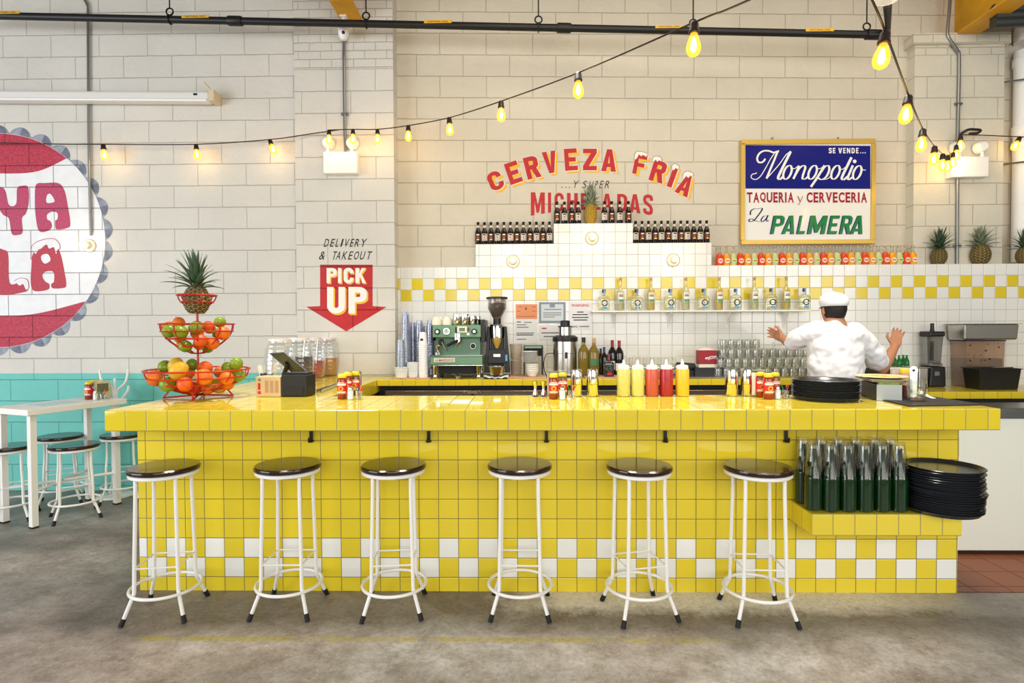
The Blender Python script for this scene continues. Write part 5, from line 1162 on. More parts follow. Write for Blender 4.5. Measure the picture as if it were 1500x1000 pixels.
def make_squat():
    t = thing('squat_tequila_bottle', 'x', 'bottle'); w_, d = .052, .028
    def rr_(s_): return [(w_*s_*math.copysign(abs(math.cos(a))**.55, math.cos(a)), d*s_*math.copysign(abs(math.sin(a))**.55, math.sin(a))) for a in [2*PI*i/28 for i in range(28)]]
    prof = [(.9, .001), (1, .008), (1, .03), (1.04, .10), (1.0, .118), (.8, .130), (.38, .140)]
    V = [(0, 0, .001)]; F = []
    for s_, z in prof:
        V += [(x, y, z) for x, y in rr_(s_)]
    V += [(.0145*math.cos(2*PI*i/28), .0145*math.sin(2*PI*i/28), .146) for i in range(28)]+[(.0125*math.cos(2*PI*i/28), .0125*math.sin(2*PI*i/28), .168) for i in range(28)]
    for j in range(len(prof)+1):
        for i in range(28): i2 = (i+1) % 28; F.append((1+j*28+i, 1+j*28+i2, 1+(j+1)*28+i2, 1+(j+1)*28+i))
    F += [(0, 1+(i+1) % 28, 1+i) for i in range(28)]+[tuple(range(1+(len(prof)+1)*28, 1+(len(prof)+2)*28))]
    MB().add(V, F).build('glass', M_teq, t)
    m = MB().lathe([(.030, -.0008), (.030, .0008), (.019, .0008), (.019, -.0008), (.030, -.0008)], 0, 0, 32, close=False)
    o = m.build('horseshoe_emblem', M_tdark, t, (.004, -d*1.04-.002, .070)); o.rotation_euler = (PI/2, 0, 0)
    MB().box(-.018, .028, -d-.0028, -d-.0015, .016, .036).build('label', M_tblue, t, smooth=False)
    MB().lathe([(.0135, .164), (.0165, .166), (.0165, .192), (.015, .194), (0, .194)], 0, 0, 18, close=False).build('cap', M_tcap, t)
    MB().box(-.003, .009, -.0178, -.0165, .142, .190).build('ribbon', M_tribbon, t, smooth=False); return t
TL = [Proto(make_tall(M_teq)), Proto(make_tall(M_teqy))]; TS = Proto(make_squat())
def onshelf(px, dy=.06): x = W(px, 450, ys+dy).x; return (x, ys+dy, zsf+.001)
for i, px in enumerate((884.5, 932.5, 981.5, 1030.5, 1077.5, 1129.5, 1178)):
    TS.put(onshelf(px), 0, f'squat clear tequila bottle with horseshoe emblem on the white shelf, {nth(i, 7)}', 'squat tequila bottles on the white shelf', 1.0)
for i, px in enumerate((909, 953.5, 1004.5, 1053.5, 1105, 1151.5)):
    TL[i % 2].put(onshelf(px), 0, f'tall corked tequila bottle with white label on the white shelf, {nth(i, 6)}', 'tall tequila bottles on the white shelf', .98)
# ---- papers on the tile wall
M_pap = mat('white paper', (236, 236, 236), .5); M_papo = mat('orange paper', (240, 150, 100), .5); M_papg = mat('pale certificate paper', (214, 222, 226), .5); M_ink = mat('grey print', (120, 122, 126), .6); M_inkr = mat('red print', (206, 66, 60), .6); M_frame = mat('blue grey guilloche print', (140, 156, 170), .6, noise=.3, nscale=120)
def paper(label, px0, py0, px1, py1, m, marks):
    A, B = W(px0, py0, YT-.004), W(px1, py1, YT-.004); t = thing('wall_notice', label, 'notice', (0, 0, 0))
    sh_ = MB().box(A.x, B.x, YT-.004, YT-.0012, B.z, A.z).build('sheet', m, t, smooth=False)
    for i, (nm, mm, bx) in enumerate(marks):
        x0, x1 = A.x+(B.x-A.x)*bx[0], A.x+(B.x-A.x)*bx[2]; z1, z0 = A.z+(B.z-A.z)*bx[1], A.z+(B.z-A.z)*bx[3]; yy = YT-.0046-.0002*i
        if len(bx) > 4:
            V, F, _ = glyph(bx[4], .02); MB().add([(x0+u*(x1-x0), yy, z0+v*(z1-z0)) for u, v in V], F).build(nm, mm, sh_, smooth=False)
        else: MB().add([(x0, yy, z0), (x1, yy, z0), (x1, yy, z1), (x0, yy, z1)], [(0, 1, 2, 3)]).build(nm, mm, sh_, smooth=False)
ln_ = lambda y, a=.1, b=.9, m=M_ink, h=.035: ('text_line', m, (a, y, b, y+h))
paper('orange printed permit sheet taped to the tile wall', 755.5, 445.5, 787, 467, M_papo, [ln_(.16, .1, .3, M_ink), ln_(.16, .74, .95, M_ink), ln_(.45, .06, .2, M_ink), ln_(.45, .76, .95), ('crest', M_ink, (.43, .2, .52, .38)), ln_(.8, .06, .9)])
paper('white printed form below the orange sheet', 755, 468, 787, 503, M_pap, [ln_(.08, .06, .25, P_blk), ln_(.1, .4, .75), ln_(.2, .06, .5), ln_(.3, .06, .6), ln_(.55, .05, .85, P_blk, .03), ln_(.62, .05, .82, P_blk), ln_(.8, .06, .5)])
paper('framed certificate with blue grey border on the tile wall', 789.5, 442.5, 828.5, 472.5, M_frame, [('certificate_field', M_papg, (.08, .1, .92, .9)), ('seal', M_frame, (.40, .03, .6, .26)), ln_(.33, .2, .85, M_frame, .05), ln_(.5, .16, .84), ln_(.6, .16, .84), ln_(.7, .16, .6)])
paper('white notice with small red heading behind the juicer', 789.5, 476, 824, 497, M_pap, [ln_(.18, .12, .32, M_inkr, .1), ln_(.5, .1, .9, M_ink, .08), ln_(.75, .2, .75, M_ink, .08)])
paper('white WARNING notice with red heading next to the shelf', 833.5, 441.5, 866, 482.5, M_pap, [('heading', M_inkr, (.1, .09, .9, .19, 'WARNING')), ln_(.36, .36, .66, P_blk, .035), ln_(.45, .16, .84, P_blk, .035), ln_(.55, .13, .88, P_blk, .035), ln_(.64, .2, .82, P_blk, .035), ('footer', P_blk, (.1, .86, .4, .93, 'NYC')), ln_(.87, .46, .9)])
# ---- point-of-sale corner on the left arm
def bx_on(name, label, cat, px0, px1, pyb, pyt, m, dep, rz=0, bevel=.004, z=ZC, group=None):
    """upright box whose near bottom edge runs px0..px1 at row pyb and whose top is at row pyt"""
    A, B = G(px0, pyb, z), G(px1, pyb, z); h = W((px0+px1)/2, pyt, (A.y+B.y)/2).z-z
    w_ = (B-A).length; t = thing(name, label, cat, tuple((A+B)/2), math.atan2(B.y-A.y, B.x-A.x)+rz, group)
    o = MB().box(-w_/2, w_/2, 0, dep, 0, h).build('body', m, t, smooth=False, bevel=bevel); return t, w_, h
M_kraft = mat('kraft cardboard', (206, 180, 142), .6, noise=.08, nscale=40)
t, w_, h = bx_on('cardboard_box', 'kraft cardboard box with red and green print beside the black receipt printer', 'box', 374.5, 411, 581, 551.5, M_kraft, .11)
for nm, m, a in (('printed_arrow', M_ink, (.10, .78, .22, .9)), ('printed_text', P_red, (.10, .35, .2, .68)), ('printed_mark', P_red, (.09, .14, .22, .28)), ('printed_block', M_ink, (.38, .2, .52, .8)), ('printed_block', M_ink, (.58, .2, .72, .8)), ('printed_block', M_ink, (.78, .2, .92, .8))):
    MB().add([(-w_/2+a[0]*w_, -.0012, a[1]*h), (-w_/2+a[2]*w_, -.0012, a[1]*h), (-w_/2+a[2]*w_, -.0012, a[3]*h), (-w_/2+a[0]*w_, -.0012, a[3]*h)], [(0, 1, 2, 3)]).build(nm, m if a[0] < .3 else mat('faint box print', (176, 140, 110), .6) if 'faint box print' not in bpy.data.materials else bpy.data.materials['faint box print'], t, smooth=False)
t, w_, h = bx_on('receipt_printer', 'black cube receipt printer on the left arm of the bar', 'printer', 412, 449.5, 581, 549, M_blackm, .15, bevel=.008)
MB().box(-w_/2+.01, w_/2-.01, .02, .13, h, h+.012).build('lid', M_black, t, smooth=False, bevel=.003)
MB().box(-w_/2+.02, w_/2-.02, -.003, .0, .02, .06).build('front_panel', M_black, t, smooth=False)
# tablet on a stand, seen from behind
Yt = G(430, 578, ZC).y+.22
a, b_, c_, d_ = W(394.5, 518, Yt+.16), W(415.5, 516.5, Yt+.02), W(448, 544, Yt-.02), W(427, 546, Yt+.12)
t = thing('tablet_stand', 'black point of sale tablet tilted on a stand above the receipt printer', 'tablet', (0, 0, 0))
nn = (b_-a).cross(c_-b_).normalized()*.014
MB().add([a, b_, c_, d_, a+nn, b_+nn, c_+nn, d_+nn], [(0, 1, 2, 3), (7, 6, 5, 4), (0, 4, 5, 1), (1, 5, 6, 2), (2, 6, 7, 3), (3, 7, 4, 0)]).build('tablet', mat('charcoal plastic', (54, 58, 62), .35), t, smooth=False, bevel=.003)
mid = (a+b_+c_+d_)/4
ft = Vector((mid.x-.02, mid.y+.06, ZC))
MB().box(ft.x-.07, ft.x+.07, ft.y-.06, ft.y+.06, ZC, ZC+.014).build('base', M_black, t, smooth=False, bevel=.004)
MB().tube([ft+Vector((-.03, 0, .012)), ft+Vector((-.035, 0, .09)), mid+Vector((-.01, .02, -.02)), mid], .016, 10).build('arm', M_black, t)
# desk organiser
p = G(391, 566, ZC); t = thing('pencil_cup', 'black mesh cup holding cream cards behind the kraft box', 'cup', tuple(p)); kk = sc(p); r = 9/kk; h = p.z
hz = W(391, 544, p.y).z-p.z
MB().lathe([(0, .001), (r*.9, .001), (r, hz*.9), (r*.95, hz*.9), (r*.86, .006), (0, .006)], 0, 0, 20, close=False).build('cup', M_black, t)
for i, (dx, a_) in enumerate(((-.02, -.2), (.005, .1), (.02, .25))):
    o = MB().box(-.016, .016, -.002, .002, .01, hz+.05+.01*i).build('card', [M_cream, M_white, M_cream][i], t, (dx, .006*i, 0), smooth=False); o.rotation_euler = (0, a_, 0)
# drinks jars
M_jar = glass_mat('ribbed glass jar', (244, 247, 248), .8, .03, .07)
def jar(label, px, pyb, pyt, rpx, liq, m, fill):
    p = G(px, pyb, ZC); r = rpx/sc(p); p = Vector((p.x, p.y+r, p.z)) if 0 else p; H = W(px, pyt, p.y).z-p.z; t = thing('drinks_jar', label, 'jar', tuple(p))
    pr = [(0, .003), (r*.72, .003), (r*.78, .015)]
    N = 26
    for i in range(N+1):
        q = i/N; rr = r*(.78+.22*math.sin(PI*min(1, (q*.9+.05)))**.8); rr *= 1+.018*math.sin(q*N*PI*.62); pr.append((rr, .015+q*H*.82))
    pr += [(r*.72, H*.90), (r*.66, H*.92), (r*.66, H*.97)]
    MB().lathe(pr, 0, 0, 28, close=False).build('glass', M_jar, t)
    MB().lathe([(r*.70, H*.955), (r*.70, H), (r*.66, H*1.005), (0, H*1.005)], 0, 0, 28, close=False).build('lid', mat('pinkish lid', (232, 216, 212), .4) if 'pinkish lid' not in bpy.data.materials else bpy.data.materials['pinkish lid'], t)
    if m:
        q = [(x*.955, z) for x, z in pr[1:] if z < fill*H]; q = [(0, .006)]+[(x, max(z, .006)) for x, z in q]+[(q[-1][0], fill*H), (0, fill*H)]
        MB().lathe(q, 0, 0, 28, close=False).build('drink', m, t)
        MB().tube([(r*.2, -.01, .03), (r*.35, .01, H*.93)], .006, 8).build('ladle', M_steel, t)
M_hib = mat('dark hibiscus drink', (56, 14, 24), .1); M_redd = mat('red fruit drink', (186, 24, 38), .1); M_ord = mat('orange tamarind drink', (206, 138, 22), .1)
jar('glass drinks jar with orange drink, rightmost of the jars', 482, 549.5, 494.5, 16, 1, M_ord, .47)
jar('glass drinks jar with red drink, between the dark and the orange jar', 459, 553.5, 494.5, 17.5, 1, M_redd, .44)
jar('glass drinks jar with dark hibiscus drink behind the receipt printer', 439, 559, 495, 20.5, 1, M_hib, .58)
jar('large empty glass drinks jar behind the tilted tablet', 410, 565, 496.5, 22, 0, None, 0)
# chrome tongs / knife rail
A, B = G(466, 575, ZC), G(499, 563, ZC); t = thing('steel_tongs', 'long stainless tongs lying on the left arm of the bar', 'tongs', (0, 0, 0))
dv = (B-A).normalized(); sv = Vector((-dv.y, dv.x, 0))
for s_ in (-1, 1):
    MB().add([A+sv*s_*.026+Vector((0, 0, 0)), B+sv*s_*.010, B+sv*s_*.010+Vector((0, 0, .018)), A+sv*s_*.026+Vector((0, 0, .02)), A+sv*s_*.014, B+sv*s_*.004, B+sv*s_*.004+Vector((0, 0, .018)), A+sv*s_*.014+Vector((0, 0, .02))], [(0, 1, 2, 3), (7, 6, 5, 4), (0, 4, 5, 1), (1, 5, 6, 2), (2, 6, 7, 3), (3, 7, 4, 0)]).build('tong_arm', M_steel, t, smooth=False, bevel=.002)
MB().ball(B+Vector((0, 0, .01)), .014).build('hinge', M_steel, t)
# steel drip tray at the end of the arm
t, w_, h = bx_on('steel_pan', 'low dark steel pan against the pilaster at the end of the bar arm', 'pan', 519, 579, 549.3, 536, M_dsteel, .05, bevel=.003)
MB().box(-w_/2-.006, w_/2+.006, -.006, .056, h, h+.006).build('rim', M_steel, t, smooth=False)
# ---- sauce sets
M_hot = mat('hot sauce', (138, 44, 20), .15, coat=.3); M_hot2 = mat('dark green sauce', (92, 84, 30), .15, coat=.3); M_hlab = mat('red sauce label', (206, 34, 36), .35)
M_hy = mat('label yellow', (240, 180, 40), .4); M_salt = mat('salt', (244, 244, 242), .8); M_nap = mat('napkin dispenser steel', (190, 190, 180), .2, .9); M_napw = mat('napkin white', (240, 238, 232), .7)
def make_sauce(m):
    t = thing('sauce_bottle', 'x', 'bottle'); r = .028
    MB().lathe([(0, .001), (r*.93, .001), (r, .006), (r, .116), (r*.92, .124), (r*.82, .127), (0, .127)], 0, 0, 24, close=False).build('bottle', m, t)
    V = lambda a0, a1, z0, z1, q: ([((r+q)*math.sin(a), -(r+q)*math.cos(a), z) for z in (z0, z1) for a in [a0+(a1-a0)*i/16 for i in range(17)]], [(i, i+1, 18+i, 17+i) for i in range(16)])
    l = MB().lathe([(r+.0006, .034), (r+.0006, .105)], 0, 0, 24, close=False).build('label', M_hlab, t)
    MB().add(*V(-1.1, 1.1, .082, .094, .0012)).build('label_title', M_napw, l); MB().add(*V(-.7, .7, .097, .101, .0012)).build('label_heading', M_napw, l)
    MB().add(*V(-1.0, 1.0, .039, .046, .0012)).build('label_footer', M_napw, l)
    o = MB().lathe([(.0085, 0), (.015, 0)], 0, 0, 20, close=False).build('label_ring', M_hy, l, (0, -r-.0022, .063)); o.rotation_euler = (PI/2, 0, 0)
    MB().add(*V(-1.3, 1.3, .033, .036, .0012)).build('label_border', M_hy, l)
    MB().lathe([(r*.84, .1275), (r*.9, .128), (r*.88, .143), (r*.62, .150), (0, .151)], 0, 0, 20, close=False).build('cap', M_yelcap, t); return t
SA = [Proto(make_sauce(M_hot)), Proto(make_sauce(M_hot2))]
def make_salt():
    t = thing('salt_shaker', 'x', 'salt shaker'); r = .018
    MB().lathe([(0, .001), (r, .001), (r*.95, .05), (r*.72, .056), (0, .056)], 0, 0, 16, close=False).build('salt', M_salt, t)
    MB().lathe([(r*1.04, .0005), (r*1.02, .052), (r*.78, .058)], 0, 0, 16, close=False).build('glass', M_glass, t)
    MB().lathe([(r*.80, .057), (r*.84, .07), (r*.6, .077), (0, .079)], 0, 0, 16, close=False).build('cap', M_chrome, t); return t
SS = Proto(make_salt())
M_sticks = [mat('toothpick wrapper '+n_, c) for n_, c in (('green', (40, 150, 60)), ('orange', (236, 140, 30)), ('red', (214, 50, 40)), ('blue', (40, 60, 130)))]
def make_picks():
    t = thing('toothpick_glass', 'x', 'glass'); r = .021
    MB().lathe([(0, .004), (r*.85, .004), (r, .05), (r*1.03, .05), (r*.95, .0005), (0, .0005)], 0, 0, 18, close=False).build('glass', M_glass, t)
    for i, (a, tl) in enumerate(((-.5, .5), (.3, .35), (.62, .3), (-.1, -.3))):
        MB().tube([(-a*.018, tl*.01, .006), (a*.05, tl*.02, .085-.004*i)], .0028, 6).build('toothpick', M_sticks[i], t)
    return t
TP_ = Proto(make_picks())
def make_disp():
    t = thing('napkin_dispenser', 'x', 'napkin dispenser')
    MB().box(-.055, .055, -.04, -.036, 0, .145).box(-.055, .055, .036, .04, 0, .145).box(-.055, .055, -.04, .04, .145, .149).box(-.055, .055, -.04, .04, 0, .004).build('frame', M_nap, t, smooth=False, bevel=.002)
    MB().box(-.052, .052, -.034, .034, .005, .139).build('napkins', M_napw, t, smooth=False, bevel=.003)
    MB().box(-.040, .040, -.0415, -.0402, .06, .13).build('face_plate', mat('dispenser card', (96, 92, 60), .4, noise=.4, nscale=50), t, smooth=False); return t
ND = Proto(make_disp())
GS = 'hot sauce bottles'
def sauce_set(where, disp, bottles, salt, picks, z=ZC, s_=1.0, rz=0):
    if disp: p = G(*disp[0], z); ND.put(tuple(p), disp[1], f'steel napkin dispenser {where}', 'napkin dispensers', disp[2])
    for i, (px, py, k, txt) in enumerate(bottles):
        p = G(px, py, z); SA[k].put(tuple(p), 0, f'{"green" if k else "red brown"} sauce bottle {txt} {where}', GS, s_)
    if salt: p = G(*salt, z); SS.put(tuple(p), 0, f'salt shaker {where}', 'salt shakers', s_)
    if picks: p = G(*picks, z); TP_.put(tuple(p), .4, f'glass of coloured toothpicks {where}', 'toothpick glasses', s_)
sauce_set('near the black receipt printer', ((520, 577), -1.25, 1.0), [(501.5, 584, 0, 'in front'), (509.5, 580, 0, 'behind'), (521, 578.5, 1, 'at the back')], (513.5, 584.8), (526, 584.3))
sauce_set('beside the steel jiggers', ((815.5, 579), .06, 1.02), [(811, 583.8, 0, 'on the left'), (824, 581.5, 1, 'on the right')], (823.8, 585), (837.5, 584))
sauce_set('left of the plate stack on the bar', ((1110, 579), 1.2, 1.05), [(1114, 581, 0, 'leftmost'), (1125.5, 584, 0, 'in front'), (1135, 582, 1, 'on the right')], (1139, 584), (1151, 583.5))
sauce_set('on the white high table', ((150, 583), .75, 1.0), [(130, 584.5, 0, 'leftmost'), (136.5, 582, 1, 'at the back'), (145, 581, 1, 'beside the dispenser')], (140, 585.5), (150.5, 585), z=tz+.001)
# ---- bar tools along the back edge of the bar
YB_ = .585
def lat(name, label, cat, px, Y, prof, m, part, group=None, seg=24, z=ZC):
    x = W(px, 550, Y).x; t = thing(name, label, cat, (x, Y, z), 0, group); MB().lathe(prof, 0, 0, seg, close=False).build(part, m, t); return t
for i, px in enumerate((784, 796)):
    t = lat('jigger', f'steel double-cone jigger by the sauce bottles, {"left" if i == 0 else "right"} of two', 'jigger', px, .56, [(0, .006), (.012, .006), (.021, .001), (.0215, .001), (.007, .048), (.0075, .054), (.0205, .095), (.0195, .095), (.006, .056), (0, .055)], M_chrome, 'cups', 'jiggers')
    MB().ring((0, 0, .051), .0085, .002, 18, 6).build('waist_ring', M_steel, t)
tin = [(0, .004), (.033, .002), (.0345, .006), (.0375, .07), (.0385, .072), (.0375, .074), (.0325, .160), (.031, .164), (0, .164)]
for px, Y, txt in ((844.5, .585, 'behind the salt shaker'), (868, .585, 'left of the squeeze bottles'), (1072, .58, 'right of the squeeze bottles'), (1094.5, .585, 'beside the right napkin dispenser')):
    t = lat('shaker_tins', 'pair of stacked steel shaker tins '+txt, 'shaker tins', px, Y, tin[:5]+[(0, .072)], M_chrome, 'lower_tin', 'steel shaker tins')
    MB().lathe([(.0365, .0725), (.0372, .074), (.0325, .160), (.031, .164), (0, .164)], 0, 0, 24, close=False).build('upper_tin', M_chrome, t)
M_sq = mat('squeeze bottle white', (240, 240, 236), .35)
def squeeze(px, rgb, txt):
    x = W(px, 550, YB_).x; t = thing('squeeze_bottle', txt, 'squeeze bottle', (x, YB_, ZC), 0, 'squeeze bottles'); r = .0405
    MB().lathe([(0, .001), (r*.95, .001), (r, .006), (r, .158), (r*.97, .164), (0, .164)], 0, 0, 28, close=False).build('bottle', mat('sauce '+txt.split()[0], rgb, .3), t)
    MB().lathe([(r*.82, .164), (r*.86, .166), (r*.86, .184), (r*.80, .187), (.012, .192), (.010, .196), (.005, .222), (.003, .223), (0, .223)], 0, 0, 28, close=False).build('nozzle_cap', M_sq, t)
squeeze(913.5, (206, 200, 112), 'squeeze bottle of pale green sauce, leftmost of five'); squeeze(934, (212, 206, 120), 'squeeze bottle of pale green sauce, second from left'); squeeze(955, (192, 84, 62), 'squeeze bottle of salmon red sauce in the middle of five')
squeeze(976, (164, 36, 44), 'squeeze bottle of crimson sauce, fourth from left'); squeeze(999.5, (236, 188, 50), 'squeeze bottle of orange yellow sauce, rightmost of five')
for i, o in enumerate([o for o in bpy.data.objects if o.name.split('.')[0] == 'squeeze_bottle']):
    o.children[0].data.materials[0] = mat(f'squeeze sauce {i}', [(206, 200, 112), (212, 206, 120), (192, 84, 62), (164, 36, 44), (236, 188, 50)][i], .3)
# ---- plates on the bar
M_plate = mat('black melamine', (44, 46, 50), .22)
def make_plate(R):
    t = MB().lathe([(0, .003), (R*.86, .003), (R*.88, .001), (R*.90, .002), (R*.97, .018), (R, .0205), (R*.985, .0225), (R*.955, .019), (R*.89, .0065), (0, .0065)], 0, 0, 56, close=False).build('plate', M_plate); return t
PL = Proto(make_plate(.182))
c = G(1210, 585, ZC); c = Vector((c.x, .405, ZC))
x = W(1209.5, 572, .405).x
for i in range(9):
    PL.put((x+random.uniform(-.002, .002), .405+random.uniform(-.002, .002), ZC+i*.0118), random.random(), f'black round plate in the stack on the bar, {ORD[8-i]} from the top' if i < 8 else 'black round plate on top of the stack on the bar', 'black plates stacked on the bar')['category'] = 'plate'
# ---- garnish caddy
A, B, C_ = G(1284, 586.5, ZC), G(1257.5, 577, ZC), G(1317, 584, ZC)
t = thing('garnish_caddy', 'black garnish box with chrome end and wooden lid on the bar right of the plates', 'garnish box', (A.x, A.y, ZC))
e1 = (B-A); e1.z = 0; e1 = e1.normalized(); e2 = Vector((-e1.y, e1.x, 0)); e2 = e2 if e2.dot(C_-A) > 0 else -e2
L1, L2 = .30, .125; hg = W(1284, 563, A.y).z-ZC
def q4(a0, a1, b0, b1, z0, z1): 
    P_ = [e1*a0+e2*b0, e1*a1+e2*b0, e1*a1+e2*b1, e1*a0+e2*b1]; return [p+Vector((0, 0, z0)) for p in P_]+[p+Vector((0, 0, z1)) for p in P_]
BF = [(0, 3, 2, 1), (4, 5, 6, 7), (0, 1, 5, 4), (1, 2, 6, 5), (2, 3, 7, 6), (3, 0, 4, 7)]
MB().add(q4(.002, L1, 0, L2, 0, hg), BF).build('box', M_black, t, smooth=False, bevel=.003)
MB().add(q4(-.002, .0015, 0, L2, 0, hg), BF).build('chrome_end', mat('dull chrome', (150, 154, 150), .42, 1), t, smooth=False)
MB().add(q4(.02, L1+.03, -.02, L2+.03, hg+.012, hg+.026), BF).build('lid', mat('worn grey wood', (150, 132, 108), .5, noise=.3, nscale=14), t, smooth=False, bevel=.002)
MB().add(q4(.0, .04, .01, L2-.01, hg-.004, hg+.012), BF).build('lime_wedges', mat('lime green', (110, 140, 50), .5, noise=.4, nscale=60), t, smooth=False)
p = A+e1*.16+e2*.07; t = thing('tortilla_plate', 'flat dish of yellow food lying on the garnish box lid', 'plate', (p.x, p.y, ZC+hg+.027))
MB().lathe([(0, .0), (.10, .0), (.135, .010), (.132, .013), (.10, .004), (0, .004)], 0, 0, 36, close=False).build('plate', mat('pale plate', (220, 206, 176), .4), t)
MB().lathe([(0, .016), (.06, .015), (.10, .010), (.104, .0045), (0, .0045)], 0, 0, 30, close=False).build('tortilla', mat('yellow food', (206, 180, 90), .6, noise=.4, nscale=26, bump=.8), t)
# containers, glass, opener
p = G(1312, 579.5, ZC); t = thing('plastic_tub', 'pinkish clear plastic container behind the garnish box', 'container', (p.x, p.y, ZC)); k_ = sc(p)
hh = W(1312, 540.5, p.y).z-ZC
MB().lathe([(0, .001), (6.3/k_, .001), (7/k_, hh), (6.6/k_, hh), (6/k_, .004), (0, .004)], 0, 0, 24, close=False).build('tub', glass_mat('frosted plastic', (246, 236, 230), .4, .2, .45, (232, 214, 204)), t)
p = G(1325.5, 580.5, ZC); t = thing('shaker_bottle', 'plastic shaker with yellow lid and brown spice, behind the tumbler', 'shaker', (p.x, p.y, ZC)); hh = W(1325, 540.5, p.y).z-ZC
MB().lathe([(0, .001), (6.4/k_, .001), (6.4/k_, hh*.9), (0, hh*.9)], 0, 0, 22, close=False).build('bottle', mat('peach plastic', (226, 180, 130), .3), t)
MB().lathe([(6.5/k_, .002), (6.5/k_, hh*.42)], 0, 0, 22, close=False).build('spice', mat('brown spice', (96, 44, 22), .6), t)
MB().lathe([(6.8/k_, hh*.88), (6.8/k_, hh), (5.8/k_, hh*1.02), (0, hh*1.02)], 0, 0, 22, close=False).build('lid', M_yelcap, t)
p = G(1342.5, 586.3, ZC+.007); kk = sc(p); t = thing('tumbler', 'heavy clear tumbler with black print on the black bar mat', 'glass', tuple(p)); hh = W(1342, 555, p.y).z-p.z; r = 12.6/kk
MB().lathe([(0, .001), (r*.82, .001), (r*.86, .01), (r, hh), (r*.95, hh), (r*.8, .022), (0, .02)], 0, 0, 12, close=False).build('glass', M_glass, t, sharp=20)
MB().lathe([(0, .003), (r*.8, .003), (r*.8, .016), (0, .018)], 0, 0, 16, close=False).build('thick_base', glass_mat('thick glass base', (226, 200, 180), .9, .02, .25, (180, 120, 96)), t)
V, F, _ = glyph('BAR'); MB().add([(-.02+u*.03, -r*.95, .04+v*.016) for u, v in V], F) if 0 else None
MB().lathe([(0, 0), (.010, 0)], 0, 0, 14, close=False).build('printed_mark', P_wht, t, (-.004, -r*.93, hh*.42)).rotation_euler = (PI/2, 0, 0)
t = thing('bottle_opener', 'flat steel bottle opener standing in the clear tumbler', 'bottle opener', (p.x-.018, p.y, p.z+.024)); hh2 = W(1337, 536, p.y).z-p.z-.024
P_ = [(-.018, 0), (.018, 0), (.02, hh2*.75)]+[(.024*math.cos(a), hh2-.024+.024*math.sin(a)) for a in [PI*i/10 for i in range(11)]]+[(-.02, hh2*.75)]
MB().prism(P_, -.0015, .0015).build('blade', M_steel, t, smooth=False)
MB().prism([(.008*math.cos(a), hh2-.024+.007*math.sin(a)) for a in [2*PI*i/14 for i in range(14)]], -.0022, .0022).build('opener_hole', M_black, t, smooth=False)
mt = [G(1331, 595.3, ZC), G(1463.5, 593.3, ZC), G(1356, 576.8, ZC), G(1258, 578.6, ZC)]
o = MB().plate([(min(p.x, XR-.003), min(p.y, .631)) for p in mt], 0, .006).build('bar_mat', mat('ribbed black rubber', (34, 35, 38), .6, noise=.3, nscale=120, bump=.8), None, (0, 0, ZC), smooth=False); tag(o, 'black rubber service mat on the right end of the bar', 'mat')
p = G(1310, 584, ZC+.007); o = MB().ring((0, 0, .004), .022, .003, 20, 6).ring((.02, .01, .007), .018, .003, 20, 6).ring((-.02, .006, .006), .02, .003, 20, 6).build('rubber_bands', mat('tan rubber band', (206, 178, 120), .6), None, tuple(p)); tag(o, 'tangle of tan rubber bands on the black mat beside the tumbler', 'rubber bands')
A, B = G(1355, 577.5, ZC+.0075), G(1367, 583.5, ZC+.0075); dv = (B-A).normalized(); sv = Vector((-dv.y, dv.x, 0))*.013
o = MB().add([A+sv, A-sv, (A+B)/2-sv+Vector((0, .02, 0)), (A+B)/2+sv+Vector((0, .02, 0)), B-sv, B+sv]+[q+Vector((0, 0, .003)) for q in (A+sv, A-sv, (A+B)/2-sv+Vector((0, .02, 0)), (A+B)/2+sv+Vector((0, .02, 0)), B-sv, B+sv)], [(0, 1, 2, 3), (3, 2, 4, 5), (6, 9, 8, 7), (9, 11, 10, 8), (0, 6, 7, 1), (5, 4, 10, 11), (1, 7, 8, 2), (2, 8, 10, 4), (0, 3, 9, 6), (3, 5, 11, 9)]).build('paper_strip', M_white, None, (0, 0, 0), smooth=False); tag(o, 'white curved paper strip on the black mat right of the tumbler', 'paper strip')
# ---- ledge: water bottles capped with glasses, plates
M_gb = mat('green bottle glass', (10, 58, 14), .05, trans=.45, coat=.5, ior=1.45)
M_gt = glass_mat('smoky tumbler glass', (250, 250, 247), .32, .03, .0)
def make_water():
    t = thing('water_bottle', 'x', 'bottle'); r = .0425
    MB().lathe([(0, .004), (r*.8, .001), (r, .008), (r, .165), (r*.93, .185), (r*.55, .225), (.0165, .255), (.015, .315), (.0175, .317), (.0175, .325), (0, .325)], 0, 0, 26, close=False).build('glass', M_gb, t)
    return t
def make_gl():
    t = thing('drinking_glass', 'x', 'glass')
    MB().lathe([(.0395, 0), (.041, .001), (.0405, .06), (.030, .150), (.0295, .172), (.026, .174), (0, .174), (0, .160), (.027, .158), (.028, .15), (.0385, .06), (.0395, 0)], 0, 0, 26, close=False).build('glass', M_gt, t)
    MB().ring((0, 0, .0455), .0408, .0008, 26, 6).build('rim_line', M_gt, t); return t
WB, WG = Proto(make_water()), Proto(make_gl())
zs_ = ZS+.0015
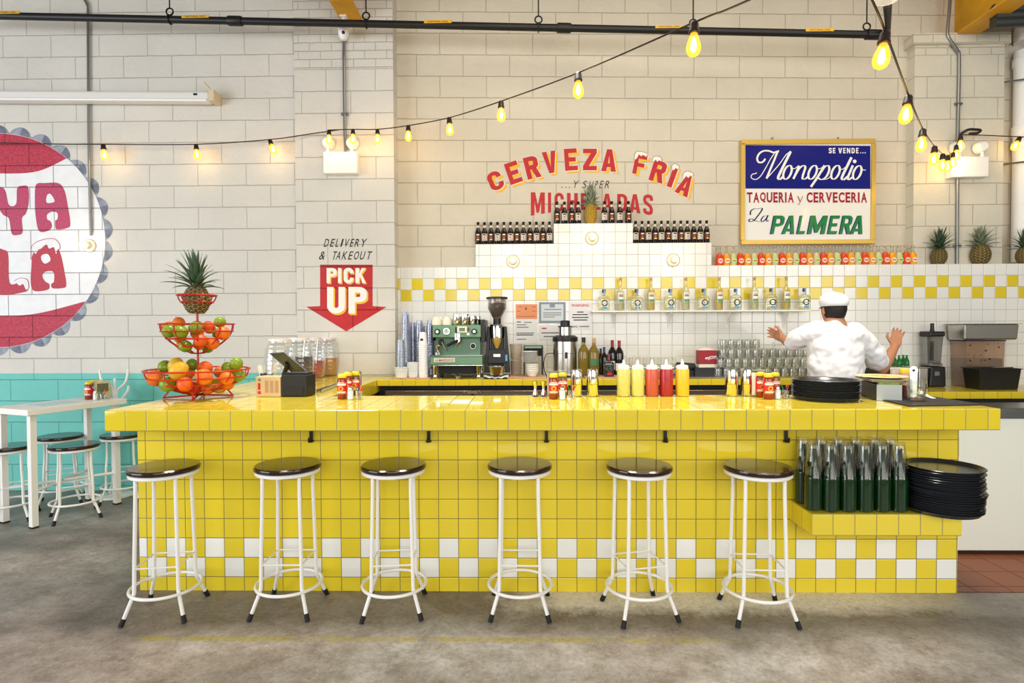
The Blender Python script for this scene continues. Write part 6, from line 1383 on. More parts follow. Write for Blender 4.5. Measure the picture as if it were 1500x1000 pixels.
for rown, Y, pxs in (('front', .055, (1216.5, 1241.5, 1266.5, 1291.5, 1316.5)), ('middle', .105, (1191.5,)), ('back', .20, (1176.5, 1203, 1228.5, 1253, 1281, 1303.5))):
    for i, px in enumerate(pxs):
        if rown == 'middle': Y = .075
        x = W(px, 720, Y).x; wh = f'{rown} row on the tiled ledge, {nth(i, len(pxs))}' if rown != 'middle' else 'front row on the tiled ledge, left end'
        WB.put((x, Y, zs_), 0, f'green water bottle under an upturned glass, {wh}', 'green water bottles on the ledge')
        WG.put((x+random.uniform(-.003, .003), Y, zs_+.186), 0, f'clear glass upturned over a green bottle, {wh}', 'glasses over the water bottles')
xr = W(1378.5, 720, .07).x
for i in range(20):
    y = .062+random.uniform(-.004, .004)
    PL.put((xr+random.uniform(-.006, .006)+(.012 if i in (7, 8) else 0), y, zs_+i*.0113), random.random()*6, f'black round plate stacked on the tiled ledge, {ORD[19-i]} from the top' if i < 19 else 'black round plate on top of the ledge stack', 'black plates stacked on the ledge', (.98, .98, 1))
for o in bpy.data.objects:
    if o.name.split('.')[0] == 'plate' and o.parent is None: o['category'] = 'plate'
# ================================================================ BACK COUNTER
ZK = ZT+.0015
def BK(px, Y): x = W(px, 540, Y).x; return Vector((x, Y, ZK))
def hgt(px, py, Y, z=ZK): return W(px, py, Y).z-z
def kz(Y, px=800): return sc(Vector((W(px, 540, Y).x, Y, ZK)))
M_mat = mat('pink ribbed bar mat', (206, 160, 134), .6, noise=.2, nscale=80, bump=.6)
def barmat(label, px0, px1, Y0, Y1):
    a, b_ = W(px0, 550, Y0).x, W(px1, 550, Y0).x
    o = MB().box(a, b_, Y0, Y1, 0, .008).build('bar_mat', M_mat, None, (0, 0, ZK-.0005), smooth=False); return tag(o, label, 'mat')
barmat('pink bar mat under the paper and plastic cups', 574, 630, 1.86, 2.2)
barmat('pink bar mat under the white bowls right of the grinder', 743, 800, 1.9, 2.2)
barmat('pink bar mat under the spirit bottles', 858, 912, 1.86, 2.25)
o = MB().box(W(915, 550, 1.82).x, W(1087, 550, 1.82).x, 1.80, 1.98, 0, .012).build('steel_drip_rail', M_steel, None, (0, 0, ZK), smooth=False); tag(o, 'thin steel drip rail along the back counter behind the squeeze bottles', 'drip rail')
ZM = ZK+.009
# cups
M_pcup = glass_mat('blue tinted plastic cup', (240, 243, 251), .5, .05, .16, (206, 214, 238)); M_paper = mat('white paper cup', (240, 240, 240), .5); M_foil = glass_mat('printed clear cup', (236, 240, 246), .7, .08, .3, (200, 210, 226)); M_blue = mat('blue print', (40, 82, 190), .5); M_deli = mat('translucent deli cup', (226, 228, 228), .4)
def mk_cup(nm, m, r0, r1, h, band=None):
    o = MB().lathe([(0, .002), (r0, 0), (r1, h), (r1*1.06, h+.002), (r1*1.06, h+.005), (r1*.96, h+.004), (r0*.95, .004), (0, .004)], 0, 0, 18, close=False).build(nm, [m, band or m], None)
    if band:
        for p in o.data.polygons:
            if p.center.z > h*.55 and p.center.z < h*.99 and int((math.atan2(p.center.y, p.center.x)+PI)*3) % 2: p.material_index = 1
    return o
CU = {'clear': Proto(mk_cup('plastic_cup', M_pcup, .026, .0365, .095)), 'print': Proto(mk_cup('printed_cup', M_foil, .027, .0375, .10, M_blue)), 'paper': Proto(mk_cup('paper_cup', M_paper, .028, .040, .105)), 'deli': Proto(mk_cup('deli_cup', M_deli, .050, .056, .06)), 'lid': Proto(mk_cup('deli_lid_cup', M_deli, .044, .050, .058))}
CATN = {'clear': 'clear plastic cup', 'print': 'clear cup with blue print', 'paper': 'white paper cup', 'deli': 'white deli cup', 'lid': 'white deli cup'}
def cupstack(kind, px, Y, n, pitch, where, up=False, z=ZM, s_=1):
    p = BK(px, Y)
    for i in range(n):
        # nested upside-down stack: rims downwards
        o = CU[kind].put((p.x, p.y, z+(i*pitch if up else .1*s_+i*pitch)), 0, f'{CATN[kind]} {where}, {ORD[n-1-i]} from the top', 'cups stacked by the coffee machine', s_)
        if not up: o.rotation_euler = (PI, 0, 0)
        o['category'] = 'cup'
cupstack('clear', 595, 2.12, 16, .031, 'in the tallest stack by the pilaster'); cupstack('clear', 605, 2.2, 13, .031, 'in the stack just right of the tallest'); cupstack('clear', 615, 2.16, 14, .030, 'in the stack behind the white paper cups')
cupstack('clear', 624, 2.24, 12, .031, 'in the rearmost stack behind the paper cups'); cupstack('clear', 631, 2.15, 14, .030, 'in the stack touching the coffee machine')
cupstack('print', 587.5, 1.98, 10, .0245, 'in the front stack'); cupstack('print', 594, 2.03, 12, .0245, 'in the second stack')
cupstack('deli', 588, 1.90, 2, .022, 'in the leftmost low stack', True); cupstack('lid', 605, 1.93, 5, .016, 'in the low stack beside the paper cups', True)
cupstack('paper', 620, 1.92, 17, .0178, 'in the tall white stack')
p = BK(620, 1.92); o = MB().box(-.014, .010, -.001, .001, 0, .02).build('cup_logo', mat('navy logo', (40, 56, 80), .5), None, (p.x-.003, p.y-.0405, ZM+.335), smooth=False)
pc = [q for q in bpy.data.objects if q.name.split('.')[0] == 'paper_cup'][-1]; o.parent = pc; o.matrix_parent_inverse = Matrix(); o.location = (-.003, .036, .055); 
# ---- espresso machine
Ye = 1.90; ke = kz(Ye, 670); cx_ = W(670, 540, Ye).x
def EX(px): return W(px, 520, Ye).x-cx_
def EZ(py): return W(670, py, Ye).z-ZK
em = thing('espresso_machine', 'green and chrome espresso machine on the back counter', 'coffee machine', (cx_, Ye, ZK))
M_egreen = mat('sage green enamel', (104, 148, 116), .3)
x0, x1 = EX(634), EX(704.5); DP = .42
MB().box(x0, x1, 0, DP, EZ(494), EZ(476)).build('group_panel', M_egreen, em, smooth=False, bevel=.005)
MB().box(x0+.012, x1-.012, .09, DP, EZ(521), EZ(494)-.001).build('body', M_egreen, em, smooth=False, bevel=.003)
MB().box(EX(631), EX(707), -.03, DP, EZ(534), EZ(521)).build('drip_tray', M_egreen, em, smooth=False, bevel=.006)
MB().box(EX(630), EX(707.5), -.035, DP+.005, EZ(521)-.002, EZ(519.5)).build('tray_grille', M_chrome, em, smooth=False)
MB().box(EX(630), EX(707.5), -.033, DP, EZ(535), EZ(534)-.001).build('chrome_edge', M_chrome, em, smooth=False)
for px in (637.5, 701):
    for yy in (.0, DP-.06): MB().lathe([(.022, 0), (.024, .004), (.018, .02), (.021, .04), (.023, EZ(535))], 0, 0, 16).build('leg', M_chrome, em, (EX(px), yy+.01, 0))
MB().box(EX(640), EX(698), .10, DP-.02, .03, EZ(536)).build('underside_tank', M_blackm, em, smooth=False)
MB().box(EX(704.6), EX(710.5), .02, DP, EZ(501), EZ(468)).build('side_panel', M_black, em, smooth=False, bevel=.004)
MB().box(EX(631), EX(633.8), .02, DP, EZ(499), EZ(477)).build('side_panel', M_black, em, smooth=False, bevel=.004)
def dial(nm, px, py, r, m, parent=em, y=-.001, d=.016):
    o = MB().lathe([(0, d), (r*.9, d), (r, d*.8), (r, 0)], 0, 0, 20, close=False).build(nm, m, parent, (EX(px), y, EZ(py))); o.rotation_euler = (PI/2, 0, 0); return o
for px in (641, 695): k_ = dial('knob', px, 485.5, .024, M_black); MB().lathe([(0, .001), (.013, 0)], 0, 0, 16, close=False).build('knob_cap', M_white, k_, (0, 0, .017))
g = dial('gauge', 654.5, 485, .031, M_chrome); MB().lathe([(0, .001), (.025, 0)], 0, 0, 20, close=False).build('gauge_face', mat('gauge face', (196, 206, 196), .2), g, (0, 0, .017)); MB().box(-.002, .002, -.002, .018, .0, .002).build('needle', M_black, g, (0, 0, .0185), smooth=False)
o = MB().box(EX(670), EX(684.5), -.014, 0, EZ(487.5), EZ(478)).build('display', mat('cream bezel', (236, 232, 206), .35), em, smooth=False, bevel=.006); MB().box(EX(673), EX(681.5), -.016, -.013, EZ(485), EZ(480)).build('display_screen', mat('lcd green', (96, 116, 70), .2), o, smooth=False)
MB().box(EX(667), EX(669.5), -.004, .001, EZ(487), EZ(479)).build('switch', M_black, em, smooth=False); MB().box(EX(685.3), EX(688), -.004, .001, EZ(484.5), EZ(480)).build('switch', mat('dark red switch', (110, 24, 24), .3), em, smooth=False)
MB().box(EX(684), EX(688), -.004, .001, EZ(491), EZ(487.5)).build('sticker', M_white, em, smooth=False)
gh = MB().lathe([(.0, .05), (.045, .05), (.045, .02), (.038, .015), (.038, -.02), (.03, -.03), (0, -.03)], 0, 0, 24, close=False).build('group_head', M_chrome, em, (EX(670), .04, EZ(497)))
MB().tube([(0, -.03, -.01), (-.03, -.08, -.025), (-.075, -.12, -.05)], [.011, .014, .012], 10).build('portafilter_handle', M_black, gh); MB().tube([(0, 0, -.03), (-.012, 0, -.05), (-.02, 0, -.065)], .006, 8).tube([(0, 0, -.03), (.012, 0, -.05), (.02, 0, -.065)], .006, 8).build('spout', M_chrome, gh)
MB().tube(smooth_pts([(EX(646), .03, EZ(496)), (EX(649), .0, EZ(503)), (EX(656), -.03, EZ(513))], 5), .007, 8).build('steam_wand', M_chrome, em)
MB().box(EX(641), EX(648), .05, .09, EZ(506), EZ(497)).build('steam_lever', M_black, em, smooth=False, bevel=.004)
b_ = dial('badge', 692, 507, .028, M_steel, y=.089); MB().lathe([(0, .001), (.022, 0)], 0, 0, 20, close=False).build('badge_face', M_black, b_, (0, 0, .017))
pl = MB().box(EX(636.5), EX(667), -.037, -.029, EZ(530), EZ(524)).build('name_plate', mat('cream plate', (214, 220, 200), .4), em, smooth=False)
xx = EX(638.5); wx = (EX(665.5)-xx)
V, F, _ = glyph('LA MARZOCCO', .02); MB().add([(xx+u*wx, -.0382, EZ(529)+v*(EZ(525.2)-EZ(529))) for u, v in V], F).build('plate_lettering', P_red, pl, smooth=False)
tp_ = BK(642, 1.885); t = thing('tamper', 'chrome coffee tamper standing on the espresso machine drip tray', 'tamper', (tp_.x, 1.885, ZK+EZ(519.5)+.001)); MB().lathe([(0, 0), (.027, 0), (.027, .02), (.01, .03), (.010, .045), (.018, .06), (.02, .075), (.012, .085), (0, .086)], 0, 0, 20, close=False).build('tamper_body', M_chrome, t)
# cups on the machine
def make_mug():
    t = thing('coffee_cup', 'x', 'cup'); MB().lathe([(.039, 0), (.041, .001), (.040, .04), (.03, .062), (.022, .066), (.022, .072), (0, .072)], 0, 0, 20, close=False).build('cup', M_cream, t)
    MB().tube([(.036, 0, .016), (.058, 0, .022), (.06, 0, .04), (.036, 0, .046)], .005, 8).build('handle', M_cream, t); return t
MG = Proto(make_mug()); ztop = ZK+EZ(476)+.0015
for i, (px, dy, dz) in enumerate([(640, .05, 0), (655.5, .05, 0), (647, .14, 0), (662, .14, 0), (648, .23, 0), (661, .23, 0)]):
    p = BK(px, Ye+dy); MG.put((p.x, p.y, ztop+dz), .3*i, f'upturned cream coffee cup on the espresso machine, {["front row left", "front row right", "middle row left", "middle row right", "back row left", "back row right"][i]}', 'cups on the espresso machine')
def make_mt():
    t = thing('milk_pitcher', 'x', 'pitcher'); MB().lathe([(.036, 0), (.037, .002), (.034, .095), (.030, .10), (0, .10)], 0, 0, 20, close=False).build('pitcher', M_chrome, t)
    MB().tube([(.034, 0, .02), (.06, 0, .025), (.06, 0, .075), (.033, 0, .085)], .005, 8).build('handle', M_chrome, t); return t
MT = Proto(make_mt())
for i, (px, dy) in enumerate([(670, .05), (681.5, .05), (693, .06), (700, .14), (676, .16), (687, .16)]):
    p = BK(px, Ye+dy); MT.put((p.x, p.y, ztop), .9+.3*i, f'upturned steel pitcher on the espresso machine, {["front row left", "front row middle", "front row right", "back row right end", "back row left", "back row middle"][i]}', 'steel pitchers on the espresso machine', .98 if i < 2 else .8)
# ---- grinder
Yg = 2.02; p = BK(728.5, Yg); gr = thing('coffee_grinder', 'black coffee grinder with bean hopper beside the espresso machine', 'coffee grinder', tuple(p)); kg = kz(Yg, 728)
def gz(py): return hgt(728, py, Yg)
M_bean = mat('coffee beans', (74, 42, 28), .45, noise=.5, nscale=90, bump=1)
MB().lathe([(0, gz(435)), (.088, gz(435)), (.094, gz(436)), (.094, gz(438)), (0, gz(438))], 0, 0, 32, close=False).build('hopper_lid', M_black, gr)
MB().lathe([(.080, gz(438)), (.080, gz(452)), (.036, gz(466))], 0, 0, 32, close=False).build('hopper', glass_mat('smoky hopper', (206, 196, 190), .6, .03, .05), gr)
MB().lathe([(0, gz(443)), (.072, gz(444)), (.074, gz(452)), (.034, gz(465)), (0, gz(465))], 0, 0, 28, close=False).build('beans', M_bean, gr)
MB().cyl(0, 0, gz(475), gz(466), .034, 20).build('neck', M_black, gr)
MB().lathe([(0, gz(475)), (.06, gz(475)), (.064, gz(477)), (.060, gz(495)), (0, gz(495))], 0, 0, 24, close=False).build('burr_housing', M_chrome, gr)
for s_ in (-1, 1): MB().prism([(s_*.062, gz(478)), (s_*.082, gz(478)), (s_*.112, gz(545)), (s_*.066, gz(545))], -.05, .08).build('side_cheek', M_black, gr, smooth=False, bevel=.006)
MB().box(-.058, .058, .0, .08, gz(546), gz(494)).build('column', M_black, gr, smooth=False, bevel=.005)
MB().prism([(-.07, gz(511)), (.07, gz(511)), (.085, gz(532)), (-.085, gz(532))], -.06, .0).build('front_panel', M_black, gr, smooth=False, bevel=.006)
MB().lathe([(.04, gz(495)), (.036, gz(500)), (.012, gz(510)), (0, gz(510))], 0, 0, 18, close=False).build('chute', M_gold, gr, (0, -.04, 0))
MB().box(-.11, .11, -.09, .10, .0, .02).build('base', M_black, gr, smooth=False, bevel=.006)
MB().box(.072, .09, -.0655, -.06, gz(528), gz(519)).build('sticker', M_tblue, gr, smooth=False); MB().box(-.03, .03, -.0655, -.06, gz(522), gz(518)).build('name_strip', M_steel, gr, smooth=False)
p2 = BK(727, 1.87); t = thing('bar_cloth', 'folded white and blue cloth under the steel bowl', 'cloth', (p2.x, 1.87, ZK)); 
V, F = [], []; n_ = 14
for j in range(7):
    for i in range(n_+1):
        u, v = i/n_-.5, j/6-.5; V.append((u*.20+.004*math.sin(j*2), v*.09, .010+.006*math.sin(i*1.7+j)+.012*abs(u)**2*4))
for j in range(6):
    for i in range(n_): a = j*(n_+1)+i; F.append((a, a+1, a+n_+2, a+n_+1))
MB().add(V, F).build('cloth', mat('white blue cloth', (226, 230, 240), .8, noise=.15, nscale=30), t, solid=.008, smooth=True)
t = thing('steel_bowl', 'small steel pan standing on the folded cloth before the grinder', 'bowl', (p2.x, 1.87, ZK+.030)); MB().lathe([(0, 0), (.055, 0), (.07, .068), (.078, .072), (.077, .075), (.068, .072), (.053, .004), (0, .004)], 0, 0, 28, close=False).build('bowl', M_steel, t)
p2 = BK(671, 1.86); t = thing('shot_stand', 'small chrome shot stand under the espresso machine', 'steel stand', (p2.x, 1.86, ZK)); MB().lathe([(0, 0), (.018, 0), (.014, .012), (.026, .02), (.026, .026), (0, .026)], 0, 0, 18, close=False).build('stand', M_chrome, t)
# ---- tub, rack, bowls
zt0 = ZM
p = BK(756, 2.15); kk = kz(2.15, 756); H = hgt(756, 503.5, 2.15, zt0); r = 9/kk
t = thing('plastic_tub', 'clear plastic tub stacked on brown containers right of the grinder', 'container', (p.x, p.y, zt0)); MB().lathe([(0, .001), (r*.85, .001), (r*.92, H*.48), (r*.85, H*.49), (r, H*.96), (r*1.05, H*.97), (r*1.05, H), (0, H)], 0, 0, 24, close=False).build('tub', glass_mat('milky tub', (240, 236, 228), .4, .2, .4, (214, 200, 184)), t)
MB().lathe([(0, .004), (r*.80, .004), (r*.86, H*.42), (0, H*.42)], 0, 0, 20, close=False).build('contents', mat('brown sugar', (164, 124, 90), .7), t); MB().lathe([(0, H*.52), (r*.82, H*.52), (r*.85, H*.7), (0, H*.72)], 0, 0, 20, close=False).build('contents', mat('pale contents', (226, 210, 190), .7), t)
YR = 2.16; a, b_ = W(767, 540, YR), W(795.5, 540, YR); zr1 = hgt(780, 505.5, YR)
t = thing('wire_rack', 'small black rack with green top behind the white bowls', 'rack', (0, 0, 0))
MB().box(a.x, b_.x, YR-.05, YR+.12, ZK+zr1-.01, ZK+zr1).build('top_shelf', mat('green rack top', (40, 110, 60), .4), t, smooth=False)
for x_ in (a.x+.005, b_.x-.005):
    for y_ in (YR-.045, YR+.115): MB().box(x_-.005, x_+.005, y_-.005, y_+.005, ZK+.0005+.008*(1 if y_ < 2.2 else 0), ZK+zr1-.011).build('post', M_black, t, smooth=False)
MB().box(a.x, b_.x, YR+.10, YR+.11, ZK+zr1-.10, ZK+zr1-.03).build('back_panel', M_blackm, t, smooth=False)
def make_bowl(nm, R, h): return MB().lathe([(0, .001), (R*.6, .001), (R*.95, h), (R, h), (R, h*1.1), (R*.9, h*.95), (R*.55, .005), (0, .005)], 0, 0, 24, close=False).build(nm, M_white)
BW = Proto(make_bowl('paper_bowl', .057, .05)); SP = Proto(make_bowl('saucer', .070, .016))
p = BK(779.5, 1.97)
for i in range(4): BW.put((p.x, p.y, ZM+i*.017), 0, f'white paper bowl in the lower stack before the black rack, {ORD[3-i]} from the top', 'white bowls before the rack')['category'] = 'bowl'
for i in range(8): SP.put((p.x-.02, p.y+.012-.0, ZM+.118+i*.0115), 0, f'white saucer stacked on the paper bowls, {ORD[7-i]} from the top', 'white saucers on the bowls')['category'] = 'saucer'
# ---- juicer
Yj = 2.1; p = BK(828, Yj); kj = kz(Yj, 828); j_ = thing('juicer', 'tall stainless juicer with black collar on the back counter', 'juicer', tuple(p))
def jz(py): return hgt(828, py, Yj)
R_ = 17.5/kj
MB().lathe([(0, .012), (R_, .012), (R_, jz(500)), (0, jz(500))], 0, 0, 36, close=False).build('body', M_steel, j_)
MB().ring((0, 0, jz(517)), R_, .002, 36, 6).build('seam', M_dsteel, j_)
MB().lathe([(0, jz(500)), (R_*1.05, jz(500)), (R_*1.06, jz(494)), (R_*.8, jz(491)), (0, jz(491))], 0, 0, 36, close=False).build('collar', M_black, j_)
MB().cyl(0, 0, jz(491), jz(479), 9.5/kj, 28).build('feed_chute', M_steel, j_)
MB().lathe([(0, jz(479)), (10.5/kj, jz(479)), (10.5/kj, jz(477.5)), (7/kj, jz(477)), (7/kj, jz(471)), (6.4/kj, jz(469.3)), (0, jz(469))], 0, 0, 28, close=False).build('pusher', M_black, j_)
MB().box(-.012, .012, -R_-.015, -R_+.002, jz(524), jz(515)).build('latch', M_black, j_, smooth=False, bevel=.003); MB().lathe([(0, 0), (R_*.9, 0), (R_*.95, .012), (0, .012)], 0, 0, 30, close=False).build('foot_ring', M_black, j_)
MB().tube(smooth_pts([(-R_, .02, .20), (-R_-.06, .02, .19), (-R_-.085, 0, .10), (-R_-.06, -.03, .004), (-R_-.01, -.06, .004)], 5), .004, 6).build('power_cord', M_black, j_)
# ---- spirits
M_gold_s = mat('golden spirit', (150, 128, 56), .06, trans=.5, coat=.4, ior=1.3); M_wine = mat('dark wine glass', (24, 18, 18), .07, coat=.5); M_wred = mat('red foil', (150, 20, 34), .3); M_bfoil = mat('blue foil', (36, 60, 110), .3); M_agl = mat('agave print', (60, 120, 80), .5)
def bottle(label, px, pyb, pyt, Y, rpx, m, capm, lab=None, cap_h=.1, z=ZM, shoulder=.62, neck=.32):
    p = BK(px, Y); k_ = kz(Y, px); r = rpx/k_; H = W(px, pyt, Y).z-z; t = thing('spirit_bottle', label, 'bottle', (p.x, Y, z), 0, 'spirit bottles on the back counter')
    MB().lathe([(0, .001), (r*.93, .001), (r, .006), (r, H*shoulder), (r*.85, H*(shoulder+.07)), (r*neck*1.2, H*(shoulder+.17)), (r*neck, H*(shoulder+.2)), (r*neck, H*.985), (0, H*.985)], 0, 0, 24, close=False).build('glass', m, t)
    MB().lathe([(r*neck*1.08, H*(1-cap_h)), (r*neck*1.12, H), (0, H)], 0, 0, 18, close=False).build('cap', capm, t)
    if lab:
        lm, z0, z1 = lab; n_ = 12; MB().add([((r+.0008)*math.sin(a), -(r+.0008)*math.cos(a), zz*H) for zz in (z0, z1) for a in [(-1+2*i/n_) for i in range(n_+1)]], [(i, i+1, n_+2+i, n_+1+i) for i in range(n_)]).build('label', lm, t)
    return t
bottle('golden tequila bottle with dark cap beside the juicer', 855, 547, 494, 2.05, 8, M_gold_s, M_black, None, .13)
bottle('golden tequila bottle with green agave print and cork', 870, 547, 495, 2.03, 8, M_gold_s, M_cork, (M_agl, .28, .42), .12)
bottle('dark bottle with blue foil top behind the small bottle', 885, 546, 508, 2.08, 5, M_wine, M_bfoil, None, .3); bottle('second dark bottle with blue foil, half hidden', 880, 546, 510, 2.15, 5, M_wine, M_bfoil, None, .3)
bottle('dark wine bottle with red foil, left of two', 897, 546, 498, 2.16, 6.5, M_wine, M_wred, (M_tlab, .15, .4), .3); bottle('dark wine bottle with red foil, right of two', 907, 546, 498.5, 2.12, 6.5, M_wine, M_wred, (M_tlab, .12, .34), .3)
p = BK(891.5, 1.93); o = TS.put((p.x, p.y, ZM), 0, 'squat bottle with horseshoe emblem and red label on the back counter', 'squat tequila bottles on the back counter', (.86, .86, .98))
for c in o.children:
    if c.name.split('.')[0] in ('label', 'ribbon', 'glass'):
        c.data = c.data.copy(); c.data.materials[0] = P_red if c.name.startswith(('label', 'ribbon')) else mat('dark squat glass', (60, 62, 60), .06, trans=.4, coat=.4)
# ---- stemware upside down
M_wg = glass_mat('wine glass', (244, 246, 244), .8, .02, .05)
def make_wg():
    return MB().lathe([(.030, 0), (.036, .02), (.040, .045), (.036, .07), (.02, .09), (.0045, .098), (.004, .150), (.006, .155), (.034, .159), (.034, .161), (0, .162)], 0, 0, 22, close=False).build('wine_glass', M_wg)
WG2 = Proto(make_wg()); n_ = 0
for j, Y in enumerate((1.98, 2.07, 2.16)):
    for i in range(7):
        px = 922+i*10.5+(j % 2)*4; p = BK(px, Y); WG2.put((p.x, p.y, ZK+.0005+(.0125 if Y < 1.98 else 0)), 0, f'upturned wine glass behind the squeeze bottles, {["front", "middle", "back"][j]} row, {nth(i, 7)}', 'wine glasses behind the squeeze bottles', 1.05)['category'] = 'wine glass'
# ---- card machine tray, red box
YC = 2.02; a, b_ = W(985, 540, YC).x, W(1026, 540, YC).x
t = thing('receipt_tray', 'black tray of papers and pens beside the red carton', 'tray', (0, 0, 0)); zc2 = ZK
MB().box(a, b_, YC, YC+.15, zc2, zc2+.05).build('tray', M_blackm, t, smooth=False, bevel=.004); MB().prism([(a+.02, zc2+.051), (b_-.01, zc2+.051), (b_-.03, zc2+.11), (a+.06, zc2+.12)], YC+.05, YC+.1).build('card_reader', M_black, t, smooth=False, bevel=.006)
Y2 = 1.99; a, b_ = W(1018, 540, Y2).x, W(1062, 540, Y2).x
t = thing('bar_caddy', 'low black bar caddy holding the red carton and straws', 'caddy', (0, 0, 0)); zt2 = ZK+hgt(1040, 538.5, Y2); MB().box(a, b_, Y2, Y2+.16, ZK, zt2).build('caddy', M_black, t, smooth=False, bevel=.004)
for i in range(6): MB().tube([(b_-.04+.006*i, Y2+.03+.015*(i % 3), zt2), (b_-.05+.014*i, Y2+.04, zt2+.14+.01*(i % 2))], .004, 6).build('straw', M_black, t)
Y3 = Y2+.03; a, b_ = W(1024, 530, Y3).x, W(1049.5, 530, Y3).x; z0, z1 = zt2+.001, W(1036, 513, Y3).z
t = thing('red_carton', 'red paper carton with white lettering on the black caddy', 'carton', ((a+b_)/2, Y3, z0)); wv = (b_-a)/2; M_carton = mat('red carton', (158, 26, 38), .5)
MB().box(-wv, wv, 0, .09, .028, z1-z0).build('box', M_carton, t, smooth=False); MB().box(-wv, wv, 0, .09, 0, .0275).build('cream_base', M_cream, t, smooth=False)
MB().prism([(-wv, z1-z0+.0005), (wv, z1-z0+.0005), (wv*.2, z1-z0+.02), (-wv*.2, z1-z0+.022)], .02, .07).build('paper_top', M_cream, t, smooth=False)
V, F, _ = glyph('enJOY!', .03); MB().add([(-wv*.35+u*wv*1.25+.1*wv*v, -.0015, .062+v*.035+u*.004) for u, v in V], F).build('carton_lettering', M_white, t, smooth=False)
# ---- tumblers in tiers
M_tum = glass_mat('tumbler glass', (246, 247, 244), .8, .02, .07)
def make_tum():
    return MB().lathe([(.033, 0), (.034, .002), (.0305, .068), (.028, .078), (.0, .079), (0, .066), (.026, .065), (.031, .01), (.033, 0)], 0, 0, 18, close=False).build('glass_tumbler', M_tum)
TU = Proto(make_tum()); tiers = [('bottom', 1052, 13, 3), ('second', 1055, 12, 2), ('third', 1058, 11, 2), ('top', 1057, 5, 2)]
pitch = .0705
for ti, (nm, px0, cnt_, deep) in enumerate(tiers):
    x0 = W(px0, 540, 1.98).x+ti*.004
    for j in range(deep):
        for i in range(cnt_):
            z = ZK+.0005+ti*.0805; TU.put((x0+i*pitch+(.035 if ti % 2 and 0 else 0), 1.985+j*pitch, z), 0, f'upturned tumbler, {nm} tier by the bartender, {["front", "second", "third"][j]} row, {nth(i, cnt_)}', 'tiers of upturned tumblers')['category'] = 'glass'
# outlet on the tiles
p = W(1135, 505, YT-.003); t = thing('wall_outlet', 'white switch plate with wire behind the bartender left hand', 'outlet', (p.x, YT-.001, p.z)); MB().box(-.02, .02, -.006, 0, -.032, .032).build('plate', M_white, t, smooth=False, bevel=.002); MB().box(-.006, .006, -.009, -.006, -.012, .012).build('switch', M_galv, t, smooth=False)
# ---- right end
M_green2 = mat('bright green bottle', (36, 140, 60), .08, trans=.5, coat=.4, ior=1.3)
for i, (px, dy) in enumerate(((1317, .05), (1323, .12), (1328, .06), (1310, .16))):
    Y = 1.86+dy; x = W(px, 530, Y).x; t = thing('green_bottle', f'small green bottle on the black bin beyond the bartender right hand, {["left", "middle", "right", "back left"][i]}', 'bottle', (x, Y, BINZ+.001), 0, 'small green bottles on the black bin')
    MB().lathe([(0, 0), (.020, 0), (.022, .006), (.020, .04), (.009, .07), (.008, .085), (.0095, .092), (0, .092)], 0, 0, 16, close=False).build('glass', M_green2, t)
ZL_ = ZL+.001
pf = W(1374, 560, 2.19); pf.z = ZL_; bl = thing('blender', 'blender with clear jug and black lid beside the dark drink tub', 'blender', (pf.x, pf.y+.08, ZL_)); kb = sc(pf+Vector((0, .08, 0))); Yb_ = pf.y+.08
def bz(py): return W(1374, py, Yb_).z-ZL_
MB().prism([(-.075, 0), (.075, 0), (.068, bz(536)), (-.062, bz(536))], -.08, .08).build('motor_base', M_black, bl, smooth=False, bevel=.012)
MB().box(-.03, .012, -.083, -.079, bz(549), bz(543)).build('control_panel', M_steel, bl, smooth=False)
jr = MB(); V, F = [], []
for z, h in ((bz(533), .058), (bz(496), .070), (bz(493), .073)):
    V += [(h*x, h*y, z) for x, y in ((-1, -.55), (-.55, -1), (.55, -1), (1, -.55), (1, .55), (.55, 1), (-.55, 1), (-1, .55))]
for j in range(2):
    for i in range(8): F.append((j*8+i, j*8+(i+1) % 8, (j+1)*8+(i+1) % 8, (j+1)*8+i))
jr.add(V, F).build('jug', glass_mat('smoky blender jug', (214, 214, 210), .7, .04, .22, (120, 120, 116)), bl, smooth=False)
MB().box(-.058, .058, -.058, .058, bz(535.5), bz(531)).build('jug_collar', mat('grey collar', (120, 118, 112), .4), bl, smooth=False, bevel=.006)
MB().box(-.006, .006, -.02, .02, bz(528), bz(500)).build('tamper_rod', M_black, bl, smooth=False)
MB().box(-.070, .070, -.070, .070, bz(492.8), bz(485)).build('lid', M_black, bl, smooth=False, bevel=.012); MB().lathe([(.020, bz(485)), (.016, bz(482)), (.015, bz(473.5)), (0, bz(473))], 0, 0, 16, close=False).build('lid_plug', M_black, bl)
pn = W(1346, 560.5, 2.12); pn2 = W(1360, 560.5, 2.12)
t = thing('steel_insert_pan', 'steel insert pan left of the blender base', 'pan', (0, 0, 0)); zt3 = W(1350, 538.5, pn.y).z
MB().box(pn.x, pn2.x, pn.y, pn.y+.16, ZL_, zt3).build('pan', M_steel, t, smooth=False, bevel=.008); MB().box(pn.x-.012, pn2.x+.008, pn.y-.012, pn.y+.17, zt3, zt3+.004).build('rim', M_steel, t, smooth=False)
